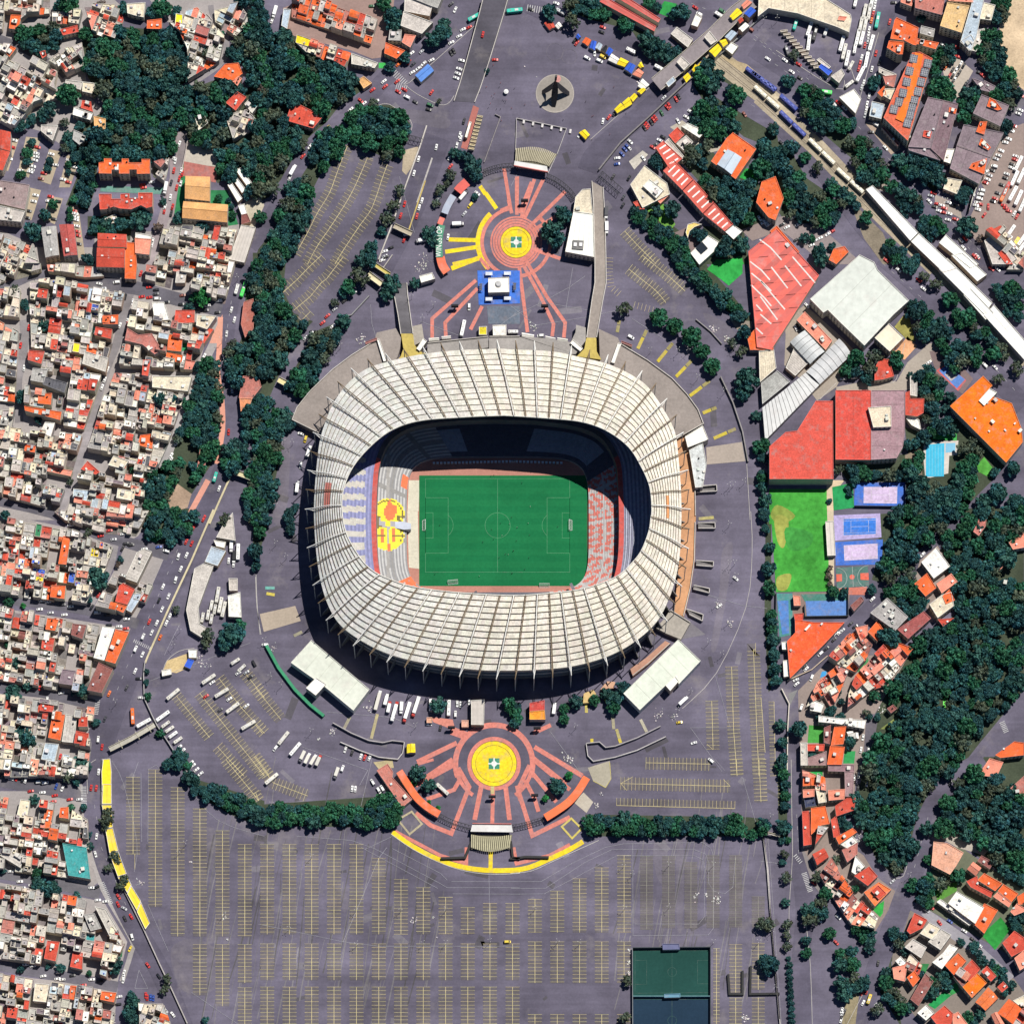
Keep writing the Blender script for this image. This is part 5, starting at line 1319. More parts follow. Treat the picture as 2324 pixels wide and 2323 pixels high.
BL('G',9,'w','1270,1322 1400,1240 1440,1340 1420,1352 1290,1402','white gabled office against the right side of the stadium','office_building','offices','flat', mat='sheet_metal', win=True);BL('G',7,(.56,.58,.58),'1300,1420 1400,1368 1428,1525 1400,1690 1345,1695','pale grey office wing against the right side of the stadium','office_building','offices', units=5)
HG=(.60,.635,.54)
BL('J',8, HG,'258,1105 408,940 832,1300 715,1455 510,1285','pale green hall at the lower left of the stadium','exhibition_hall','hall', mat='sheet_metal', ribs=11, win=False, wall=(.6,.6,.56));BL('J',9,'w','368,1290 442,1215 516,1262 440,1345','white porch of the pale green left hall','porch','porch', mat='sheet_metal', win=False)
BL('K',8, HG,'820,1330 1222,935 1385,1092 1225,1262 1200,1208 1130,1270 940,1452','pale green hall at the lower right of the stadium','exhibition_hall','hall', mat='sheet_metal', ribs=11, win=False, wall=(.6,.6,.56));BL('K',9,'w','1128,1272 1200,1206 1225,1240 1162,1312','white porch of the pale green right hall','porch','porch', mat='sheet_metal', win=False)
BL('J',6,'e','1575,1380 1672,1375 1668,1560 1575,1558','corrugated pale shed below the stadium','shed','shed', ribs=.9, mat='sheet_metal', win=False);BL('K',6,(.46,.06,.05),'135,1400 245,1380 245,1450 135,1460','red roof of the gate house below the stadium','gate_house','gate house', win=False);BL('K',6,(.72,.28,.03),'135,1463 245,1453 250,1520 135,1520','orange roof of the gate house below the stadium','gate_house','gate house', win=False)
BL('F',6,'w','1732,510 1832,505 1832,582 1735,584','white entrance block at the top of the stadium','entrance_block','entrance', win=False);BL('F',4,(.7,.58,.03),'1632,520 1690,518 1690,580 1632,580','yellow hatched roof beside the white entrance block','kiosk','kiosk', ribs=.8, win=False)
BL('F',5,'w','1195,150 1290,125 1312,170 1210,200','white guard hut left of the blue stage','kiosk','kiosk', win=False);BL('J',4,'y','1105,1700 1165,1695 1168,1760 1105,1765','yellow hipped kiosk left of the south plaza','kiosk','kiosk','gable', ridge=1, win=False)
for k,(t, s) in enumerate((('F','1265,603 1340,598 1342,618 1266,624'),('F','1358,590 1426,584 1428,604 1360,610'),('G','78,562 168,578 166,602 78,588'),('G','250,585 325,602 322,620 250,606'),('G','338,598 415,610 412,630 336,618'))):
 BL(t,3,'w', s, f'small white tent in a row along the stadium front, {("first", "second", "third", "fourth", "last")[k]} from the left','tent','tent','gable', ridge=.8, mat='canvas', win=False)
for t, h, c, s, l in(('I',5,'e','1580,190 1640,80 1700,10 1720,215','white pointed roof at the tip of the bus depot'),('I',5,'s','1495,370 1545,255 1650,290 1590,400','pale grey roof inside the bus depot'),('I',4,'e','1360,720 1420,420 1490,380 1560,400 1500,560 1450,700 1460,820 1520,860 1470,920 1390,870','stained white curved roof along the bus depot'),('I',5,'w','1665,615 1755,590 1765,775 1670,770','white square roof on the depot edge'),('I',4,'e','1670,490 1735,490 1735,580 1675,580','round roofed kiosk in the bus depot'),('I',4,'w','1560,210 1650,225 1640,270 1580,255','white lean-to in the bus depot'),('I',3,'w','1180,1160 1250,1150 1255,1190 1185,1205','white cabin beside the tan sand yard'),('I',3,'w','1375,1010 1440,1010 1435,1070 1380,1070','white cabin at the sand yard'),
('J',3,(.55,.3,.2),'1250,1505 1290,1505 1290,1545 1250,1545','small pink kiosk below the stadium, left'),('J',3,(.6,.33,.24),'1505,1525 1555,1525 1555,1575 1505,1575','small pink kiosk below the stadium, right'),('E',4,(.36,.12,.09),'1780,340 1850,315 1860,400 1850,540 1790,600 1760,500','dull red strip roof beside the avenue trees'),('E',5,'b','1775,880 1890,890 1910,960 1840,1050 1745,1040','dusty red roof dotted with pots beside the avenue'),('E',5,(.62,.25,.12),'1750,1042 1842,1040 1810,1150 1760,1152','orange tan gable beside the avenue'),('E',4,'b','1460,1415 1505,1415 1500,1530 1440,1555','brown hut in the park beside the avenue')):
 BL(t, h, c, s, l,'shed','shed', units=0, win=False)
 # the blue stage with its white cover in the north plaza
BL('F',6,'w','1700,165 1852,158 1855,268 1700,272','square white stage cover in the middle of the blue platform','stage','stage', mat='canvas', win=False)
q=wpt('F',1772,208,7);m=MB();m.cyl(q.x, q.y,6,2.6,1.6,(.42,.42,.42),16,1.6);o_=m.build('roof_vent','steel', None,(q.x,q.y,6));tag(o_,'round grey vent drum on top of the white stage cover','vent')
for k,(x, y) in enumerate(((1705,132),(1840,130),(1705,318),(1840,312),(1645,230),(1893,225))):
 q=wpt('F', x, y,2.5);r_=empty('tower_scaffold',(q.x,q.y,0), f'small {"pale" if k < 4 else "dark"} loudspeaker frame round the blue stage, {("upper left", "upper right", "lower left", "lower right", "left", "right")[k]}','frame')
 m=MB();sx, sy=(5,2.6) if k<4 else(2,5.5)
 for dx in(-.5,.5):
  for dy in(-.5,.5):
   m.bar((q.x+dx*sx,q.y+dy*sy,0),(q.x+dx*sx,q.y+dy*sy,2.5),.12,(.4,.4,.42),5)
 add_child(m,'leg','steel', r_);m=MB();cc_=(.62,.66,.72) if k<4 else(.05,.05,.07)
 for e in range(4):
  m.box(q.x, q.y+(e-1.5)*sy/4.2,2.5, sx, sy/5,.25, cc_)
 add_child(m,'deck','steel', r_)
def arc_canopy(t, s, w, h, c, label, mat='sheet_metal', text=None):
 line=smooth(pts(t,s,h),5)
 ce=line[len(line)//2]
 root=empty('canopy',(ce.x,ce.y,0), label,'canopy')
 W_=zm(t, w)
 m=MB();m.rib(line, W_, h, h+.3, c, c);add_child(m,'roof', mat, root)
 for k in range(0, len(line),3):
  m=MB();q=line[k];m.cyl(q.x, q.y,0,.18, h,(.4,.4,.4),6);add_child(m,'post','steel', root)
 L, R=offset(line, W_/2-.3), offset(line,-W_/2+.3)
 m=MB();m.strip(L if L[0][1]>R[0][1] else R,.5,0,(.4,.2,.12));m=MB();m.rib(R,.3,0, h-.02,(.42,.30,.24));add_child(m,'wall','plaster', root)
 return root
arc_canopy('N','1050,85 1110,180 1180,280 1260,350 1342,400',52,5,(.76,.115,.02),'curved orange canopy on the left of the south plaza');arc_canopy('O','552,130 490,230 420,310 330,375 250,425',56,5,(.76,.13,.025),'curved orange canopy on the right of the south plaza')
BL('N',4,'b','885,80 965,30 1005,90 1000,130 1145,290 1072,350','dusty red terrace building behind the left orange canopy','shop','shop', win=False, units=2)
arc_canopy('F','1350,10 1365,70 1398,122',62,4,(.74,.13,.05),'red curved canopy below the lettered green one');arc_canopy('B','1365,1590 1345,1640',40,4,(.62,.14,.10),'short red canopy above the lettered green one')
gc=arc_canopy('B','1362,1645 1345,1720 1340,1790 1345,1880',48,4.4,(.03,.21,.115),'green curved canopy lettered in white')
arc_canopy('B','1545,1330 1500,1370 1475,1400',66,4,(.58,.08,.06),'dark red shop awning under the big round tree');arc_canopy('B','1445,1430 1400,1510 1380,1560',50,3.6,(.33,.37,.46),'pale blue awning left of the north plaza')
tc=bpy.data.curves.new('lettering','FONT');tc.body='WINGSTOP';tc.size=9.2;tc.align_x='CENTER';tc.align_y='CENTER';tc.extrude=.02;tc.space_character=1.12
to=bpy.data.objects.new('lettering', tc);COL.objects.link(to)
dg=bpy.context.evaluated_depsgraph_get();me=bpy.data.meshes.new_from_object(to.evaluated_get(dg));bpy.data.objects.remove(to)
to=bpy.data.objects.new('lettering', me);COL.objects.link(to);me.materials.clear();mm=material('letter_white',.7,(), tint=(.78,.79,.76));me.materials.append(MAT['letter_white'])
q=wpt('B',1342,1765,4.8);to.parent=gc;to.location=Vector((q.x,q.y,4.85))-gc.location
xs=[v.co.x for v in me.vertices];kx=zm('B',222)/(max(xs)-min(xs));to.scale=(kx,.62,1);to.rotation_euler=(0,0, math.radians(88))
def gate(t, front_pts, fan_pts, label, n=26, fan_c=(.44,.41,.27)):
 """entrance portal: a black-edged canopy and a fan of turnstile rails"""
 p=pts(t, front_pts,6);ce=centroid(p)
 root=empty('entrance_gate',(ce.x,ce.y,0), label,'gate')
 m=MB();m.prism(p,4.6,6,(.08,.08,.08),(.58,.58,.57));add_child(m,'canopy','sheet_metal', root)
 m=MB()
 for k in range(4):
  a, b=(p[0], p[1]) if k<2 else(p[3], p[2]);q=Vector(a).lerp(Vector(b),.1 if k%2 else.9)
  m.box(q.x, q.y,0,.8,.8,4.6,(.05,.05,.05))
 add_child(m,'pillar','concrete', root)
 m=MB();q0, q1=Vector(p[0]).lerp(Vector(p[3]),.05), Vector(p[1]).lerp(Vector(p[2]),.05);m.rib([q0,q1],.5,6,7.2,(.42,.08,.07),(.5,.12,.1));add_child(m,'fascia','sheet_metal', root)
 f=pts(t, fan_pts,3)
 a, b, c, d=[Vector(v) for v in f]
 m=MB()
 bow=3.2
 for k in range(n):
  u0, u1=k/n,(k+.6)/n
  o0=(d-a)*0
  e=lambda u:bow*math.sin(math.pi*u)
  nrm=((d+c)/2-(a+b)/2).normalized()
  P=[a.lerp(b,u0)+nrm*e(u0)*.6, a.lerp(b,u1)+nrm*e(u1)*.6, d.lerp(c,u1)+nrm*e(u1), d.lerp(c,u0)+nrm*e(u0)]
  m.prism([tuple(v) for v in P],2.2,3.0, fan_c)
 add_child(m,'rail_fan','concrete', root)
 m=MB();m.poly([tuple(a),tuple(b),tuple(c+nrm*1),tuple(d+nrm*1)],2.0,(.16,.15,.11));add_child(m,'fan_roof','concrete', root)
 return root
gate('C','20,1215 270,1262 262,1215 25,1175','30,1180 280,1215 335,1130 35,1085','cream entrance gate with a ribbed fan at the top of the north plaza',22,(.42,.38,.27))
gate('N','1585,465 1868,468 1880,530 1570,525','1575,545 1875,545 1860,640 1575,640','black and white entrance gate with a ribbed fan at the south plaza',20)
# curved footbridge-like trusses beside the gates
def truss(t, s, h, label, w=3.2):
 line=smooth(pts(t,s,h),4);ce=line[len(line)//2]
 root=empty('fence',(ce.x,ce.y,0), label,'fence')
 L, R=offset(line, w/2), offset(line,-w/2)
 m=MB();c=(.06,.06,.065)
 for A in(L, R):
  for a, b in zip(A, A[1:]):
   m.bar((*a,h),(*b,h),.22, c,4)
 for k in range(len(L)-1):
  m.bar((*L[k],h),(*R[k+1],h),.15, c,4);m.bar((*L[k],h),(*R[k],h),.15, c,4)
 add_child(m,'rail','steel', root)
 m=MB()
 for k in range(0, len(L),2):
  m.bar((*L[k],0),(*L[k],h),.12, c,4)
 add_child(m,'post','steel', root)
truss('C','262,1285 320,1310 390,1360 440,1410 465,1450',3,'curved black truss fence right of the north gate');truss('B','1670,1255 1730,1232 1800,1215 1890,1208',3,'curved black truss fence left of the north gate');truss('N','1345,410 1400,440 1470,468 1570,498',3,'curved black truss fence left of the south gate');truss('O','0,495 80,480 150,462 235,435',3,'curved black truss fence right of the south gate');truss('C','650,1270 720,1330 800,1400',4,'dark gantry across the ramp at the top of the right car park',5);truss('B','1115,1000 1215,1028',4,'dark gantry at the car park entrance by the flyover',3)
# fenced square in front of the north gate
def wall(t, s, h, w, c, label, name='wall', mat='concrete', closed=False):
 p=pts(t, s);ce=p[len(p)//2]
 m=MB();m.rib(p, w,0, h, c, tuple(min(.8,v*1.2) for v in col(c)))
 o=m.build(name, mat, None,(ce.x,ce.y,0));tag(o, label, name);return o
WG=(.45,.42,.40)
wall('C','30,1180 40,870 405,945 340,1120 270,1270',1.5,.35,(.36,.34,.33),'pale railing enclosing the square before the north gate','fence','steel')
for k in range(6):
 wall('C', f'{95 + k * 68},{880 + k * 14} {90 + k * 68},{908 + k * 14}',1.3,1.5,(.44,.42,.41), f'pale turnstile block on the north railing, {("first", "second", "third", "fourth", "fifth", "sixth")[k]} from the left','turnstile','steel')
wall('B','1750,840 1790,860 1670,1190',1.5,.4,(.20,.18,.18),'thin dark fence beside the bus stop rows','fence','steel')
for t, s, h, w, c, l in(('N','1355,725 1530,720 1580,600 1578,530',2.2,1.6,(.03,.03,.03),'black bent barrier left of the south gate'),('N','1865,600 1880,720 1931,728',2.2,1.6,(.03,.03,.03),'black bent barrier right of the south gate, upper part'),('O','-10,728 20,728 100,715 275,718',2.2,1.6,(.03,.03,.03),'black bent barrier right of the south gate, lower part'),('O','1585,1570 1595,1715 1690,1715 1690,1545',2,1.6,(.03,.03,.03),'black U shaped barrier left, beside the football cages'),('O','1750,1510 1745,1715 1960,1712',2,1.6,(.03,.03,.03),'black U shaped barrier right, beside the boundary wall'),
('O','1840,560 1870,800 1890,1080 1920,1420 1960,1900',2.2,.7,WG,'boundary wall along the right of the big car park'),('P','25,560 60,800 80,1130 110,1480 150,1950',2.2,.6,WG,'pale boundary wall beside the right hand road'),('I','1060,1100 1050,1200 1055,1370 1110,1490 1150,1570 1230,1690 1330,1850 1420,1980',2.4,.7,(.25,.24,.24),'dark curved wall round the lower left car park'),('M','750,0 742,330 790,600 870,880 1050,1240 1160,1480 1260,1690 1370,1931',2,.8,(.30,.28,.27),'long wall between the avenue and the big car park'),('J','80,985 170,1150 290,1310 400,1420 500,1500',2.6,2.2,(.04,.21,.11),'green topped curved wall at the lower left of the stadium'),('J','565,1550 700,1625 830,1680 930,1695 1000,1680 1085,1690',2.6,.6,(.32,.30,.30),'dark retaining wall of the left sunken ramp, upper side'),('J','620,1690 760,1750 900,1800 1040,1815 1075,1770 1088,1690',2.2,.6,(.40,.38,.37),'retaining wall of the left sunken ramp, lower side'),
('K','548,1700 645,1690 690,1730 760,1720 920,1660 1090,1575',2.6,.6,(.32,.30,.30),'dark retaining wall of the right sunken ramp, upper side'),('K','548,1700 560,1790 600,1830 760,1800 920,1750 1130,1650',2.2,.6,(.40,.38,.37),'retaining wall of the right sunken ramp, lower side'),('G','1350,470 1460,560 1540,650',1.6,.6,(.2,.19,.19),'low dark wall on the bend right of the stadium'),('G','1530,890 1620,1080 1690,1290 1730,1510',2.4,.8,(.2,.19,.19),'dark wall curving along the right ring road'),('L','495,1060 380,1160 200,1240',2,.5,(.5,.4,.3),'tan wall beside the lane below the fan roof'),('L','160,1300 215,1410 205,1580 200,1931',2.2,.7,(.50,.46,.40),'pale wall along the right boundary road'),('A','1380,980 1350,1150 1330,1240',2,.5,(.4,.35,.33),'wall beside the chapel lane'),('F','830,300 700,440 640,450',2,.7,(.2,.2,.2),'dark wall under the trees left of the narrow ramp'),('C','1490,430 1400,520 1290,600 1000,870 800,1050 640,1250',2.8,.9,(.16,.15,.15),'dark wall along the sunken plaza road'),('C','1931,40 1700,250 1490,440',3.0,.9,(.2,.2,.2),'dark parapet of the diagonal flyover'),('B','1250,925 1200,1080 1090,1380 1000,1640 900,1900',1.8,.9,(.42,.39,.36),'pale wall beside the upper left car park'),('F','1000,0 930,100',1.8,.7,(.3,.28,.26),'short wall beside the car park trees'),('L','120,600 115,900 150,960',3,.4,(.05,.06,.07),'dark mesh fence left of the padel courts'),('L','325,690 330,775 645,770 645,600',3,.4,(.05,.06,.07),'dark mesh fence round the lower padel court'),('H','690,1835 1062,1840 1065,1655',3,.35,(.06,.07,.1),'dark fence round the upper tennis court'),('E','1690,1600 1600,1800 1530,1960',1,1.3,(.42,.37,.24),'pale concrete median along the avenue, upper length'),('I','1560,-10 1400,360 1230,720 1080,1060 1060,1110',1,1.3,(.42,.37,.24),'pale concrete median along the avenue, lower length'),('O','885,1380 1455,1375 1455,2000',3.4,.5,(.05,.06,.07),'dark mesh fence round the football cages'),('O','885,1380 888,2000',3.4,.5,(.15,.16,.17),'dark mesh fence on the left of the football cages'),('O','888,1733 1455,1733',3.2,.4,(.14,.28,.30),'teal fence between the two football cages')):
 wall(t, s, h, w, c, l,'fence' if 'fence' in l else('barrier' if 'barrier' in l else 'wall'))
BL('O',3.2,(.08,.09,.20),'1105,1345 1228,1345 1232,1385 1108,1388','dark blue dugout roof at the top of the football cages','dugout','dugout', win=False, mat='sheet_metal');BL('O',3,(.08,.22,.32),'1118,1712 1235,1708 1235,1735 1118,1738','bright teal dugout roof between the football cages','dugout','dugout', win=False, mat='sheet_metal')
# footbridge frame by the yellow bus stop, steel ribs
def footbridge(t, s, h, w, c, label, ribs=True, name='footbridge'):
 line=pts(t, s, h);ce=line[len(line)//2];root=empty(name,(ce.x,ce.y,0), label, name)
 W_=zm(t, w)
 m=MB();m.rib(line, W_, h-.4, h,(.3,.3,.3), c);add_child(m,'deck','concrete', root)
 for sgn in(1,-1):
  m=MB();m.rib(offset(line,sgn*W_/2),.18, h+.003, h+1.1,(.5,.46,.36),(.6,.55,.42));add_child(m,'railing','steel', root)
 d=0
 for a, b in zip(line, line[1:]):
  n=max(1, int((b-a).length/9))
  for k in range(n):
   q=a.lerp(b,(k+.5)/n);u=(b-a).normalized();v=Vector((-u.y,u.x))*(W_/2+1.6)
   if ribs:
    m=MB();m.bar((*(q-v),h+.2),(*(q+v),h+.2),.22,(.62,.58,.45),4);add_child(m,'cross_beam','steel', root)
   m=MB();m.cyl(q.x, q.y,0,.4, h-.4,(.4,.4,.4),8);add_child(m,'column','concrete', root)
 return root
footbridge('I','800,1740 960,1660 1130,1560',4,34,(.40,.38,.33),'footbridge with pale cross beams at the bus stop');footbridge('F','820,135 920,210',4,40,(.62,.55,.36),'cream footbridge over the road left of the narrow ramp', False);footbridge('E','1710,1580 1850,1630',4,36,(.62,.55,.34),'cream footbridge over the avenue below the park', False);footbridge('F','165,905 240,945',4,40,(.66,.58,.30),'cream gate beam over the ring road, lower one', False);footbridge('F','860,60 980,140',3.4,30,(.5,.42,.12),'yellow and black striped barrier beam', False,'barrier_beam')
footbridge('C','1060,620 1300,420 1480,260 1640,100 1760,10',6,110,(.24,.21,.22),'wide grey pedestrian bridge over the tram tracks', False);footbridge('B','1010,1650 1140,1710',4,36,(.38,.33,.25),'dark gantry over the road left of the green canopy', False,'gantry');footbridge('P','30,530 150,560',3,14,(.5,.48,.46),'thin white gantry by the right boundary', False,'gantry')
# bus-stop slats
for k in range(10):
 BL('B',2.6,(.48,.40,.25), f'{1622 - k * 7},{842 + k * 26} {1662 - k * 7},{850 + k * 26} {1656 - k * 7},{862 + k * 26} {1617 - k * 7},{855 + k * 26}','narrow tan stall roof in the row beside the bus stop','stall','stall', win=False, group='stalls beside the bus stop')
sheet('footpath','paving','B','1590,770 1632,790 1545,1095 1500,1080',(.36,.13,.11),'high')
BL('B',3.4,'w','1562,890 1578,894 1545,1008 1528,1002','long white bus stop roof on red paving','bus_stop','bus stop', win=False)
BL('B',4,(.10,.24,.62),'1172,560 1200,520 1270,480 1300,520 1210,600','blue and white awning on the traffic island','awning','awning','gable', ridge=1.2, mat='canvas', win=False)
for k in range(12):
 x, y=150+k*22,225+k*24
 BL('D',2.8,(.45,.40,.34), f'{x},{y} {x + 52},{y - 8} {x + 56},{y + 6} {x + 4},{y + 14}','narrow pale queue shelter in the bus terminal row','shelter','shelter', win=False, group='queue shelters of the bus terminal')
 # football-cage training goals, hay-bale-like white tubs
SNAMES=('market_stall','stall')
STALLS=[('o','518,310 545,272 585,295 560,338'),('u','572,350 590,298 625,305 612,370'),('s','612,350 640,310 668,330 650,372'),('k','655,365 690,330 705,345 690,390'),('u','690,390 715,345 748,370 715,412'),('w','708,440 735,392 790,430 770,470'),('y','772,470 800,420 860,450 830,490'),('u','828,505 865,458 910,480 880,540'),('p','885,545 930,500 970,530 945,570'),('y','925,480 950,450 970,490 945,500'),('w','925,630 960,575 1010,620 970,660'),('y','920,670 960,640 985,655 950,690'),
('y','865,715 900,680 925,705 890,745'),('y','812,750 860,708 885,760 835,792'),('y','752,800 800,752 835,790 775,828'),('y','495,970 540,945 575,985 545,1020'),('y','1255,565 1290,532 1315,565 1280,605'),('y','1320,510 1345,470 1370,490 1340,540'),('y','1350,490 1385,450 1405,480 1370,510'),('r','240,170 300,140 320,200 280,220'),('w','320,190 350,160 375,190 345,215'),('y','1445,375 1510,320 1540,360 1490,420'),('y','1520,300 1565,285 1585,320 1550,345'),('y','1595,120 1650,60 1690,95 1620,150'),('s','1560,270 1610,220 1650,245 1600,300'),('w','1660,210 1710,165 1740,190 1690,235'),('p','1680,40 1720,0 1760,20 1700,70'),('u','1700,100 1750,50 1790,80 1740,130'),('r','1655,150 1680,125 1700,150 1670,175'),('u','470,270 490,245 510,270 490,290')]
PLACE=['beside the plaza traffic lane','on the plaza edge','by the footbridge','near the monument']
for k,(c, s) in enumerate(STALLS):
 x=float(s.split(',')[0]);y=float(s.split()[0].split(',')[1])
 where='on the footbridge' if x>1430 else('in the plaza stall row' if y<700 and x<1030 else('along the plaza road' if x<1000 else 'under the trees by the footbridge'))
 if x<400:where='at the top left of the plaza'
 h0=8.5 if x>1430 else 2.8
 BL('C', h0, c, s, f'{CNAME[c]} tarpaulin stall {where}','market_stall','stall','gable', ridge=.8, mat='canvas', win=False)
for t, s, c, l in(('I','1345,1130 1375,1075 1420,1090 1390,1150','u','blue tarpaulin heap on the sand yard'),('I','755,1810 805,1805 815,1900 812,2040 745,2040 742,1900','y','yellow panelled roof at the upper end of the bus stop strip')):
 BL(t,2.4, c, s, l,'canopy','canopy', mat='canvas', win=False)
 # long yellow roofed bus stop strip
YB=[(752,180,815,180),(745,330,815,330),(770,510,825,500),(800,690,865,670),(860,860,925,840),(930,980,960,920),(1000,1110,1030,1040),(1062,1245,1095,1200)]
for k in range(len(YB)-1):
 a, b=YB[k], YB[k+1]
 BL('M',3,(.82,.57,.02), f'{a[0]},{a[1]} {a[2]},{a[3]} {b[2]},{b[3] - 6} {b[0]},{b[1] - 6}', f'yellow roof panel along the avenue, {("first", "second", "third", "fourth", "fifth", "sixth", "lowest")[k]} from the top','canopy','canopy', mat='sheet_metal', ribs=3, win=False)
 # pool
sheet('pool_deck','paving','H','1198,1362 1452,1350 1445,1455 1385,1462 1378,1590 1210,1630 1198,1500',(.50,.46,.42),'mid')
sheet('water','water','H','1216,1382 1350,1370 1346,1612 1214,1615',(.06,.42,.62),'high');sheet('water','water','H','1358,1370 1430,1368 1428,1432 1358,1440',(.20,.45,.62),'high')
for k in range(1,6):
 x=1216+k*22;paint('H', f'{x},1385 {x},1605',.25,(.25,.6,.75))
sheet('water','water','L','440,1215 455,1170 490,1165 485,1200',(.06,.3,.6),'top')
# lighting screens in the plazas
for k,(t, x, y) in enumerate((('F',1455,365),('G',245,365),('C',98,1462),('J',1430,1575),('K',190,1580),('N',1728,268),('O',172,258))):
 q=wpt(t, x, y,5.5);root=empty('display_board',(q.x,q.y,0), f'black display board {("left of the blue stage", "right of the blue stage", "at the top of the north plaza", "at the upper left of the south plaza", "at the upper right of the south plaza", "at the foot of the south plaza", "on the right of the south plaza")[k]}','board')
 m=MB();m.box(q.x, q.y,3.2,5.2,1.3,3.2,(.02,.02,.025));add_child(m,'panel','plaster', root);m=MB();m.cyl(q.x, q.y,0,.5,3.2,(.1,.1,.1),8);add_child(m,'post','steel', root)
 # Monument: three curved black plates joined at the top and a red disc
root=empty('monument',(MC.x,MC.y,0),'black steel sculpture with pointed legs and a pale pink disc on a round base','sculpture')
top=Vector((MC.x+.5,MC.y+1,22));BK_=(.012,.012,.015)
for k,(fx, fy) in enumerate(((-9.5,1),(10.5,0),(-1,-10))):
 f0=Vector((MC.x+fx,MC.y+fy,0));m=MB();d=Vector((fx,fy,0)).normalized();s=Vector((-d.y,d.x,0))
 n=10;P=[]
 for i in range(n+1):
  u=i/n
  P.append((f0.lerp(top,u)-d*2.5*math.sin(math.pi*u),.4+2.3*math.sin(math.pi*min(1,.12+u*.9))*(1-.4*u)))
 for i in range(n):
  (a, wa),(b, wb)=P[i], P[i+1]
  for sg in(1,-1):
   off_=d*.15*sg
   fc=[a-s*wa+off_, a+s*wa+off_, b+s*wb+off_, b-s*wb+off_]
   m.face(fc if sg>0 else fc[::-1], BK_)
  m.face([a+s*wa-d*.15,a+s*wa+d*.15,b+s*wb+d*.15,b+s*wb-d*.15], BK_);m.face([a-s*wa+d*.15,a-s*wa-d*.15,b-s*wb-d*.15,b-s*wb+d*.15], BK_)
 add_child(m,'leg','steel', root)
m=MB();o1=top+Vector((1.5,.6,-1.0));ax=Vector((.45,-.35,.8)).normalized();qd=ax.to_track_quat('Z','Y')
R1=[o1+qd@Vector((2.3*math.cos(e*math.pi/12),2.3*math.sin(e*math.pi/12),.12)) for e in range(24)];m.face(R1,(.62,.30,.27));m.face([p-ax*.24 for p in R1][::-1],(.62,.30,.27))
add_child(m,'disc','worn_paint', root)
m=MB();m.bar(top-Vector((.2,.3,1.5)), top+Vector((.2,.5,4)),.9, BK_,6);add_child(m,'spire','steel', root)
# rooftop plant box of the white office
q=wpt('C',488,1790,8.6);m=MB();m.box(q.x, q.y,8.05,8,6.4,1.2,(.2,.2,.2),-.08,(.12,.12,.12));m.box(q.x-2, q.y,9.3,2.2,2.6,.6,(.7,.7,.7),-.08);m.box(q.x+2, q.y,9.3,2.2,2.6,.6,(.7,.7,.7),-.08);tag(m.build('cooling_unit','sheet_metal',None,(q.x,q.y,8.05)),'dark rooftop cooling unit on the long white office','cooling unit')
q=wpt('C',1392,1812,5.6);m=MB();m.box(q.x, q.y,5.6,6.5,6.5,.3,(.3,.3,.33),.72,(.05,.06,.1));tag(m.build('solar_panel','glass',None,(q.x,q.y,5.6)),'dark solar panel array on the white slanted hall','solar panel')
# sunken stairs along the right gallery
for k, s in enumerate(('1365,92 1488,92 1490,132 1366,132','1350,368 1478,376 1474,412 1350,402','1332,548 1448,572 1446,604 1330,575','1280,722 1402,762 1396,808 1300,760')):
 p=pts('K', s);ce=centroid(p);m=MB();c=(.36,.34,.33)
 for a, b in((p[0],p[1]),(p[3],p[2]),(p[1],p[2])):
  m.rib([a,b],.5,0,3.0, c,(.5,.47,.44))
 root=empty('stairwell',(ce.x,ce.y,0), f'walled stairs right of the stadium, {("first", "second", "third", "lowest")[k]} from the top','stairs');add_child(m,'wall','concrete', root)
 m=MB()
 for e in range(10):
  u0, u1=e/10,(e+1)/10;z=2.6*(1-u0)
  m.prism([tuple(p[0].lerp(p[1],u0)),tuple(p[0].lerp(p[1],u1)),tuple(p[3].lerp(p[2],u1)),tuple(p[3].lerp(p[2],u0))],.02, z+.05,(.16,.15,.15))
 add_child(m,'steps','concrete', root)
p=pts('G','1345,1695 1500,1682 1502,1728 1352,1735');m=MB();[m.rib([a,b],.5,0,3,(.36,.34,.33),(.5,.47,.44)) for a, b in((p[0],p[1]),(p[3],p[2]),(p[1],p[2]))];ce=centroid(p);root=empty('stairwell',(ce.x,ce.y,0),'walled stairs under the pale grey stadium office','stairs');add_child(m,'wall','concrete', root)
m=MB();m.prism([tuple(v) for v in p],.02,.3,(.16,.15,.15));add_child(m,'steps','concrete', root)
for t, s, c, l in(('F','885,610 905,612 960,770 935,775','w','white stair canopy on the upper left terrace'),('F','1175,680 1225,605 1252,625 1200,698','w','white stair canopy left of the stadium front'),('G','430,640 455,615 525,680 505,700','w','white stair canopy right of the stadium front'),('G','780,640 808,640 755,788 730,780','w','white stair canopy on the upper right terrace'),('F','800,632 885,600 890,618 805,650','m','maroon banner rail on the upper left terrace'),('G','805,622 885,652 880,668 805,638','m','maroon banner rail on the upper right terrace')):
 BL(t,7.4, c, s, l,'canopy','canopy', win=False, ribs=2, mat='sheet_metal')
sheet('pavement','paving','J','60,880 30,750 290,690 330,800',(.36,.30,.24),'mid');sheet('pavement','paving','G','1425,1400 1690,1360 1728,1500 1430,1525',(.34,.29,.25),'mid');sheet('pavement','paving','K','1310,810 1235,935 1420,900',(.16,.15,.17),'low')
sheet('pavement','paving','O','560,60 620,40 720,10 730,140 690,205 600,160',(.36,.33,.26),'mid');paint('O','600,155 690,205 730,140 720,20',.4,(.5,.43,.12));sheet('pavement','paving','O','455,310 530,240 600,310 550,390',(.40,.36,.30),'mid')
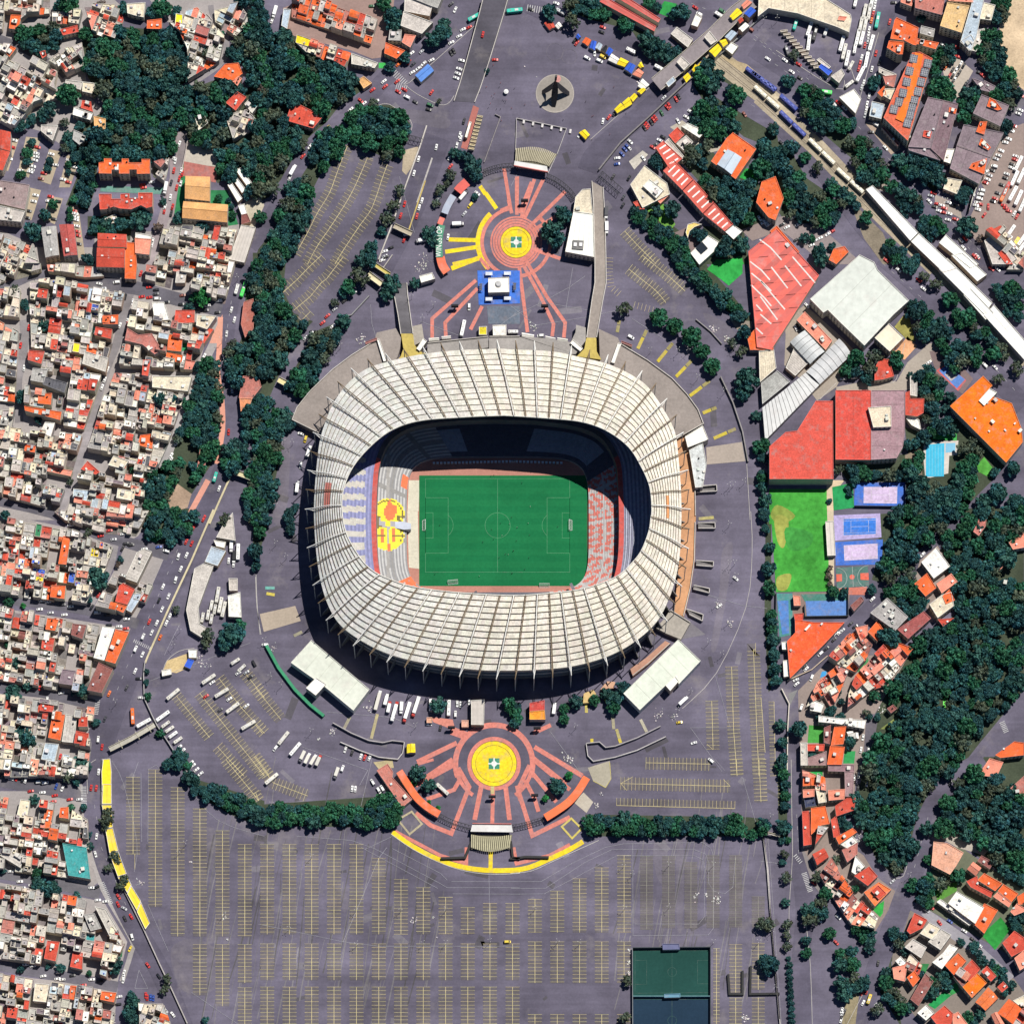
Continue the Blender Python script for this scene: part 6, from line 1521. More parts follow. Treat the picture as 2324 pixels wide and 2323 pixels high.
for t, s in(('N','1040,440 1140,380 1215,470 1125,545'),('O','370,490 440,430 515,505 445,575')):
 p=pts(t, s);layer('road_markings','worn_paint').strip(p,1.4, Z['line'],(.6,.5,.12) if t=='O' else(.42,.37,.24), True)
 # larger single roofs inside the dense quarters
BIGH={'near the avenue crossing':('I','e,1000,300,1055,272,1110,295,1000,520,912,490 r,870,545,900,525,985,570,930,682,842,660 o,815,682,840,667,928,692,900,742,820,705 s,962,600,1050,602,960,740,922,720 w,750,840,840,850,762,1090,682,1070 o,845,862,942,882,842,1112,768,1092 m,722,1102,826,1152,742,1326,636,1305 o,462,182,515,187,485,390,426,385 o,378,540,480,546,470,640,366,626 m,530,820,632,832,602,932,520,902 v,456,1152,556,1166,546,1272,430,1256 o,346,780,430,790,402,872,332,862 r,312,920,400,930,382,1022,300,1002'),
'opposite the bus stop':('I','o,386,1480,476,1486,442,1672,352,1652 e,482,1482,562,1492,542,1690,452,1682 r,300,1396,396,1396,390,1466,290,1456 r,556,1602,650,1622,640,1702,540,1692 r,580,1500,640,1502,640,1572,572,1572 s,330,1690,430,1700,400,1830,300,1810 s,460,1770,510,1780,500,1870,450,1860'),
'beside the long concrete street':('E','r,1282,400,1422,402,1420,490,1272,498 o,1232,576,1336,582,1322,702,1222,692 b,930,530,1010,580,1110,570,1182,690,1130,722,1040,650,912,620 c,1440,432,1580,442,1512,540,1432,512 c,1112,880,1400,882,1372,992,1112,962 d,322,882,490,932,470,1002,312,942 g,240,822,350,832,320,930,222,912 o,280,1012,380,1006,372,1090,276,1080 o,178,1100,450,1142,440,1202,182,1132 w,330,1216,402,1222,372,1322,292,1292 o,1026,1312,1122,1302,1112,1412,1006,1382 p,330,1536,530,1572,516,1612,332,1572 s,536,1702,656,1716,632,1792,532,1772 r,212,692,326,702,302,792,202,762 r,1046,762,1102,762,1082,882,1036,872 o,642,612,690,652,686,712,632,702 o,746,442,866,432,862,502,752,502 r,700,522,820,540,810,610,690,580 e,1290,120,1370,90,1350,200,1280,200 w,1200,340,1110,340,1130,480,1240,470 c,640,500,560,480,580,400,650,400 e,620,700,790,750,770,850,600,790 c,830,1460,940,1500,900,1560,790,1530 r,640,1500,730,1580,700,1600,590,1560 c,860,1700,970,1720,960,1790,850,1770'),
'left of the lowest avenue':('M','q,457,612,632,642,660,872,500,846 r,462,572,560,586,560,616,456,602 o,346,362,390,366,362,500,316,500 o,440,352,500,346,500,432,432,422 r,300,522,450,542,450,580,302,560 e,692,1072,772,1092,862,1242,802,1292 g,612,1132,690,1122,742,1232,662,1252 r,346,1322,436,1332,406,1472,322,1452 r,536,1392,606,1412,600,1532,512,1512 c,256,1632,360,1642,342,1772,242,1762 o,512,1652,566,1662,556,1756,506,1746 o,742,1692,850,1702,832,1772,732,1752 c,150,290,220,300,200,430,120,420 e,0,700,60,660,180,700,150,790')}
for where,(t, s) in BIGH.items():
 for q in s.split():
  c,*v=q.split(',')
  BL(t, rb.choice((6,7,8,9)), c,' '.join(f'{v[i]},{v[i + 1]}' for i in range(0,len(v),2)), f'{CNAME[c]} roofed larger building {where}','house','house', units=rb.choice((1,2,3)), ribs=2.2 if c in 'esdg' else 0, win=False)
  # tyre marks dragged across the big car park
for k in range(150):
 x, y=rb.uniform(470,1010), rb.uniform(1880,2280)
 if rb.random()<.3:
  x, y=rb.uniform(1400,1740), rb.uniform(1900,2300)
 L, a=rb.uniform(20,110), rb.gauss(.19,.05)
 p=wpt('Z', x/1.2029, y/1.2029);d=Vector((math.sin(a),math.cos(a)))*L/2;b_=Vector((-d.y,d.x))*rb.uniform(-.06,.06)
 g=rb.uniform(.125,.175) if rb.random()<.75 else.085
 layer('tyre_mark','asphalt').strip(smooth([p-d,p+b_,p+d],4), rb.uniform(.25,1.0),.012+.003*(k%10),(g,g*.94,g*1.02))
for k in range(170):
 t=rb.choice('MNNOOKJGFBCDI')
 p=wpt(t, rb.uniform(0,1931), rb.uniform(0,1931));w_, l_, a=rb.uniform(1.5,6), rb.uniform(3,18), rb.uniform(0,3.14)
 if inside([tuple(v) for v in FR[::8]], p.x, p.y):
  continue
 g=rb.choice((.075,.085,.135,.15));q=MB();u=Vector((math.cos(a),math.sin(a)));v=Vector((-u.y,u.x))
 layer('asphalt_patch','asphalt').poly([tuple(p+u*l_*sx+v*w_*sy*rb.uniform(.8,1.1)) for sx,sy in((-.5,-.5),(.5,-.5),(.5,.5),(-.5,.5))],.008+.003*(k%4),(g,g*.93,g*1.1))
for t, s in(('M','1250,1380 1450,1310 1620,1450 1560,1680 1330,1680'),('M','1380,560 1560,500 1580,760 1400,820'),('O','1040,620 1140,610 1120,900 1060,840'),('O','1210,640 1260,640 1250,1200 1210,1200'),('B','880,1060 980,1040 960,1140 900,1130'),('F','140,1300 250,1280 220,1900 120,1900'),('K','1540,300 1620,250 1560,700 1500,1000 1460,980 1520,600'),('B','1120,800 1400,860 1380,940 1100,880'),('G','1400,420 1600,520 1700,700 1560,640')):
 layer('asphalt_patch','asphalt').poly(smooth(pts(t,s),5,True),.016,(.126,.114,.144))
 # HOUSES OF THE DENSE QUARTERS
HC=7.0
rh=random.Random(5)
PAL={'mix':['w','w','w','c','c','c','e','e','e','e','g','g','g','g','g','g','d','d','b','p','r','b','s','v','c','e','p','r'],
'red':['r','o','o','p','p','b','r','c','w','m','e'],'terr':['o','o','r','p','c','e','b','o','g']}
SPOTS=[]
def spots(t, s):
 for q in s.split():
  x, y, c=q.split(',')
  SPOTS.append((wpt(t,float(x),float(y),HC),c))
spots('E','40,500,r 270,340,p 560,370,p 590,390,r 630,440,s 690,410,u 770,460,o 835,460,o 790,560,o 400,520,r 420,500,r 660,680,o 270,760,r 240,740,r 560,710,y 560,780,p 500,850,r 480,830,p 370,920,d 430,940,d 270,880,g 510,960,d 590,940,r 610,960,r 690,940,r 330,1050,o 50,950,r 70,1010,o 640,1100,r 620,1130,r 430,1070,d 300,1120,o 350,1140,o 420,1160,o 470,1170,r 600,1250,r 450,1290,p 500,1350,p 380,1370,p 20,1310,p 200,1420,o 330,1410,m 410,1560,r 370,1570,r 220,1610,p 620,1560,r 680,1580,r 920,1640,p 590,1740,s 630,1840,r 1300,610,r 1350,450,o 1290,470,o 1450,560,o 1280,640,o 1250,740,o 1300,740,o 1480,660,r 1390,690,r 1060,820,o 1370,830,r 1010,620,p 1060,600,p 950,560,p 1120,670,r 930,620,b 990,640,b 1490,470,e 1560,480,r 1200,410,g 1210,360,r 1500,680,u 1040,960,r 1050,1050,s 790,1080,g 930,1090,g 770,1260,o 1120,1180,p 1160,1180,r 1070,1360,o 1050,1340,o 1430,560,o 1510,575,r 1310,150,r 1430,80,o 1400,100,r 1330,200,p 1210,210,p 1500,20,r 940,1790,r 1000,1730,p 880,1720,c 850,1720,c')
spots('I','470,210,o 450,300,o 270,230,r 150,300,r 180,370,o 160,440,r 75,530,r 140,540,r 200,550,r 265,500,y 420,590,o 380,590,o 475,490,o 580,430,p 280,410,u 240,340,s 540,520,u 365,150,r 290,160,n 110,215,p 100,260,r 690,300,y 1000,360,e 1080,440,p 1090,480,p 910,590,r 850,700,o 900,640,r 970,640,s 1130,390,n 1120,330,w 820,570,r 880,430,r 370,830,o 350,870,r 580,870,r 160,900,m 350,970,r 880,900,o 850,1000,o 800,1060,o 770,920,e 720,1000,e 750,1180,m 700,1250,m 500,1220,v 720,1140,r 620,1090,p 590,1170,p 410,790,r 220,770,e 340,1430,r 330,1470,r 420,1500,o 400,1600,o 420,1560,o 610,1530,r 590,1650,r 620,1680,r 310,1580,e 60,1700,p 20,1690,p 270,1820,p 500,1620,p 160,1500,s 220,1480,b 480,1770,s 380,1690,s 210,1490,b')
spots('M','320,350,r 360,400,o 350,460,o 470,390,o 300,540,r 390,550,o 440,550,r 530,600,m 600,590,r 560,720,q 520,700,q 610,750,q 530,800,q 600,820,q 540,540,k 580,520,k 680,830,o 540,1040,o 420,1030,p 500,1000,r 90,910,p 570,1100,w 400,1070,o 430,1200,p 520,1240,p 380,1400,r 400,1340,r 350,1440,p 560,1470,r 590,1450,r 290,1310,p 90,1270,b 680,1310,q 730,1400,p 670,1180,e 780,1200,e 740,1280,e 880,1280,m 40,1560,p 100,1600,r 530,1690,o 540,1720,r 780,1710,p 760,1740,o 700,1690,c 170,1720,o 290,1700,c 130,1880,r 740,1900,o 1230,1900,o 1100,1890,c 800,1820,w')
spots('A','230,40,b 310,50,o 140,50,p 20,50,e 540,130,c 480,140,o 650,120,p 780,230,p 820,190,p 190,600,r 140,600,p 180,740,p 210,820,p 1440,60,p 1440,300,r 1340,260,o 1560,450,o 1380,240,g 1620,110,s 1680,50,s 1520,1740,o 1580,1730,r 1540,1850,o 1600,1860,r 1270,1700,g 1230,1860,s 130,1730,y 30,1780,e')
spots('B','420,80,o 340,60,o 480,140,o 540,70,o 620,110,o 730,140,o 600,190,p 700,210,e 820,180,g 800,240,g 350,20,g 530,350,o 390,320,y 460,330,p 630,390,r 600,450,r 400,420,r')
BLOCKS=[
('A','-60,-60 360,-60 360,90 200,100 60,220 -60,200',8,200,'mix','in the top left corner block'),('A','375,75 600,75 575,180 380,150',4,140,'mix','above the upper left wood'),
('A','-60,310 90,330 260,430 420,520 400,620 420,700 250,760 110,940 -60,840',28,190,'mix','left of the dense wood'),('A','610,20 880,30 900,130 840,290 670,230',20,150,'mix','right above the dense wood'),('A','300,430 600,310 610,480 480,540 420,500',55,130,'mix','by the dark lane'),
('A','1190,110 1440,40 1530,130 1640,260 1600,440 1370,580 1370,380 1310,240',18,160,'mix','inside the bending lane'),('A','1560,60 1740,20 1830,150 1720,260 1570,160',25,150,'mix','right of the bending lane'),('A','1640,830 1800,800 1900,900 1700,1020',20,130,'mix','deep in the upper trees'),
('A','1195,1650 1730,1660 1690,1880 1630,1980 1120,1931',12,170,'mix','below the chapel'),('A','-60,1690 250,1790 290,1931 -60,1931',22,160,'mix','below the tree lined car park'),('A','1110,1190 1240,1150 1200,1330 1110,1260',40,100,'mix','right of the red flats'),
('B','262,-10 400,-40 790,110 892,150 842,310 560,210 260,110',17,95,'terr','in the orange terrace at the top'),('B','300,250 500,320 700,385 650,500 560,450 380,395 290,310',17,90,'terr','in the lower orange terrace'),
('E','-60,-20 300,60 300,100 -60,200',20,150,'mix','at the upper left bend'),('E','340,60 690,70 760,140 620,150 350,110',8,140,'mix','below the school halls'),('E','1070,50 1740,-30 1640,330 1380,250 1060,170',10,180,'mix','between the chapel and the cross street'),
('E','215,190 430,170 910,270 880,420 790,720 730,900 680,1060 610,1260 170,1190 190,880 225,640 215,400',9,190,'mix','left of the long street'),('E','60,1250 600,1310 530,1540 420,1850 -60,1730 -60,1560',10,190,'mix','low left of the long street'),
('E','-60,450 140,560 115,900 105,1060 -60,1040',12,160,'mix','along the left edge'),('E','-60,1110 108,1115 80,1250 30,1420 -60,1600',8,160,'mix','at the left edge bend'),('E','-60,230 150,240 140,450 -60,430',15,150,'mix','at the left edge below the cross street'),
('E','975,330 1300,380 1620,450 1490,640 1400,830 870,800 900,640',10,190,'mix','right of the long street'),('E','830,840 1395,860 1330,1060 1230,1350 1150,1530 1060,1700 1040,1931 480,1890 600,1530 690,1250 750,1060',11,190,'mix','beside the long street and park'),
('I','390,-10 1090,-10 990,160 720,140 470,60',12,160,'mix','above the second cross street'),('I','-60,30 480,125 825,250 770,410 630,670 -60,590',9,190,'mix','below the second cross street'),('I','930,250 1200,350 1010,770 695,705 840,440',17,180,'mix','in the wedge beside the avenue'),
('I','-60,690 975,860 870,1100 730,1350 -60,1215',10,190,'mix','beside the avenue crossing'),('I','-60,1330 690,1420 640,1931 -60,1931',9,200,'mix','opposite the bus stop'),('M','-60,0 430,0 400,130 -60,70',9,170,'mix','above the tree lined street'),
('M','-60,250 470,320 640,430 660,870 470,850 -60,790',9,190,'mix','opposite the yellow strip'),('M','-60,890 590,1010 690,1050 910,1330 860,1450 800,1600 640,1540 -60,1440',10,190,'mix','left of the lowest avenue bend'),('M','-60,1550 850,1690 830,1960 -60,1960',9,190,'mix','at the lower left corner'),('M','1010,1780 1200,1790 1260,1960 1020,1960',20,150,'mix','on the wedge at the bottom edge'),
('L','500,1070 640,900 720,850 830,960 780,1080 700,1170 560,1110',-42,170,'red','below the lane right of the stadium'),('L','820,1060 950,930 1125,1000 930,1260 830,1290 640,1440 650,1320 700,1190',-42,160,'red','in the orange terrace by the wood'),('L','430,1230 560,1130 650,1170 600,1290 550,1400 350,1480 330,1440',-30,160,'red','beside the boundary road bend'),
('P','310,60 480,130 490,290 500,310 310,380',8,120,'red','between road and patio on the right'),('P','310,370 500,340 520,480 400,640 320,640',8,130,'red','beside the right hand road'),('P','350,690 480,640 600,850 700,990 870,1150 840,1240 670,1200 570,1050 450,860',-55,140,'red','in the red terrace at the fork'),('P','1520,800 1931,990 1960,1130 1840,1120 1600,990',30,150,'red','in the diagonal row at the right'),
('P','1060,1360 1240,1190 1400,1270 1320,1420 1200,1450',30,150,'mix','by the parked lane lower right'),('P','965,1450 1110,1420 1190,1500 1130,1680 970,1600',25,140,'red','by the lower right avenue bend'),('P','1340,1490 1470,1410 1740,1590 1560,1740 1470,1650',35,160,'red','in the lower right orange group'),('P','1680,1860 1830,1740 1960,1800 1960,1960 1690,1960',38,170,'red','in the lower right corner'),('P','1240,1870 1360,1790 1520,1960 1230,1960',38,150,'red','at the bottom right edge'),('D','860,500 1010,540 1000,720 800,860 800,740 900,640',20,120,'mix','among the small shops at the top right'),('D','1640,1700 1760,1640 1931,1850 1931,1960 1720,1960',40,130,'mix','in the bus yard workshops'),
]
cands=[]
for t, s, a, target, pal, where in BLOCKS:
 P=pts(t, s, HC)
 if area(P)<0:
  P=P[::-1]
 for lot in lots([(p[0],p[1]) for p in P], math.radians(-a), target, rh):
  if abs(area(lot))<22:
   continue
  c=centroid(lot)
  hit=any(inside(f,c.x,c.y) for f in BFOOT)
  if not hit:
   hit=sum(any(inside(f,c.x+(v[0]-c.x)*.8,c.y+(v[1]-c.y)*.8) for f in BFOOT) for v in lot)>=2
  if hit:
   continue
  cands.append((abs(area(lot)),lot,math.radians(-a),pal,where))
cands.sort(key=lambda q:-q[0])
N_IND=185
crowd=MB()
def house(A, lot, ang, pal, where, single):
 lot=inset(lot,.12)
 ce=centroid(lot)
 nstorey=rh.choice((2,2,2,3,3,1))
 hh={1:3.6,2:6.4,3:9.0}[nstorey]+rh.uniform(-.4,.5)
 w, r=(MB(), MB()) if single else(crowd, crowd)
 roofs=[]
 extras=[]
 wc=jit(rh.choice(WALLC),.15, rh)
 theme=rh.choice('wcceeggg') if pal=='mix' else rh.choice(PAL[pal])
 best=(0,'w')
 second=(0,'w')
 for k, patch in enumerate(lots(lot,ang,rh.uniform(20,52),rh,.3,.7)):
  a=abs(area(patch))
  if a<2.5:
   continue
  if single:
   r=MB()
   roofs.append(r)
  pc=centroid(patch)
  c=theme if rh.random()<.3 else rh.choice(PAL[pal])
  for q, cc in SPOTS:
   if inside(patch, q.x, q.y) or(q-pc).length<2.6:
    c=cc
    break
  else:
   if pal=='mix' and rh.random()<.15 and len(patch)>2:
   # an open yard at the bottom of the lot
    r.poly(inset(patch,.05),.2+k*.003, jit((.17,.15,.14),.4,rh))
    continue
  h=hh+rh.choice((0,0,.35,-2.6,-2.6,-3.4,2.4,2.6))+rh.uniform(-.12,.12)
  h=max(2.6, h)
  p=inset(patch,.03)
  top=h+rh.choice((.3,.5,.75))
  q=inset(patch,.26)
  if abs(area(q))>abs(area(p)) or abs(area(q))<1:
   continue
  cc=jit(c,.16, rh)
  rim=jit((.58,.54,.47) if c not in('r','o','p','b','m') else tuple(min(.8,v*1.1+.08) for v in cc),.15, rh)
  pitched=len(patch)==4 and c in('r','o','p','m') and rh.random()<.3
  if pitched:
   w.walls(p,0, h, wc)
   V=[Vector(v) for v in p]
   if(V[1]-V[0]).length<(V[2]-V[1]).length:
    V=V[1:]+V[:1]
   m0, m1=(V[0]+V[3])/2,(V[1]+V[2])/2
   zr=h+.9
   r.face([(*V[0],h),(*V[1],h),(*m1,zr),(*m0,zr)], cc)
   r.face([(*V[2],h),(*V[3],h),(*m0,zr),(*m1,zr)], cc)
   w.face([(*V[1],h),(*V[2],h),(*m1,zr)], wc)
   w.face([(*V[3],h),(*V[0],h),(*m0,zr)], wc)
  else:
   w.walls(p,0, top, wc)
   for i in range(len(p)):
    j=(i+1)%len(p)
    w.face([(*p[i],top),(*p[j],top),(*q[j],top),(*q[i],top)], rim)
    w.face([(*q[i],top),(*q[j],top),(*q[j],h),(*q[i],h)], rim)
   r.poly(q, h, cc)
   bb=bbox4(q, ang)
   B=[Vector(v) for v in bb]
   if c in('g','e','s','d') and rh.random()<.3:
    n=max(3, int((B[1]-B[0]).length/1.1))
    for e in range(1, n):
     x0, x1=B[0].lerp(B[1], e/n), B[3].lerp(B[2], e/n)
     mid=x0.lerp(x1,.5)
     if inside(q, mid.x, mid.y):
      r.strip([x0.lerp(x1,.06),x0.lerp(x1,.94)],.28, h+.04, tuple(v*.78 for v in cc))
   else:
    for e in range(rh.choice((0,1,1,2,2,3))):
     g=B[0].lerp(B[1], rh.uniform(.15,.85)).lerp(B[3].lerp(B[2],rh.uniform(.15,.85)), rh.uniform(.2,.8))
     if not inside(q, g.x, g.y):
      continue
     kind=rh.random()
     if kind<.22:
      extras.append(('water_tank',g.x,g.y,h,rh.choice(((.025,.025,.03),(.025,.025,.03),(.6,.6,.6),(.3,.18,.14)))))
     elif kind<.38 and a>16:
      r.box(g.x, g.y, h, rh.uniform(1.7,2.4), rh.uniform(1.8,2.8),2.1, jit(wc,.15,rh), ang, jit(rh.choice(('w','c','e','g')),.15,rh))
     elif kind<.62:
      r.box(g.x, g.y, h, rh.uniform(.5,1.6), rh.uniform(.4,1.2), rh.uniform(.5,1.1), jit(rh.choice(('w','g','d','e','b','u' if rh.random()<.2 else 'g')),.25,rh), ang)
     elif kind<.8:
      r.box(g.x, g.y, h, rh.uniform(.8,1.5), rh.uniform(.8,1.6),.06,(.03,.03,.035), ang)
     else:
      x0=g+Vector((math.cos(ang),math.sin(ang)))*rh.uniform(1,2.4)
      r.rib([g,x0],.22, h, h+.9, rim)
  if a>best[0]:
   second=best;best=(a, c)
  elif a>second[0]:
   second=(a, c)
 if not w.f:
  return
 if not single:
  for n_, x, y, z, c in extras:
   crowd.cyl(x, y, z,.55,1.2, c,8,.5)
  return
 HN={'e':'ashen','d':'charcoal','s':'bluish','b':'brick','v':'mauve','l':'mint','f':'green'}
 cn=HN.get(best[1], CNAME[best[1]])
 c2=HN.get(second[1], CNAME[second[1]])
 f=f'{cn} roofed house' if cn==c2 else f'{cn} and {c2} roofed house'
 root=empty('house',(ce.x,ce.y,0), f'{f} {where}','house','houses of the dense quarter')
 add_child(w,'wall','plaster', root)
 for r in roofs:
  if r.f:
   add_child(r,'roof','roofing', root)
 for n_, x, y, z, c in extras[:3]:
  m=MB();m.cyl(x, y, z,.55,1.2, c,10,.5)
  add_child(m,'water_tank','plaster', root)
for k, q in enumerate(cands):
 house(*q, k<N_IND)
if crowd.f:
 o=crowd.build('houses','roofing')
 o['kind']='stuff';o['label']='the smaller flat roofed houses packed between the others in the dense quarters';o['category']='houses'
print('HOUSES', len(cands),'individual', min(N_IND,len(cands)))
# TREES
rt=random.Random(11)
nr=np.random.default_rng(4)
KINDS={'teal':(.036,.122,.118),'green':(.034,.145,.080),'deep':(.029,.096,.102),'olive':(.085,.118,.085),'brown':(.15,.12,.105),'bright':(.035,.22,.075)}
def crown_arrays(seed, kind, flat=.62, nb=26, nl=62, leaf=.115):
 """leaf-sized faces spread over many clumps of uneven size; unit radius"""
 g=np.random.default_rng(seed)
 base=np.array(KINDS[kind])
 V, C=[],[]
 for b in range(nb):
  if b==0:
   c=np.array([0,0,.55]);r=.55
  else:
   a=g.uniform(0,2*math.pi);d=math.sqrt(g.uniform(.05,1))*.82
   c=np.array([d*math.cos(a),d*math.sin(a),.30+.62*(1-d*d)*flat*1.3+g.uniform(-.10,.12)])
   r=g.uniform(.15,.31)
  tone=g.uniform(.78,1.24)
  hue=g.uniform(.86,1.2)
  n=int(nl*(r/.3)**1.5)
  u=g.normal(size=(n,3));u/=np.linalg.norm(u, axis=1)[:, None]
  u[:,2]=np.abs(u[:,2])*.95-.18
  p=c+u*r*g.uniform(.72,1.06,(n,1))*np.array([1,1,flat+.15])
  nn=u+g.normal(scale=.42, size=(n,3));nn/=np.linalg.norm(nn, axis=1)[:, None]
  t=np.cross(nn, g.normal(size=(n,3)));t/=np.linalg.norm(t, axis=1)[:, None]
  w=np.cross(nn, t)
  s=leaf*g.uniform(.6,1.25,(n,1))
  q=np.stack([p-t*s-w*s*.7,p+t*s-w*s*.6,p+t*s*.8+w*s*.7,p-t*s*.9+w*s*.6], axis=1)
  V.append(q)
  col_=base*tone*g.uniform(.8,1.22,(n,1))*np.array([hue,1,1/hue])
  C.append(col_)
 return np.concatenate(V), np.concatenate(C)
def leaf_mesh(name, V, C):
 n=len(V)
 me=bpy.data.meshes.new(name)
 me.vertices.add(n*4);me.loops.add(n*4);me.polygons.add(n)
 me.vertices.foreach_set('co', V.astype(np.float32).ravel())
 me.loops.foreach_set('vertex_index', np.arange(n*4,dtype=np.int32))
 me.polygons.foreach_set('loop_start', np.arange(0,n*4,4,dtype=np.int32))
 me.polygons.foreach_set('loop_total', np.full(n,4,dtype=np.int32))
 me.update(calc_edges=True)
 at=me.color_attributes.new('Col','FLOAT_COLOR','CORNER')
 c4=np.concatenate([np.repeat(C,4,axis=0),np.ones((n*4,1))], axis=1).astype(np.float32)
 at.data.foreach_set('color', c4.ravel())
 me.materials.append(MAT['leaves'])
 me.validate()
 return me
CROWNS={}
ARR={}
for kd in KINDS:
 for s in range(4 if kd in('teal','deep','green') else 2):
  sparse=kd in('olive','brown')
  arr=crown_arrays(100+7*s+len(kd)*31, kd, nb=16 if sparse else 28, nl=40 if sparse else 66, leaf=.105 if sparse else.118)
  ARR.setdefault(kd,[]).append(arr)
  CROWNS.setdefault(kd,[]).append(leaf_mesh('crown',*arr))
def trunk_mesh():
 m=MB();c=(.10,.075,.055)
 m.cyl(0,0,0,.075,.5, c,8,.05)
 for a in(0.3,2.3,4.4):
  m.bar((0,0,.40),(.42*math.cos(a),.42*math.sin(a),.78),.03, c,6)
  m.bar((.2*math.cos(a),.2*math.sin(a),.58),(.35*math.cos(a+.8),.35*math.sin(a+.8),.9),.018, c,5)
 o=m.build('trunk','bark')
 me=o.data
 bpy.data.objects.remove(o)
 return me
TRUNK=trunk_mesh()
TREES=[]
TPAD=[]
def T(t, s, where, kind=None, hs=1.0):
 for q in s.split():
  f=q.split(',')
  r=zm(t, float(f[2]))
  p=wpt(t, float(f[0]), float(f[1]), r*.9*hs)
  k=kind or(f[3] if len(f)>3 else rt.choice(('teal','teal','deep','green')))
  TREES.append([p.x,p.y,r,k,where,False,hs])
def WOOD(t, s, where, r0=40, r1=74, pack=1.14, kinds=('teal','teal','deep','deep','green','green','olive'), tries=4000, hs=1.0, shared=True):
 P=pts(t, s,5.5)
 xs=[p.x for p in P];ys=[p.y for p in P]
 got=[]
 A=abs(area([(p.x,p.y) for p in P]))
 fail=0
 while fail<260:
  x, y=rt.uniform(min(xs), max(xs)), rt.uniform(min(ys), max(ys))
  r=zm(t, r0+(r1-r0)*rt.random()**1.5)
  if not inside(P, x, y) or any((x-a)**2+(y-b)**2<(pack*(r+c)/2)**2 for a, b, c in got):
   fail+=1
   continue
  fail=0
  got.append((x,y,r))
  TREES.append([x,y,r,rt.choice(kinds),where,shared,hs])
W1='in the big dense wood at the upper left'
WOOD('A','640,330 760,300 900,215 1280,250 1350,400 1350,560 1270,680 1300,960 1240,1140 740,1150 640,1140 650,1000 780,880 770,790 690,560 620,480', W1,48,84)
WOOD('A','1380,640 1560,590 1640,620 1780,640 1650,740 1640,1000 1570,1070 1420,1020 1340,960 1300,720','in the trees between lane and chapel',46,76)
WOOD('A','1600,1090 1760,1070 1931,960 1931,1300 1760,1230 1640,1330 1590,1280','in the trees above the white sheds',48,76)
WOOD('A','130,230 260,200 430,180 440,320 300,370 130,300','in the clump at the left top',42,66);WOOD('A','460,1000 640,1080 680,1180 680,1380 630,1510 520,1470 600,1300 600,1180 470,1090','in the strip left of the red flats',40,62);WOOD('A','650,1590 780,1600 940,1600 960,1700 930,1750 820,1690 680,1690','above the dark red school',42,66)
WOOD('A','1720,0 1931,-60 1931,590 1790,500 1720,380 1700,330 1800,260 1820,100','in the trees at the top beside the estate',46,74)
WOOD('B','-20,270 220,260 300,290 340,410 480,450 700,540 740,650 620,740 560,800 500,820 400,740 250,740 200,880 240,950 380,980 370,1060 190,1200 160,1380 -20,1460','in the wood beside the avenue',48,80);WOOD('B','420,970 660,950 640,1050 560,1160 480,1240 380,1150','beside the avenue above the car park',46,74)
WOOD('B','690,810 820,790 1000,830 1080,830 1130,950 1040,1150 970,1150 930,1010 780,1070 700,990','in the clump above the striped car park',48,76);WOOD('B','250,1330 380,1270 400,1400 380,1560 330,1700 260,1850 110,1931 30,1931 180,1560','in the strip between avenue and car park',44,70)
WOOD('F','0,0 200,0 190,250 260,430 400,490 300,590 180,800 100,860 0,900','in the strip left of the striped car park',44,70);WOOD('F','430,570 560,520 620,560 600,660 490,770 430,880 420,950 310,1000 220,980 300,860','along the ring road at the upper left',44,70);WOOD('F','0,1000 110,1050 110,1180 0,1200','beside the ring road gate',42,60);WOOD('F','0,1260 170,1200 180,1400 120,1560 130,1740 60,1931 0,1931','left of the stadium',46,70);WOOD('F','140,1120 250,1120 250,1240 160,1280','at the terrace corner left of the stadium',44,64)
WOOD('E','1830,120 1931,30 1931,560 1860,420 1830,300','beside the avenue at mid left',44,66);WOOD('E','1640,720 1760,560 1850,560 1931,620 1931,860 1770,860 1740,960 1690,900','in the trees on the avenue island',44,68);WOOD('E','1840,1060 1931,1000 1931,1180 1800,1260 1760,1200','by the gate beside the avenue',40,60);WOOD('E','1660,1400 1740,1340 1790,1300 1830,1360 1790,1500 1700,1570 1640,1530','on the avenue median',44,66);WOOD('E','1840,1500 1931,1330 1931,1931 1800,1931 1810,1700','right of the avenue below the gate',44,68)
WOOD('E','1440,800 1570,780 1600,900 1590,1100 1600,1290 1570,1440 1500,1560 1420,1700 1380,1560 1450,1400 1330,1330 1270,1380 1340,1200 1350,1090 1430,1000','in the park beside the avenue',42,66);WOOD('E','1080,1580 1180,1560 1260,1480 1330,1480 1290,1620 1210,1720 1250,1860 1120,1931 1080,1800','in the lower park',44,66);WOOD('I','1030,110 1090,20 1300,-20 1420,20 1400,120 1280,240 1160,200 1080,160','at the foot of the park',44,68)
WOOD('C','430,-20 560,-20 700,40 720,110 700,150 560,110 420,50','beside the red platforms',46,70);WOOD('C','920,240 1040,230 1180,330 1220,400 1130,430 1000,380','by the stall row in the plaza',48,74);WOOD('C','1330,490 1440,460 1560,560 1500,640 1400,620','by the plaza bridge',48,70);WOOD('C','1320,800 1480,740 1640,800 1650,900 1580,980 1400,960 1310,880','above the school',50,78);WOOD('C','1290,1080 1430,1060 1480,1140 1400,1210 1280,1180','inside the school garden',48,70)
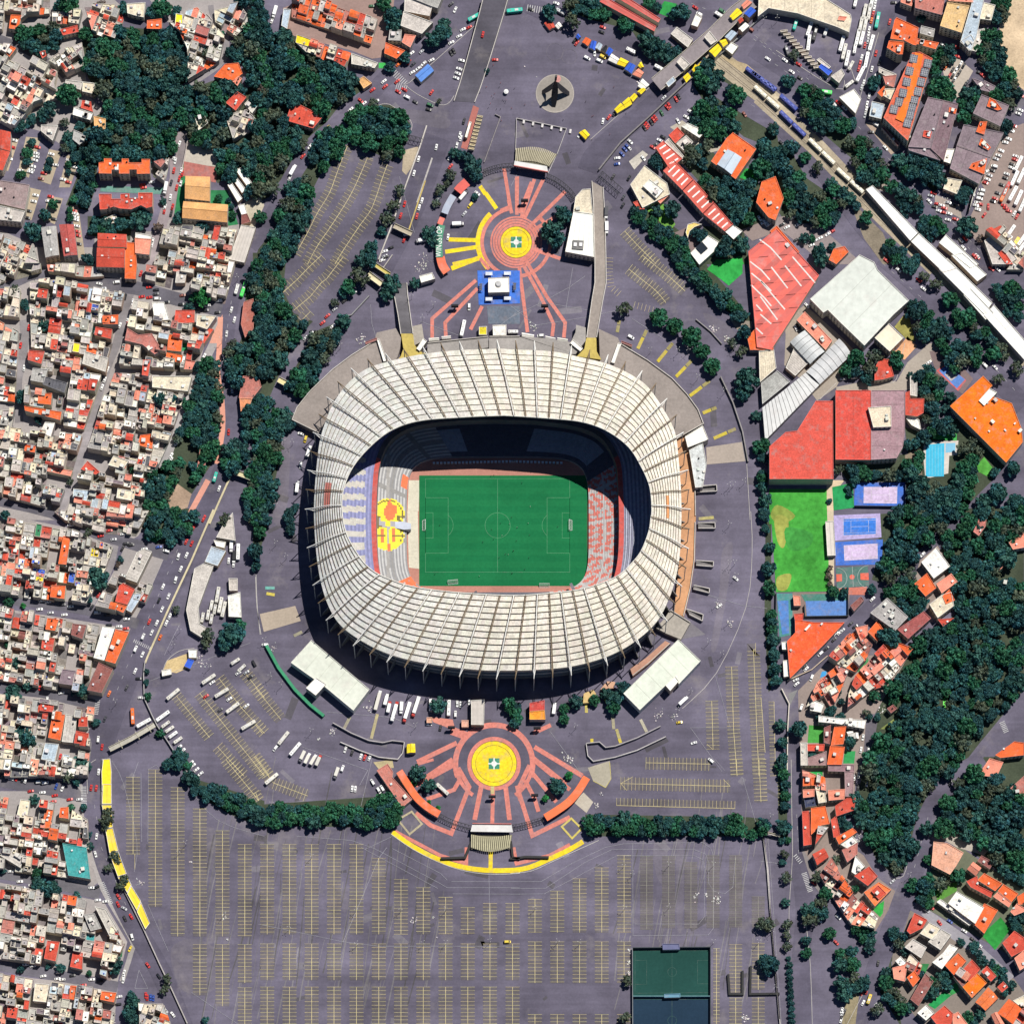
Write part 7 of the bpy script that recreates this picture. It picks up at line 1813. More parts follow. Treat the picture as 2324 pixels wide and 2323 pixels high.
WOOD('C','1410,1250 1540,1260 1640,1330 1800,1350 1840,1440 1760,1560 1720,1640 1600,1560 1470,1440 1380,1330','in the school trees below the pale hall',48,78);WOOD('D','0,1060 170,1090 200,1200 310,1280 320,1380 200,1430 60,1300 0,1250','right of the school',48,76);WOOD('D','180,1440 440,1410 560,1500 560,1600 440,1640 230,1610','right of the orange school roof',50,76)
WOOD('D','300,640 420,640 520,760 560,860 700,860 720,930 600,960 500,920 380,920 310,800','beside the blue tram',46,72);WOOD('D','660,1010 780,1010 900,1180 900,1290 800,1350 700,1200','along the tram line',46,72);WOOD('D','1010,1170 1130,1140 1240,1190 1370,1220 1380,1280 1240,1340 1100,1290','below the purple warehouses',46,72);WOOD('D','940,1350 1050,1350 1170,1440 1170,1540 1080,1560 960,1440','above the tram station',44,68);WOOD('D','1170,1600 1300,1590 1360,1680 1300,1730 1200,1690','beside the tram station',44,66);WOOD('D','460,1290 560,1320 620,1400 720,1470 700,1530 600,1480 500,1380','in the median above the road',40,60)
WOOD('D','1480,680 1600,650 1610,700 1550,780 1550,880 1460,1000 1370,1020 1450,880 1440,780','between the purple roofs',42,66);WOOD('D','1600,270 1740,240 1740,360 1800,430 1840,560 1760,560 1640,460 1600,380','at the edge of the gravel field',48,72);WOOD('D','1720,630 1880,620 1890,760 1830,900 1780,960 1810,780 1730,720','right of the orange corner roof',46,68);WOOD('D','1280,380 1390,360 1400,430 1290,510 1260,470','beside the solar roof',40,60);WOOD('D','1720,0 1820,0 1820,90 1750,170 1720,130','at the top right by the gravel field',44,62)
WOOD('D','900,1770 1000,1760 1060,1840 1150,1900 1100,1931 960,1880','on the road median',42,62);WOOD('H','1080,420 1200,370 1260,450 1380,500 1390,580 1300,640 1160,560','right of the huge white hall',46,72);WOOD('H','1430,390 1560,370 1680,490 1690,620 1560,590 1460,490','beside the lower tram platform',46,70);WOOD('H','1350,680 1480,640 1600,680 1590,780 1450,830 1340,740','above the small blue court',46,68);WOOD('H','1680,230 1820,220 1931,290 1931,440 1800,430 1690,480','at the right edge by the station',46,72);WOOD('H','1660,680 1800,640 1820,740 1720,770','by the road at the right edge',44,62)
WOOD('H','650,690 830,640 880,740 830,830 790,930 680,910 610,810','around the club drive',50,80);WOOD('H','1160,830 1250,830 1330,900 1320,1010 1200,1060 1160,980','above the club wing',46,70);WOOD('H','1180,1120 1260,1110 1300,1190 1420,1210 1420,1290 1300,1280 1220,1320 1050,1440 1050,1380 1180,1260','around the club garden',44,68);WOOD('H','650,1540 780,1500 900,1510 1040,1470 1170,1450 1170,1540 1060,1640 900,1640 690,1640','above the tennis courts',44,66);WOOD('H','1400,1440 1550,1360 1620,1430 1560,1540 1620,1640 1500,1720 1320,1680 1180,1640 1120,1740 1120,1880 1240,1931 1400,1931 1560,1760 1380,1560','right of the swimming pool',46,72)
WOOD('L','950,30 1030,-20 1380,-40 1420,0 1340,110 1200,240 1090,340 1000,440 930,450 910,400 960,300 940,180 990,110','beside the tennis courts',46,74)
WS='in the large dark wood on the right'
BIGW=('teal','teal','teal','deep','deep','green','green','olive')
WOOD('L','1340,180 1500,60 1560,180 1500,280 1640,200 1830,280 1740,480 1931,540 1931,1240 1800,1440 1620,1560 1560,1700 1400,1931 760,1931 860,1700 1000,1540 1040,1440 900,1330 1120,1080 1140,980 1240,870 1420,820 1460,620 1420,420 1320,310', WS,40,84,1.12, BIGW)
WOOD('L','940,480 1110,440 1130,560 1210,640 1220,720 1110,740 1080,760 940,640','beside the white roof at the lane',46,72);WOOD('L','1490,60 1600,0 1620,110 1500,160','at the lane end',44,66);WOOD('L','1700,0 1931,0 1931,120 1800,220 1680,160','at the right edge of the wood',46,74,1.12, BIGW)
WOOD('P','760,-40 1400,-40 1320,80 1200,260 1140,380 1100,540 1130,680 1000,820 880,720 800,560 790,240', WS,40,84,1.12, BIGW);WOOD('P','1460,120 1600,60 1640,130 1760,140 1931,260 1931,930 1800,840 1700,700 1560,540 1420,560 1300,540 1330,330 1420,240','in the wood right of the curving road',46,84,1.12, BIGW)
WOOD('P','1110,900 1240,840 1380,850 1400,900 1290,960 1280,1040 1160,1080','by the avenue beside the pinkish house',46,70);WOOD('P','970,1260 1080,1260 1060,1350 990,1360','at the avenue corner',44,62);WOOD('P','910,1540 960,1520 960,1640 1040,1740 1040,1830 930,1740','along the avenue at the bottom',44,64);WOOD('P','690,1200 770,1180 850,1280 830,1400 740,1300','at the tip of the red terrace',40,58);WOOD('P','320,1060 460,1040 480,1150 360,1200','at the boundary road',48,70, kinds=('olive','teal'));WOOD('P','560,1410 690,1390 690,1500 580,1520','on the parking strip',46,66);WOOD('P','600,1600 760,1560 780,1660 640,1720 580,1700','on the lower parking strip',48,68, kinds=('olive','teal'));WOOD('P','680,290 740,250 780,400 770,500 690,450','beside the leafy lane',44,62)
WOOD('P','1360,730 1480,760 1500,860 1400,880','beside the salmon gable roof',42,62);WOOD('P','1240,1620 1420,1540 1380,1640 1260,1760 1210,1740','in the lower right gardens',36,54);WOOD('P','1540,1840 1640,1850 1560,1931 1480,1900','at the bottom right',36,52);WOOD('P','1520,1380 1580,1360 1840,1600 1760,1620','along the parked lane lower right',34,50);WOOD('P','1860,1150 1931,1100 1931,1240 1860,1220','at the right edge',40,60)
WOOD('N','-10,350 150,340 250,360 440,360 600,340 820,350 940,270 1030,300 1040,390 1000,450 860,480 600,450 360,460 -10,480','in the long row left of south gate',44,62,1.02,('green','deep','teal','green'), shared=False);WOOD('O','560,430 800,405 1000,425 1250,430 1450,440 1640,430 1730,490 1700,520 1500,530 1300,520 900,525 660,500 570,520','in the long row right of south gate',46,64,1.02,('green','deep','teal','green'), shared=False);WOOD('M','1370,120 1480,200 1600,200 1700,270 1931,330 1931,460 1740,380 1560,290 1420,240','in the row between left car parks',40,58,1.05,('deep','green','teal'), shared=False)
WOOD('G','1150,0 1290,0 1420,120 1560,250 1720,440 1660,450 1500,330 1340,170','in the hedge beside the right car park',40,56,1.05,('deep','green','teal'), shared=False);WOOD('C','880,1530 960,1530 1100,1660 1260,1760 1400,1931 1300,1931 1140,1780 960,1650','in the hedge below the concrete ramp',40,56,1.05,('deep','green','teal'), shared=False)
T('G','1075,450,72 1195,520,66 1310,590,78 1390,690,66 1470,810,68','in the row on the right ring road','green');T('G','1700,560,60 1740,660,56 1680,700,50,olive 1620,640,44,olive 1730,900,84,teal 1690,1010,60,teal 1790,1170,40 1810,1400,52 1840,1480,44 1830,1600,40 1830,1690,44 1850,1790,42 1850,1880,40','along the wall right of the stadium')
T('G','820,390,64,olive','alone beside the upper right car park')
T('K','1850,40,46 1860,130,36 1890,260,44 1880,420,62 1890,560,56 1910,820,50 1920,930,52 1920,1040,50 1920,1150,48 1930,1240,46','along the wall right of the stadium');T('L','90,760,46 95,850,46 100,950,46 105,1050,46 115,1150,46 120,1240,44 150,1560,44 170,1690,44 165,1800,42 150,1860,40 280,1590,68','along the wall beside the right car park')
T('P','160,30,46 180,110,44 190,190,44 190,270,42 190,340,40 170,490,62 165,590,30 210,590,26 180,690,40,olive 170,750,28 190,860,50,olive 190,1040,34 200,1200,44,olive 200,1280,40,olive 200,1360,40,olive 30,470,60 60,1200,56,olive 80,1500,70,deep 340,1320,40 340,1410,44 510,1270,52,green 210,1450,20','along the boundary on the lower right')
T('P',' '.join(f'{218 + k * 2},{1500 + k * 46},27' for k in range(10)),'clipped small in the column beside the boundary road','deep',1.1)
T('P','1220,500,54 1240,650,44 1230,730,40 420,850,50,olive 480,980,56 550,730,44,olive 600,450,48 640,480,44 620,900,30 700,940,30 860,1830,56,olive 1090,1810,40 1180,1580,40 1250,1300,36 1060,1400,36 1640,1480,30 1470,1330,34 1700,1590,40 1790,1700,34 1840,1650,40','among the houses at the lower right')
T('O','1850,1200,60,olive 850,1610,48,olive 830,1880,46,olive 1880,1480,70,deep 1840,500,56,green 1760,550,44,green 335,190,66,teal 250,285,28,bright 420,115,32,bright','around the lower right car park')
T('N','1185,95,66,teal 1265,190,54,teal 960,280,52,green 1160,170,26,bright 1265,310,18,bright 1335,350,18,bright','around the left orange canopy')
T('J','1335,1410,62,teal 1850,1410,56 1900,1470,50 1900,1540,46','below the stadium');T('K','45,1440,44 45,1520,44 390,1440,42 390,1520,42 470,1390,54 610,1380,46 760,1370,66 820,1290,62 750,1430,56 690,1330,44','below the stadium on the right')
T('C','375,1565,70,teal 300,1690,84,teal 340,1760,56,teal 1180,1530,64,deep 1060,1545,44 1040,1500,28 1110,1340,28 1060,1190,62,deep 1110,1170,40 1390,1720,52 1340,1700,40 1560,1830,70 1680,1780,66 1580,1760,50 830,180,60,green 280,90,62,teal 450,160,70,olive 860,190,44 1240,90,66 1180,110,46 1640,690,76,green 1600,660,40 1920,940,48','around the plaza and the school')
T('C','1010,20,48 1060,50,40','above the red platforms')
T('D','210,590,56,teal 840,600,58,teal 95,940,46,olive 235,1070,60 330,1150,44,green 430,1220,48,olive 1330,650,98,green 1310,600,70 1380,690,60 1480,1440,60 1510,1400,48 1520,1650,76,teal 1610,1740,34,brown 1160,1060,22 1140,1000,30 1190,790,30 1150,900,30 1210,770,26 780,1590,56,green 330,1740,40,deep 530,1800,34,deep 440,1840,70,teal 380,1740,30,green 1380,240,44 1180,140,36 1240,1620,44,olive','among the blocks at the upper right')
T('D','260,400,46,olive','on the bus terminal rows')
T('H','1000,760,64,green 1010,800,40 300,1110,60,green 240,1160,48,teal 200,1200,36,teal 220,1660,32,teal 365,1650,32,teal 745,1480,26 1200,150,46,olive 1290,210,54,olive 1390,320,62,green 1110,70,66,teal 1120,360,50 1740,900,48,olive 1880,820,60,olive 450,30,58,teal 30,1380,50 30,1480,44 20,1620,46 40,1780,50 30,1880,46 1390,1040,50 1360,1120,38 1880,1160,60 1900,1440,70,teal 1850,1560,60 1720,1580,40 1740,1740,76,teal 1640,1800,66 1880,1800,70 1640,1880,60 500,1660,36 640,1700,24 660,1740,26 510,1790,22 580,1560,44,olive 1100,870,24','around the club')
T('L','540,590,46 620,590,40 820,570,40 900,400,56,teal 930,440,44 510,470,30,brown 510,420,30,brown 510,530,26,brown 940,920,86,teal 960,870,46 840,1350,44,green 520,1460,50 590,1500,38 660,1690,50 1120,1030,36 780,1470,36,olive 800,1500,28 390,1780,40,teal 540,1760,30 430,1510,30 570,1320,30,deep 600,1390,28,deep 860,1500,30','among the houses right of the stadium')
T('F','760,150,80,olive 990,200,72,teal 960,280,56,teal 1160,200,40,teal 680,230,60 640,270,40 580,340,36,olive 780,20,60 640,480,56 600,560,40,teal','by the narrow stadium ramp');T('F','250,1880,46,deep 290,1840,36,deep','at the left foot of the stadium');T('J','240,60,50,deep 260,130,44,deep 20,60,60 0,300,70','at the left foot of the stadium')
T('B','1590,1210,66,deep 1550,1160,54,deep 1610,1280,52,deep 1500,1130,40,teal 1450,1120,40,teal 1420,1280,50,olive 1400,1340,36,olive 1350,1390,48,olive 1320,1480,36,olive 1060,1390,48,olive 1010,1500,56,olive 960,1590,60,olive 920,1690,40,teal 1270,1700,56,teal 1300,1760,46,teal 850,1810,60,teal 850,1900,56,teal 1600,1440,30,teal 1340,740,24,olive 860,760,44,olive 1690,520,24 1010,130,76,teal 1010,190,56,teal 940,20,60 1350,250,80,teal 1290,290,60,teal 1380,190,56,teal 1330,100,46,olive 1210,280,60,olive 980,490,46 1090,420,46,teal 60,640,44,brown','beside the avenue at the top')
T('A','500,690,88 470,650,50 360,800,60 310,840,50 230,870,44 150,920,60 500,1000,50 470,900,40,olive 580,920,40 280,690,36 500,30,80 430,40,50 620,250,60 740,40,40,brown 900,60,50 1180,50,80 1130,90,60 1290,80,40 1530,380,60,olive 1530,340,40 1600,250,40 1690,380,50 1790,250,36 200,1120,46 230,1040,34 360,1180,36 350,1230,30 200,1180,36 140,1280,30,green 170,1270,26,green 500,1200,30 500,1260,26 330,1570,50 390,1490,40 240,1690,76 510,1590,30 510,1530,26 1020,1610,80,teal 1060,1580,56 1830,1400,60 1680,1290,60 1300,1590,50 1340,1600,36 1480,1660,50 1420,1640,40 1620,1660,50 1660,1630,36 1160,1660,44,brown 1190,1470,28 1545,1440,32,green 1595,1450,32,green 1670,1460,22 1690,1510,24 1700,1570,32,green 1560,1810,30,teal 1900,1580,50 1830,1830,40 1400,680,36,green','among houses at the upper left')
T('E','1480,300,66,bright 1420,300,40 1380,380,40 110,260,54,olive 180,360,44,teal 320,510,44 160,1030,56,teal 660,540,36 320,640,36,teal 280,1200,34 1170,1050,56,teal 1240,1040,50,teal 1330,1060,30 280,1530,40,olive 250,1450,30 510,1650,30,olive 660,1770,36,teal 980,1570,34 950,1350,36,green 1560,800,56 1480,840,40 640,30,50 80,90,30 30,50,20','between the houses at the left')
T('I','720,490,80,teal 690,450,50 640,640,40,teal 640,160,40,olive 880,350,28 860,390,28,brown 120,1110,44 590,1300,60 550,1310,44 100,1330,66,teal 200,1270,36 200,1650,70,teal 160,1620,50 230,1680,40 150,1700,30,brown 590,1830,60,teal 700,1540,36 620,1340,40,olive 60,660,40,green 170,690,22,bright 50,970,26,green 1700,880,90,teal 1640,940,70,teal 1530,900,56,olive 1500,970,50,olive 1750,830,50 1480,450,46,brown 1440,520,40,brown 1390,620,50,olive 1400,690,44,brown 1390,500,40,olive 1640,60,56,olive 1860,310,50,teal 1870,400,40,teal 1900,150,50 1290,720,36,olive 1070,1250,26 1080,1350,30 1070,1170,22 1170,1620,34 1300,1770,50 1340,1800,46 1230,1840,44 1370,1850,36 40,30,40 1310,150,40','beside the avenue on the left')
T('M','250,290,40,teal 500,120,56,olive 560,170,30 610,350,30 520,350,30 650,550,30 660,630,30 330,940,70,teal 280,900,56,teal 390,930,50,teal 420,960,40 270,830,40,green 600,880,40 560,1000,40,teal 150,1530,30 440,1520,40,teal 350,1510,24 840,1490,60 810,1450,40 840,1540,40 650,1560,24 980,1790,60,teal 960,1730,46,teal 940,1860,56,teal 970,1900,50 1220,1610,50,olive 1200,1680,44,olive 780,440,60,olive 790,380,44,olive 770,490,40,olive 840,700,44,olive 860,740,36,olive 790,790,40,olive 910,880,46,olive 880,930,40,olive 1220,40,44 1300,30,56,teal 1420,150,44 610,20,50 630,50,40 80,1330,30 480,1300,26 20,810,30 1500,1900,30','along the avenue at the lower left')
T('B','500,860,30','beside the avenue at the top')
# drop trees that would stand on roofs of hand-built halls
def blocked(x, y, r):
 return any(inside(f,x,y) or any(inside(f,x+.6*r*math.cos(q),y+.6*r*math.sin(q)) for q in(0,1.57,3.14,4.71)) for f in BIGROOF)
BIGROOF=[f for f in BFOOT if abs(area(f))>170]+[pts(t,s) for t, s in(('H','1216,1382 1430,1368 1428,1432 1346,1612 1214,1615'),('H','700,1660 1060,1655 1055,1840 690,1835'),('L','550,30 880,15 890,190 552,215'),('L','552,225 895,205 890,388 556,395'),('L','556,412 790,402 800,545 566,560'))]
TREES=[t for t in TREES if not blocked(t[0],t[1],t[2])]
single=[t for t in TREES if not t[5]]
shared=sorted([t for t in TREES if t[5]], key=lambda t:-t[2])
LIM=300
single.sort(key=lambda t:-t[2])
ind=single[:LIM]+shared[:max(0,LIM-len(single))]
rest=single[LIM:]+shared[max(0,LIM-len(single)):]
KN={'teal':'bluish green','green':'leafy green','deep':'deep green','olive':'loose grey green','brown':'brownish bare','bright':'bright green'}
def size_word(r):
 return 'small' if r<3.4 else('broad' if r>6.2 else 'middling')
for x, y, r, k, where, sh, hs in ind:
 lab=f'{KN[k]} tree {where}' if sh else f'{size_word(r)} {KN[k]} tree {where}'
 o=empty('tree',(x,y,0), lab,'tree',(f'{KN[k]} trees {where}' if sh else 'trees '+where), shared=sh)
 h=r*1.25*hs
 cr=bpy.data.objects.new('crown', rt.choice(CROWNS[k]));COL.objects.link(cr);cr.parent=o
 cr.scale=(r*rt.uniform(.95,1.1), r*rt.uniform(.92,1.08), h*rt.uniform(.9,1.1));cr.rotation_euler=(0,0, rt.uniform(0,6.28));cr.location=(0,0, h*.15)
 tr=bpy.data.objects.new('trunk', TRUNK);COL.objects.link(tr);tr.parent=o
 tr.scale=(r, r, h*.9);tr.rotation_euler=(0,0, rt.uniform(0,6.28))
Vs, Cs=[],[]
for x, y, r, k, where, sh, hs in rest:
 V, C=rt.choice(ARR[k])
 a=rt.uniform(0,6.28);ca, sa=math.cos(a), math.sin(a)
 h=r*1.25*hs*rt.uniform(.9,1.1)
 X=V[...,0]*ca-V[...,1]*sa;Y=V[...,0]*sa+V[...,1]*ca
 Vs.append(np.stack([X*r*1.03+x,Y*r+y,V[...,2]*h+h*.15],axis=-1));Cs.append(C*rt.uniform(.85,1.15))
if Vs:
 me=leaf_mesh('wood', np.concatenate(Vs), np.concatenate(Cs))
 o=bpy.data.objects.new('wood', me);COL.objects.link(o)
 o['kind']='stuff';o['label']='the smaller tree crowns that fill the woods and clumps';o['category']='wood'
print('TREES', len(TREES),'single', len(single),'rest', len(rest))
# VEHICLES
rv=random.Random(17)
VC=dict(w=(.80,.80,.78), r=(.55,.03,.025), k=(.015,.015,.018), d=(.05,.05,.06), e=(.45,.46,.48), u=(.03,.08,.35), y=(.75,.55,.05), n=(.03,.14,.06), o=(.75,.16,.03), j=(.03,.50,.38), f=(.08,.70,.12), b=(.25,.07,.05), q=(.6,.58,.52))
VN=dict(w='white', r='red', k='black', d='dark grey', e='silver', u='blue', y='yellow', n='green', o='orange', j='turquoise', f='bright green', b='maroon', q='cream')
def loft(prof, name, mats):
 """prof: sections along x of (x, half width bottom, half width top, z0, z1)"""
 bm=bmesh.new()
 rings=[]
 for x, wb, wt, z0, z1 in prof:
  rings.append([bm.verts.new(p) for p in((x,-wb,z0),(x,wb,z0),(x,wb,z0+(z1-z0)*.55),(x,wt,z1),(x,-wt,z1),(x,-wb,z0+(z1-z0)*.55))])
 for a, b in zip(rings, rings[1:]):
  for i in range(6):
   j=(i+1)%6
   bm.faces.new((a[i],b[i],b[j],a[j]))
 bm.faces.new(rings[0][::-1]);bm.faces.new(rings[-1])
 bmesh.ops.recalc_face_normals(bm, faces=bm.faces)
 return bm
def wheels(bm, xs, w, r, idx):
 for x in xs:
  for s in(-1,1):
   g=bmesh.ops.create_cone(bm, cap_ends=True, segments=12, radius1=r, radius2=r, depth=.22, matrix=Matrix.Translation((x,s*(w-.1),r))@Matrix.Rotation(math.pi/2,4,'X'))
   for f in{f for v in g['verts'] for f in v.link_faces}:
    f.material_index=idx
def to_mesh(bm, name, mats):
 me=bpy.data.meshes.new(name);bm.to_mesh(me);bm.free()
 for m in mats:
  me.materials.append(MAT[m])
 return me
def bm_box(bm, x, y, z, sx, sy, sz, idx=0):
 g=bmesh.ops.create_cube(bm, size=1, matrix=Matrix.Translation((x,y,z+sz/2))@Matrix.Diagonal((sx,sy,sz,1)))
 for f in{f for v in g['verts'] for f in v.link_faces}:
  f.material_index=idx
VM={}
def car_meshes():
 for nm, L, W, prof, cab in(
 ('car',4.5,.9,[(-2.25,.78,.68,.35,.82),(-2.1,.88,.80,.22,.95),(-1.2,.9,.82,.2,.98),(.9,.9,.82,.2,.95),(1.9,.86,.74,.22,.80),(2.25,.76,.62,.34,.66)],[(-1.75,.80,.66,.92,.98),(-1.1,.80,.62,.92,1.42),(.25,.80,.62,.92,1.44),(1.05,.80,.68,.90,.97)]),
 ('van',5.0,.95,[(-2.5,.9,.84,.3,1.0),(-2.4,.95,.88,.24,1.05),(1.2,.95,.88,.24,1.05),(2.1,.92,.80,.24,.95),(2.5,.84,.7,.36,.72)],[(-2.42,.90,.78,1.0,1.86),(-2.1,.90,.80,1.0,1.95),(.9,.90,.80,1.0,1.95),(1.75,.90,.74,.98,1.05)])):
  bm=loft(prof, nm, None)
  b2=loft(cab, nm, None);tmp=bpy.data.meshes.new('t');b2.to_mesh(tmp);b2.free();bm.from_mesh(tmp)
  wheels(bm,(-L*.3,L*.3), W,.33,1)
  body=to_mesh(bm,'body',['car_paint','rubber'])
  g=MB();zt=cab[1][4]
  c0=cab
  def quad(a, b, dz=.012, sy=.9):
   xa,_, wa,_, za=a;xb,_, wb,_, zb=b
   g.face([(xa,-wa*sy,za+dz),(xb,-wb*sy,zb+dz),(xb,wb*sy,zb+dz),(xa,wa*sy,za+dz)],'k')
  quad(c0[2], c0[3],.03);quad(c0[0], c0[1],.03)
  for s in(-1,1):
   a, b=c0[1], c0[2]
   pts_=[(a[0],s*(a[2]+.03),a[4]-.08),(b[0],s*(b[2]+.03),b[4]-.08),(b[0]+.3,s*(b[1]+.012),1.02),(a[0]-.3,s*(a[1]+.012),1.02)]
   g.face(pts_ if s<0 else pts_[::-1],'k')
  o=g.build('window','glass');wm=o.data;bpy.data.objects.remove(o)
  VM[nm]=[('body',body),('window',wm)]
 for nm, L, W, H in(('bus',11.5,1.28,3.1),('minibus',7.2,1.12,2.7)):
  bm=loft([(-L/2,W*.95,W*.88,.4,H-.15),(-L/2+.25,W,W*.93,.3,H),(L/2-.5,W,W*.93,.3,H),(L/2,W*.95,W*.84,.4,H-.35)], nm, None)
  wheels(bm,(-L*.3,L*.32), W,.48,1)
  body=to_mesh(bm,'body',['car_paint','rubber'])
  g=MB()
  for s in(-1,1):
   p=[(-L/2+.5,s*(W+.01),1.45),(L/2-.7,s*(W+.01),1.45),(L/2-.7,s*(W*.945+.012),H-.55),(-L/2+.5,s*(W*.945+.012),H-.55)]
   g.face(p if s<0 else p[::-1],'k')
  g.face([(L/2+.02,-W*.85,1.3),(L/2+.02,W*.85,1.3),(L/2-.04,W*.8,H-.4),(L/2-.04,-W*.8,H-.4)],'k')
  o=g.build('window','glass');wm=o.data;bpy.data.objects.remove(o)
  g=MB();g.box(-L*.12,0, H-.02,2.6 if nm=='bus' else 1.6,1.5,.28,(.55,.55,.54));g.box(L*.25,0, H-.02,.9,.9,.12,(.2,.2,.2));g.box(-L*.38,0, H-.02,.9,.9,.12,(.2,.2,.2))
  o=g.build('roof_unit','vehicle');um=o.data;bpy.data.objects.remove(o)
  VM[nm]=[('body',body),('window',wm),('roof_unit',um)]
 bm=bmesh.new();bm_box(bm,-1.1,0,.75,6.6,2.4,2.6);bmesh.ops.bevel(bm, geom=list(bm.edges), offset=.06, segments=1, affect='EDGES');wheels(bm,(-3,-1.9,3.1),1.15,.48,1)
 body=to_mesh(bm,'cargo_box',['car_paint','rubber'])
 bm=loft([(2.35,1.1,1.0,.5,2.3),(3.2,1.12,1.02,.45,2.4),(3.9,1.1,.96,.45,2.2),(4.3,1.05,.9,.5,1.4)],'cab', None);cab=to_mesh(bm,'cab',['car_paint'])
 g=MB();g.face([(3.92,-.85,2.24),(4.32,-.82,1.46),(4.32,.82,1.46),(3.92,.85,2.24)],'k');o=g.build('window','glass');wm=o.data;bpy.data.objects.remove(o)
 VM['truck']=[('cargo_box',body),('cab',cab),('window',wm)]
 bm=bmesh.new();bm_box(bm,-1.6,0,.95,12.4,2.5,2.75);bmesh.ops.bevel(bm, geom=list(bm.edges), offset=.06, segments=1, affect='EDGES');wheels(bm,(-6.6,-5.3,3.4,5.7),1.2,.5,1)
 body=to_mesh(bm,'cargo_box',['car_paint','rubber'])
 bm=loft([(4.9,1.15,1.05,.5,2.6),(6.0,1.2,1.1,.45,2.9),(6.8,1.15,1.0,.45,2.5),(7.2,1.1,.95,.5,1.5)],'cab', None);cab=to_mesh(bm,'cab',['car_paint'])
 g=MB();g.face([(6.82,-.9,2.55),(7.22,-.86,1.6),(7.22,.86,1.6),(6.82,.9,2.55)],'k');o=g.build('window','glass');wm=o.data;bpy.data.objects.remove(o)
 VM['trailer']=[('cargo_box',body),('cab',cab),('window',wm)]
car_meshes()
CATS={'car':'car','van':'van','bus':'bus','minibus':'bus','truck':'truck','trailer':'truck'}
NAMES={'car':'parked_car','van':'van','bus':'bus','minibus':'minibus','truck':'box_truck','trailer':'trailer_truck'}
KINDN={'car':'car','van':'van','bus':'bus','minibus':'minibus','truck':'box truck','trailer':'long trailer truck'}
VEH=[]
def V(t, ang, s, where, kind='car', z=0.0, moving=False, sx=1.0):
 for q in s.split():
  f=q.split(',')
  a=float(f[3]) if len(f)>3 and f[3] not in VM else ang
  kd=next((x for x in f[3:] if x in VM), kind)
  VEH.append((t,float(f[0]),float(f[1]),a,f[2],kd,where,z,moving,sx))
AV='on the avenue at the top left'
V('B',42,'1140,390,w 1215,375,e 1120,455,r,60 1045,470,o 1150,470,d 1285,440,w,30 1228,465,w 1190,500,w,30 1145,530,w,35','by the crossing at the top', moving=True)
V('B',40,'937,595,w 947,632,r 855,657,r 1035,595,r 1042,670,r,-30 1087,655,r,-30 1105,710,w,-30,van 1167,745,d,-30 1275,768,n,-20,van 1265,800,k,-15 1285,675,r,55 768,735,r,-40 792,757,w 880,737,w,15 695,800,w,45 682,857,w,45','at the junction left of the flyover', moving=True)
V('B',50,'525,932,y,40 575,947,r,40 398,1070,w 346,1140,r 275,1245,w,62,truck 250,1300,w,62', AV, moving=True)
V('B',-60,'1428,388,k 1448,372,k 1505,442,w,-12 1487,503,w,-20 1477,537,w,-20 1465,570,w,-20','on the triangular island')
V('B',28,'1515,217,w 1560,200,r 1487,265,w 1430,312,w 1458,72,w,65 1430,30,d,40','left of the flyover', moving=True);V('B',80,'1660,252,r','on the flyover', z=4, moving=True);V('B',0,'1750,437,r','on the north plaza edge')
V('B',75,'1522,885,k 1492,985,w 1498,1010,w 1470,1062,w 1320,1075,w 1190,1162,w 1157,1265,w 1415,1150,w 1424,1215,r,50 1215,1465,w 1195,1515,w 1178,1578,r 1060,1575,r 1088,1490,r','on the road left of the north plaza', moving=True)
V('B',52,'1335,1450,w 1520,1430,w,50,truck 1620,1412,w,-40 1568,1500,y,52,van 1525,1560,e,50 1480,1640,w,0,truck 1405,1730,w,80','by the awnings of the north plaza');V('B',20,'925,1900,w 945,1835,w 987,1810,k 945,1870,e 1085,1750,r,70 1210,1760,w,10,truck 1105,1710,w,20,van','below the dark gantry at the top')
V('B',30,'1605,128,j','under the flyover at the top','bus');V('B',4,'1892,84,j','right of the flyover at the top','bus');V('C',3,'30,80,j','at the top of the north plaza','minibus')
V('C',-20,'145,70,k 330,25,w 670,200,r 660,235,k 875,375,w,-25,minibus 1080,500,w,-30,minibus 975,365,k 360,90,e,-30,minibus','on the road above the stall row', moving=True)
V('C',-20,'555,425,w,-25,van 645,445,w,-20,van 610,390,w,-90 480,315,r,50 465,295,k,50 670,415,y,-30,van','beside the plaza stall row')
V('C',55,'1205,725,r,120 1225,705,k,120 1140,785,r,130 1155,770,r,120 1100,825,n,120 1115,715,e,45 1055,860,r,125 1040,875,r,125 1025,895,k,125 985,925,r,125 975,935,k,125 995,910,r,125','in the slanted row below the plaza road')
V('C',-45,'870,1035,w 850,1070,u 830,1090,u 810,1125,u 860,1080,w 775,1155,w,10 775,1198,u,10 1310,815,w,-30 1280,855,w,-30 1330,800,k,-30 1220,885,w,-60 1085,1025,w,-30 1110,1000,k,-30 1035,1075,r,-30 1050,1060,k,30 965,1155,w,-50','in the car park left of the school');V('C',60,'745,1290,k 860,1300,k 820,1440,d 815,1500,k','at the ramp gantry')
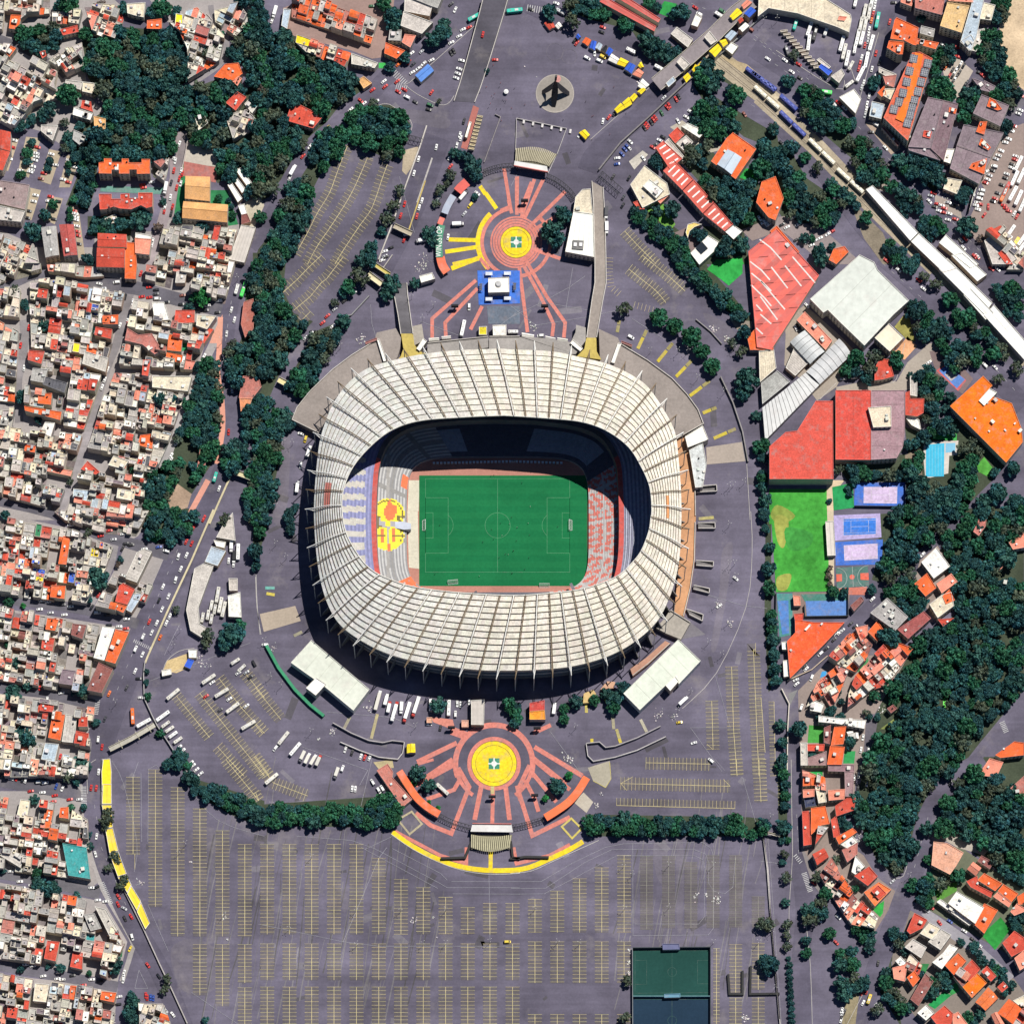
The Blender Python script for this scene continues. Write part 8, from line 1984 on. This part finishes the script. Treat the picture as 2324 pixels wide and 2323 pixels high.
V('C',88,'698,1670,w,90,truck 695,1560,d,90,truck','on the road beside the concrete ramp');V('C',55,'500,985,w 670,885,w,80 715,855,r 755,830,k','by the yellow tarpaulins');V('C',-30,'1345,55,r 1375,105,w,-30,van 1520,115,w,-35,minibus 1540,80,n,-30,van 1750,215,b,-35,van 1875,430,w,-40','on the road at the top right', moving=True);V('C',-40,'1865,1635,w,-50 1850,1620,w,-50 1815,1595,w,-60','behind the orange many sided roof');V('C',-55,'1580,770,e 1705,835,b','on the road above the school', moving=True)
V('D',-32,'60,430,w 185,440,w 235,525,w 295,570,k 160,1045,k,-40 285,470,r 200,375,d,-70,minibus','on the road beside the blue tram', moving=True)
V('D',78,'260,188,j,70,minibus 365,215,w,70,bus 485,230,w,70,minibus 358,320,w,82,bus 405,250,k','in the bus terminal','bus');V('D',78,'600,325,w 617,385,q 640,435,w 667,485,q,65,minibus','in the slanted bus row of the terminal','bus')
V('D',78,'765,95,q 800,95,q 738,190,q 770,190,q 715,280,w 748,280,w 695,360,w,78,minibus','in the double bus column','bus');V('D',80,'820,15,w 815,320,w,75,bus 780,445,w,80,bus 735,550,w,60,bus 700,20,w,75,minibus','on the bus lane at the top right','bus');V('D',80,'860,155,j','on the street right of the bus lane','bus');V('D',-8,'470,678,f','at the bus island tip','bus');V('D',35,'655,620,q','by the bus island','minibus');V('D',-42,'530,760,w,-42,minibus 575,750,r 620,790,w 600,870,r','by the market tents')
V('D',75,'845,20,w 838,60,w 830,100,r 818,150,o 800,215,w 795,255,w 790,300,e 770,330,r 745,420,w 735,460,r 725,500,r 820,505,w 850,390,r 875,455,k 950,160,r 845,555,w,60 760,605,w 745,640,e 820,660,k 800,700,w 785,760,w 780,800,w 770,840,e 980,20,k,0','in the queue of taxis by the bus lane', moving=True)
V('D',60,'1385,445,w 1360,490,o 1450,415,r,-20 1470,465,w 1490,480,k 1455,490,k 1440,505,w 1460,530,k 1445,550,k 1425,530,w 1410,555,k 1385,555,r 1430,570,w 1415,590,k 1500,620,k 1515,605,d 1480,660,u 1520,640,k 1410,510,k','in the small car park under the solar roof');V('D',-20,'1440,345,r 1340,330,w,-40 1910,700,r 1630,550,r,-40 1605,530,k','on the lane at the gravel field')
V('D',-45,'920,1080,w 945,1210,k 1000,1215,k 1090,990,w 815,965,k,0 850,910,w,-35,van','on the street below the solar roof', moving=True)
V('D',-20,'1860,920,r 1840,955,w 1820,1015,w 1795,1040,w,-10 1765,1100,w 1745,1135,w 1725,1160,e 1715,1215,w,-15,van 1700,1245,k 1680,1280,e 1665,1310,w 1650,1335,r 1870,1140,w 1865,1165,r 1845,1200,k 1840,1225,w 1805,1270,w 1795,1300,k 1770,1350,k 1740,1410,d 1720,1450,r 1705,1470,k 1890,830,w 1905,805,w','in the right hand lot at the top');V('D',62,'1800,1390,r 1785,1425,o 1860,1310,w 1890,1200,w 1850,1420,w 1890,1450,w 1920,1500,w 1910,1290,w','in the long vehicle row of the bus yard','bus');V('D',55,'1830,1700,w 1860,1790,y 1900,1830,w 1820,1760,w,55,minibus 1920,1750,w','at the lowest corner of the bus yard','bus')
V('D',-15,'1625,1390,w,-15,van 1615,1420,w,-15,van 1605,1450,w,-15,van 1590,1480,w 1580,1500,w 1610,1490,r 1595,1530,w 1670,1510,r,90 1640,1570,r,50 1785,1500,r 1800,1520,r 1820,1540,r 1880,1580,r,60 1860,1560,w,60 1240,1470,w,-45 1300,1490,r 1330,1500,w 1280,1510,k 1350,1520,r 1385,1560,w 1310,1540,w 1340,1550,r 1380,1480,e 1410,1500,k 1430,1600,r 1375,1605,w 1250,1430,e 1270,1410,r','in the crowded lot by the tram station')
V('D',-45,'1590,1870,w 1500,1740,r 1470,1755,w 1490,1810,w 1570,1870,r 1700,1870,k','on the road right of the tram station', moving=True);V('H',-40,'1695,95,r 1740,100,w 1590,10,r 1195,240,w 1015,105,w 925,35,r 1165,180,r 1720,815,w,-45','on the road along the tram line', moving=True);V('D',30,'1655,1255,w 240,1590,w 65,1640,w 30,1625,w 50,1625,e 280,1640,w 340,1740,k 380,1790,w 440,1740,w 350,1770,e 270,1750,k 400,1760,e 500,1710,w 530,1690,r 165,1640,k 200,1660,w','under the trees behind the red roof')
V('H',10,'610,900,w 690,890,w 265,530,w,-60 280,515,k,-60 345,365,w,-50 1235,780,w,35 1645,800,w,-45,van','on the club drive')
E1='on the long concrete street'
V('E',70,'1028,130,r 935,460,w 930,500,r 912,560,d 875,510,w 785,830,w 765,905,w 745,960,w 970,340,w,80 915,300,k,75', E1);V('E',8,'850,195,w,5,van 945,190,k 725,205,w,-15 755,240,e 1090,230,r 1140,250,k 1035,300,r 1090,305,r 1140,280,d 1150,315,w,5,van 1220,340,k 1325,355,k 1335,290,b 1450,385,k 1505,400,k 1590,415,k 1515,365,w 1600,330,w,5,van','on the upper cross street')
V('E',76,'1690,395,w 1712,468,w 1655,570,w,85 1695,980,w,-85 1670,1288,r,85 1710,1375,d,80 1637,1475,r,75 1600,1700,w,70 1490,1915,r,65','on the middle of the avenue', moving=True);V('E',72,'1730,250,w,72,minibus 1780,250,f,72,bus 1572,1620,j,75,minibus','on the middle of the avenue', moving=True);V('E',60,'1325,1280,k 1325,1305,w 1290,1365,w 1250,1460,w 1248,1490,w 1490,735,w 1475,765,w 1640,800,w,90 1150,1640,w','on the street beside the park')
V('E',80,'1855,1260,w 1890,1385,w 210,525,r 150,655,r 145,590,d 175,820,w 1130,1450,r,0 1145,1370,r,0 250,465,k,0 205,730,b','on small side streets at the left')
V('I',66,'1487,55,r 1415,115,r 1400,235,r 1360,220,r 1303,330,w,70,van 1362,320,w 1320,420,w 1283,500,w,70,van 1190,550,w 1230,620,w 1160,650,k 1183,715,w 1240,765,w 1090,805,r 1145,815,w 1215,815,w 1108,885,w 1045,915,w,70,van 1170,920,o 990,1005,w,70,van 1040,1045,w 987,1165,w 925,1285,d 1030,1360,w,0 1013,1220,k,0 765,1515,d 745,1720,r,80 717,1665,w,85,van 797,1330,o 720,1900,w,85','on the lower part of the avenue', moving=True)
V('I',92,'970,1500,o','beside the bus stop footbridge','bus');V('I',28,'1050,1550,w','beside the bus stop footbridge','bus');V('I',40,'1265,1340,q','alone in the slanting car park','bus');V('I',34,'1525,1230,q 1620,1330,q 1700,1440,q 1815,1565,q,32,bus 1190,1500,w,35,bus','in the slanting car park','bus')
V('I',34,'1210,1560,q 1240,1595,q 1265,1635,w 1300,1675,q','in the row against the curved wall','minibus');V('I',40,'1310,1720,w 1335,1745,w 1395,1835,w 1410,1855,w 1435,1885,w 1465,1915,w','behind the curved wall trees');V('I',35,'1720,1100,q,35,minibus 1765,1150,q,40,minibus 1740,1180,w 1800,1175,e 1830,1210,k 1855,1110,k,-60,van 1505,1350,r 1675,1370,w 1610,1450,d 1800,1420,w 1550,1250,w','in the slanting car park')
V('I',78,'1590,615,q 1610,690,q 1635,720,q 1545,690,q,78,minibus 1570,720,q,78,minibus 1520,760,q,78,minibus 1545,790,q,78,minibus 1480,780,q,78,minibus 1740,300,w,88,bus','in the bus depot','bus');V('I',85,'1690,260,w,85,truck 1710,340,k,85,truck 1670,360,w 1705,385,w','at the depot edge')
V('I',10,'510,35,w 515,100,w 735,120,d 800,140,r 735,180,r 830,205,e 900,165,w 920,235,k 950,240,k 960,245,k 1055,275,w 1215,290,w,-15,van 1160,260,u 610,70,w,-30','on the second cross street');V('I',6,'200,630,w 305,650,w 350,660,w 460,680,d 515,695,w 290,715,w 370,740,e 470,755,w 710,740,w,5,van 780,755,k 925,785,w 870,840,w 920,855,r 795,830,k 895,270,k,60 670,700,k,60 720,610,r,60 60,620,e','on the third cross street');V('I',8,'110,1255,w 290,1285,r,90 450,1325,w 655,1440,w 345,1375,w,90 300,1560,k,75 440,1790,r,75 420,1840,w,75','on the fourth cross street')
V('M',80,'720,90,w 665,205,r 703,208,r 705,560,w 697,690,w,-75 865,1000,r,-55 862,1055,r,-65 958,1145,r,-60 912,1160,k,-65 965,1295,w,-75,van 1080,1500,r,-55 1160,1580,k,-55 1262,1860,w,-55 1210,1830,e,-50 907,1085,e,-30','on the avenue beside the yellow strip', moving=True);V('M',70,'75,125,w 97,130,w 122,135,r 165,145,k 187,150,w 410,195,u 455,210,w','in the slanted row on the tree lined street');V('M',8,'285,165,w,8,van 330,170,w,8,van 225,230,r 310,240,w 400,262,r 390,305,r 510,290,r 580,290,w 525,435,w,90','on the tree lined street')
V('M',5,'80,815,w 145,890,w 670,935,w 705,930,k,30 715,1025,w 770,1035,w 230,915,w 805,1385,r,-60 400,890,k 165,935,e','on the fifth cross street');V('M',8,'185,1495,w 240,1505,w 430,1550,w 530,1575,k 315,1580,w 420,1600,w 455,1605,w 610,1645,r 670,1605,w 730,1615,k 905,1555,w,70 900,1590,w,75 900,1610,w,75 870,1730,w 865,1785,k 950,1380,y,60 1065,1720,r,90 1075,1735,r,90 1100,1735,u,90 1120,1740,u,90','on the lowest cross street')
V('J',72,'895,1380,q 955,1375,w,72,truck 975,1430,w,78,truck 1017,1460,w 1065,1440,w,84,truck 1105,1475,w 1170,1435,w','in the trailer row below the stadium','trailer');V('J',88,'1412,1440,w,86,bus 1460,1480,w,86,van 1473,1405,w 1498,1410,w 1560,1390,w 1265,1555,w,0 1350,1580,k,80 1280,1420,w,88,truck','right of the trailer row');V('J',52,'205,1660,q,52,bus 145,1730,w,52,van 290,1740,w,48,bus 340,1795,q,62,truck 380,1805,q,62,truck 423,1815,q,62,truck 460,1820,q,65,truck','in the trailer rows of the slanting car park','bus');V('J',70,'655,1740,w 705,1760,k 768,1790,w 797,1797,r 832,1800,w','below the left sunken ramp');V('J',60,'70,975,w,0,van','by the green topped wall')
V('N',40,'118,145,q,40,bus','at the bend of the slanting car park','bus');V('N',72,'590,105,q,72,truck 635,65,w,72,van 705,212,w,85 728,215,w,85 855,165,w,-60,van 900,225,w,-60,van 925,210,w,-60,van','left of the red terrace building');V('N',5,'115,345,w 215,355,w 240,365,w 325,400,w 352,405,w','behind the long clipped row');V('N',-45,'1365,220,q,-45,bus','at the left orange canopy','bus');V('N',0,'1840,1330,y,0,van','alone on the big car park')
V('F',60,'330,1300,w,-20 365,1340,y,75,van 1515,535,w,80,bus 1560,375,w,88,van 390,1430,w,70,truck','near the stadium front');V('F',40,'930,30,w,35 955,10,k,35 720,268,w,35 650,330,k,40 580,390,e,40 525,440,r,40 490,490,r,40 565,515,w,40 405,570,w,50 365,600,e,50 370,720,r,55 1890,560,w,10 890,75,o,-30,van','on the ring road at the upper left', moving=True);V('F',80,'305,1690,w,85,truck 330,1530,w,85,van 275,1170,e','left of the stadium')
V('G',-30,'875,595,w,-30,van 15,560,w,0,minibus 215,585,w,0,van 850,650,w,-30','on the terrace yard at the upper right');V('K',35,'1260,1385,w,40,truck 1230,1540,y,10 1460,1820,w,-40,van 1335,1690,w,20 1520,690,w 1640,490,w,-40','on the ring road at the lower right');V('K',45,'315,1440,w,85,truck','beside the gate house');V('O',60,'1670,10,e,45,truck 1480,160,w,0','on the right hand car park') if False else None
V('L',45,'825,640,w 585,885,w 605,870,e 545,935,k 490,1000,k 445,1040,w,45,van 340,1150,w 380,1215,w,65,van 305,1430,w,72,van 265,1230,w,20 270,1260,w,40 1190,315,w 1325,185,k 1350,245,w 700,840,k,30 555,890,w 975,1230,b,45 665,820,d,40 755,1650,w,80 740,1740,w,80 795,1740,w,80 330,1130,k,45','on the lane right of the stadium');V('P',85,'722,115,w 785,95,k 783,175,w 800,465,w 720,200,k 690,130,w','on the leafy lane');V('P',55,'1395,170,k 865,1485,k,80 970,1370,w,70 780,1690,r,80 750,1700,r,60 800,1750,y,70,minibus 755,1775,w,60 1000,1850,k,-20 880,720,w,-50','on the curving road', moving=True);V('P',-35,'1255,1080,r 1315,1190,r,-50 1495,1250,w 1555,1310,k 1605,1355,w 1220,1100,e 1390,1180,u 440,1170,w,-60 575,1150,w,-45 560,1335,r,-45 395,900,r,-35 1210,905,w 970,890,e,40','on the parked lane lower right');V('P',70,'600,1830,w 605,1850,w 600,1880,k 595,1900,w 620,1840,k','at the bottom edge strip')
V('A',-12,'360,565,d,80 90,1075,r 105,1025,w 70,1160,w 275,1075,r 265,1120,w 265,1145,w 255,1170,w 180,1145,w 240,1215,w 230,1240,w 220,1255,w 150,1245,w 375,1125,w 405,1205,w 320,1265,r 300,1305,b 505,1170,w 500,1200,w 545,1220,w 540,1265,k 460,1310,w 500,1330,r 260,1425,w 245,1470,w 370,1435,r 355,1470,w 425,1470,k 395,1600,k 540,1540,r 550,1560,w 555,1585,w 555,1605,w 560,1650,w 565,1690,r 570,1720,r 575,1780,k 210,1540,k 200,1590,k','in the tree lined car park at the left')
V('A',78,'1255,1085,r 1270,1145,w 1280,1175,w 1265,1130,b 1270,1245,r 1325,1245,w 1310,1305,r 1250,1335,d 1290,1370,r 1260,1510,r 1205,1510,w 1200,1540,r 1250,1560,k 1115,1760,w 1110,1785,w 1085,1850,w 1210,1380,w,80,truck 1110,1330,w,10 1050,1370,r,10 1040,1350,r,10 1185,1415,d,75','on the lane left of the chapel');V('A',60,'1385,500,e 1380,540,w,75,van 1310,1050,w,70','by the bending lane');V('B',80,'140,95,w,72,truck 120,150,w,70','in the estate yard');V('B',10,'405,745,w 850,45,n,0 270,1240,e,60','by the red house in the trees');V('A',80,'1330,1270,r 1320,1340,w 1245,1440,w 1195,1470,k','on the lane left of the chapel')
N_CAR=0
veh_rest=[]
small=[v for v in VEH if v[5] in('car','van')]
keep=set(map(id,small[:]))
def put_vehicle(v, ind=True):
 t, x, y, a, c, kd, where, z, mv, sx=v
 p=wpt(t, x, y,.8+z)
 a=math.radians(a+rv.uniform(-3,3))+(math.pi if rv.random()<.5 else 0)
 nm=('moving_car' if mv and kd=='car' else NAMES[kd])
 if c=='q':cn='cream'
 else:cn=VN[c]
 lab=f'{cn} {KINDN[kd]} {where}'
 r=empty(nm,(p.x,p.y,.1+z), lab, CATS[kd], f'{KINDN[kd]}s {where}', rz=a)
 k=rv.uniform(.85,1.1)
 cc=tuple(min(.85,u*k) for u in VC[c])
 for pn, me in VM[kd]:
  o=bpy.data.objects.new(pn, me);COL.objects.link(o);o.parent=r
  o.color=(*cc,1)
  if kd in('truck','trailer') and pn=='cab':
   o.color=(*rv.choice(((.7,.7,.7),(.7,.7,.7),(.45,.05,.04),(.1,.1,.12))),1)
cars=[v for v in VEH if v[5]=='car']
big=[v for v in VEH if v[5]!='car']
if len(cars)>300:
 rv2=random.Random(2);drop=set(rv2.sample(range(len(cars)),len(cars)-300))
else:
 drop=set()
for i, v in enumerate(cars):
 if i not in drop:
  put_vehicle(v)
for v in big:
 put_vehicle(v)
if drop:
 m=MB()
 for i in sorted(drop):
  t, x, y, a, c, kd, where, z, mv, sx=cars[i]
  p=wpt(t, x, y,.8+z);a=math.radians(a);M4=Matrix.Translation((p.x,p.y,.1+z))@Matrix.Rotation(a,4,'Z')
  for pn, me in VM['car']:
   for f in me.polygons:
    cc=(.02,.02,.025) if pn=='window' or f.material_index else VC[c]
    m.face([M4@me.vertices[q].co for q in f.vertices], cc)
 o=m.build('cars','vehicle');o['kind']='stuff';o['label']='further cars scattered along the same streets and lots';o['category']='cars'
print('VEH', len(VEH),'cars', len(cars),'big', len(big))
def tram(t, s, c, label, w=3.0, h=3.5):
 a, b=pts(t, s, h);d=(b-a);L=d.length;ang=math.atan2(d.y, d.x);n=max(1, round(L/15));mid=(a+b)/2
 root=empty('tram',(mid.x,mid.y,0), label,'tram', rz=ang)
 for k in range(n):
  x0, x1=-L/2+k*L/n+.35,-L/2+(k+1)*L/n-.35
  bm=loft([(x0,w/2*.9,w/2*.8,.6,h-.2),(x0+.4,w/2,w/2*.86,.5,h),(x1-.4,w/2,w/2*.86,.5,h),(x1,w/2*.9,w/2*.8,.6,h-.2)],'x', None)
  o=bpy.data.objects.new('carriage', to_mesh(bm,'carriage',['car_paint']));COL.objects.link(o);o.parent=root;o.color=(*c,1)
  m=MB()
  for s_ in(-1,1):
   p=[(x0+1,s_*(w/2+.01),1.6),(x1-1,s_*(w/2+.01),1.6),(x1-1,s_*(w/2*.94),2.6),(x0+1,s_*(w/2*.94),2.6)];m.face(p if s_<0 else p[::-1],'k')
  q=m.build('window','glass');q.parent=o
  m=MB();u=(x0+x1)/2
  for e in(-4,0,4):
   m.box(u+e,0, h-.02,2.2,1.3,.35, tuple(min(.8,v*1.25+.03) for v in c))
  q=m.build('roof_unit','vehicle');q.parent=o
BLUE=(.012,.035,.26);CRM=(.60,.57,.46)
tram('D','-60,520 125,655', BLUE,'bright blue tram by the gravel, upper one');tram('D','150,690 275,800', BLUE,'bright blue tram beside the trees, middle one');tram('D','148,808 335,990', BLUE,'bright blue tram, lowest of the three');tram('D','-40,625 145,790', CRM,'cream tram alongside the blue ones');tram('D','360,1010 550,1195', CRM,'cream tram in the middle of the line');tram('D','565,1225 760,1405', CRM,'cream tram just above the station roof');tram('C','1715,490 1931,660', BLUE,'long blue tram at the upper end of the line')
# PEOPLE
def person_mesh(stride):
 me=bpy.data.meshes.new('sk')
 J=[(0,0,.95),(0,0,1.2),(0,0,1.42),(0,0,1.52),(.01,0,1.68),(0,.19,1.40),(.08,.25,1.12),(.2,.24,.9),(0,-.19,1.40),(-.06,-.25,1.12),(.04,-.26,.88),(0,.1,.9),(stride*.5,.1,.5),(stride*.6,.1,.08),(stride*.6+.16,.1,.04),(0,-.1,.9),(-stride*.3,-.1,.5),(-stride*.8,-.1,.1),(-stride*.8+.16,-.1,.05)]
 E=[(0,1),(1,2),(2,3),(3,4),(2,5),(5,6),(6,7),(2,8),(8,9),(9,10),(0,11),(11,12),(12,13),(13,14),(0,15),(15,16),(16,17),(17,18)]
 R=[.15,.15,.14,.06,.115,.075,.055,.045,.075,.055,.045,.1,.075,.055,.05,.1,.075,.055,.05]
 me.from_pydata(J, E,[])
 o=bpy.data.objects.new('sk', me);COL.objects.link(o)
 md=o.modifiers.new('s','SKIN')
 for i, v in enumerate(me.skin_vertices[0].data):
  v.radius=(R[i], R[i]);v.use_root=i==0
 o.modifiers.new('u','SUBSURF').levels=1
 dg=bpy.context.evaluated_depsgraph_get();out=bpy.data.meshes.new_from_object(o.evaluated_get(dg));bpy.data.objects.remove(o)
 return out
PM=[person_mesh(.35), person_mesh(.12)]
PMC={}
def person(t, x, y, z, c, where, label):
 p=wpt(t, x, y, z)
 key=(c, rv.randrange(2))
 if key not in PMC:
  me=PM[key[1]].copy();me.materials.clear();nm='cloth_'+CNAME.get(c, c).replace(' ','_')
  if nm not in MAT:material(nm,.9,(), tint=CC[c])
  me.materials.append(MAT[nm]);PMC[key]=me
 o=bpy.data.objects.new('person', PMC[key]);COL.objects.link(o);o.location=(p.x, p.y, z);o.rotation_euler=(0,0, rv.uniform(0,6.28))
 tag(o, f'{label} {where}','person','people '+where)
for t, q in(('J','1345,105 1790,90 1855,95 1910,120 1725,135 1800,180 1740,205 1660,225 1885,290 1780,340 1825,315 1845,318 1635,475 1310,460 1875,455 1870,45'),('K','45,120 135,175 340,115 15,290 130,340 100,425 125,90 40,215 5,455'),('F','1780,1860 1740,1605 1720,1610'),('G','80,1660 140,1835')):
 for i, s in enumerate(q.split()):
  x, y=map(float, s.split(','));person(t, x, y, ZP+.03, rv.choice('ddkw'),'on the football pitch','tiny player in '+'dark kit')
for s in '1790,610 1780,640 1745,690 1735,720 1715,760 1700,790 1815,740 1825,750 1805,735 1830,735 1760,800 1790,800 1870,795 1725,705 1685,640 1890,650 1795,885 1655,560 1640,680 1735,480'.split():
 x, y=map(float, s.split(','));person('B', x, y,.05, rv.choice('kdbr'),'in the north plaza left of the sculpture','person walking')
for s in '640,530 750,640 545,745 590,855 600,850 720,985 590,1020 440,1110 100,770 380,880 840,830 1140,700'.split():
 x, y=map(float, s.split(','));person('C', x, y,.05, rv.choice('kdbr'),'on the open plaza right of the sculpture','person walking')
q=wpt('B',1830,668,2.5);m=MB();m.cyl(q.x, q.y,2.2,1.7,.7,(.75,.75,.73),16,.2);r_=empty('parasol',(q.x,q.y,0),'round white parasol in the north plaza','parasol');add_child(m,'canopy','canvas', r_);m=MB();m.cyl(q.x, q.y,0,.06,2.3,(.3,.3,.3),6);add_child(m,'pole','steel', r_)
# LAMP POSTS AND SMALL DEBRIS
POSTS=[('K','1590,115 1630,395 1640,490 1590,400 1500,690 1440,970 1540,1060 1590,820 470,1590 1215,1470 1310,1330'),('N','120,345 250,1240 740,1360 1225,1355 1390,1350 1712,1340 410,720 735,1110 1062,1110 1388,1110'),('O','337,1345 500,1350 822,785 1150,780 1475,780 825,1100 1150,1090 885,850 1805,1345 1475,1345 174,1100'),('G','1015,715 1220,715 1290,715 1360,910 1555,1010 1630,690 1590,1700 1620,1690 1700,1670'),('J','110,1220 190,1280 70,960 225,350 150,250 1170,1580 1020,1500 410,1620'),('F','1140,320 1220,480 1300,380 620,680 270,1385 205,1380 150,1835'),('D','125,165 410,510 30,170'),('E','1735,185 1620,640 1640,800'),('P','85,1270 80,430 1090,860 110,1680'),('M','1640,1140 1360,625 1310,690'),('I','1315,885 1270,995 1530,1150 850,1410')]
def lamp_post():
 root=None
 m=MB();m.cyl(0,0,0,.14,9,(.35,.35,.35),6,.08)
 o=m.build('pole','steel');pole=o.data;bpy.data.objects.remove(o)
 m=MB()
 for k in range(3):
  a=k*2.09;m.bar((0,0,8.9),(1.5*math.cos(a),1.5*math.sin(a),9.2),.05,(.3,.3,.3),4);m.box(1.4*math.cos(a),1.4*math.sin(a),9.1,.55,.32,.2,(.42,.42,.41), a)
 o=m.build('lamp_head','steel');head=o.data;bpy.data.objects.remove(o)
 return pole, head
LP=lamp_post()
PW=dict(K='on the lower right ring road', N='in the big car park, left half', O='in the big car park, right half', G='right of the stadium ring', J='at the lower left of the stadium', F='at the upper left of the stadium', D='at the bus terminal', E='beside the avenue', P='by the lower right road', M='at the left of the big car park', I='by the avenue crossing')
for t, s in POSTS:
 for q in s.split():
  x, y=map(float, q.split(','));p=wpt(t, x, y)
  r=empty('lamp_post',(p.x,p.y,0), f'tall grey lamp post {PW[t]}','lamp post','lamp posts '+PW[t], rz=rv.uniform(0,2))
  for nm, me in(('pole',LP[0]),('lamp_head',LP[1])):
   o=bpy.data.objects.new(nm, me);COL.objects.link(o);o.parent=r
   # pale rubble and sacks lying about the car parks
m=MB()
for t, x, y, n, sp in(('O',1350,1000,14,28),('O',1425,985,8,14),('O',1505,1020,30,34),('O',1710,1890,22,26),('O',865,1400,16,20),('O',865,1480,18,18),('O',865,1560,14,18),('O',660,250,5,14),('O',620,330,12,26),('N',1300,1150,8,8),('N',1325,1300,3,5),('N',1150,1180,12,26),('M',1395,750,6,10),('M',1665,1315,6,8),('M',1015,900,20,40),('M',1640,1150,12,20),('K',1515,690,12,24),('K',1600,820,14,28),('K',1080,1490,18,40),('K',420,1810,24,40),('K',1190,1500,16,26),('J',130,990,10,30),('J',830,1440,20,36),('J',560,1610,20,30),('J',460,1660,4,12),('F',780,620,24,44),('F',1210,90,30,60),('G',1480,540,22,40),('G',1570,600,20,30),('G',180,530,20,30),('I',1470,1080,24,60),('I',90,1340,6,20),('E',1780,960,24,40),('C',960,600,10,30),('D',480,560,20,40),('D',1370,1440,16,50),('B',1230,1900,16,50),('C',100,490,2,3),('L',890,1450,14,30),('P',730,580,16,30)):
 for k in range(n):
  p=wpt(t, x+rv.gauss(0,sp*.5), y+rv.gauss(0,sp*.5));s=rv.uniform(.25,1.1)
  m.box(p.x, p.y,.05, s, s*rv.uniform(.5,1), rv.uniform(.1,.6), jit((.52,.50,.48),.3,rv), rv.uniform(0,3))
o=m.build('rubble','paving');o['kind']='stuff';o['label']='pale rubble and sacks scattered over the asphalt';o['category']='rubble'
# BUILD THE SHEETS, FINISH THE LABELS
for(name, mat), m in STR.items():
 if m.f:
  o=m.build(name, mat)
  o['kind']='structure'
ORD=['first','second','third','fourth','fifth','sixth','seventh','eighth','ninth','tenth','eleventh','twelfth','thirteenth','fourteenth','fifteenth','sixteenth','seventeenth','eighteenth','nineteenth','twentieth']
TENS={2:'twenty',3:'thirty',4:'forty',5:'fifty',6:'sixty'}
def ordw(i):
 if i<20:return ORD[i]
 n=i+1
 return(TENS.get(n//10,'seventy')+('-'+ORD[n%10-1] if n%10 else 'th')).replace('yth','ieth')
byl={}
for o, sh in THINGS:
 if not sh:
  byl.setdefault(o['label'],[]).append(o)
for lab, os_ in byl.items():
 if len(os_)<2:
  continue
 xs=[o.location.x for o in os_];ys=[o.location.y for o in os_]
 if max(xs)-min(xs)>max(ys)-min(ys):
  os_.sort(key=lambda o:o.location.x);side='left'
 else:
  os_.sort(key=lambda o:-o.location.y);side='top'
 for i, o in enumerate(os_):
  w=f', {ordw(i)} from the {side}'
  if len(os_)>2 and i==len(os_)-1:
   w=', rightmost' if side=='left' else ', lowest'
  elif i==0:
   w=', leftmost' if side=='left' else ', topmost'
  o['label']=lab+w
  if 'group' not in o:
   o['group']=lab
print('THINGS', len(THINGS),'OBJECTS', len(bpy.data.objects),'max label', max(len(o['label'].split()) for o,_ in THINGS))
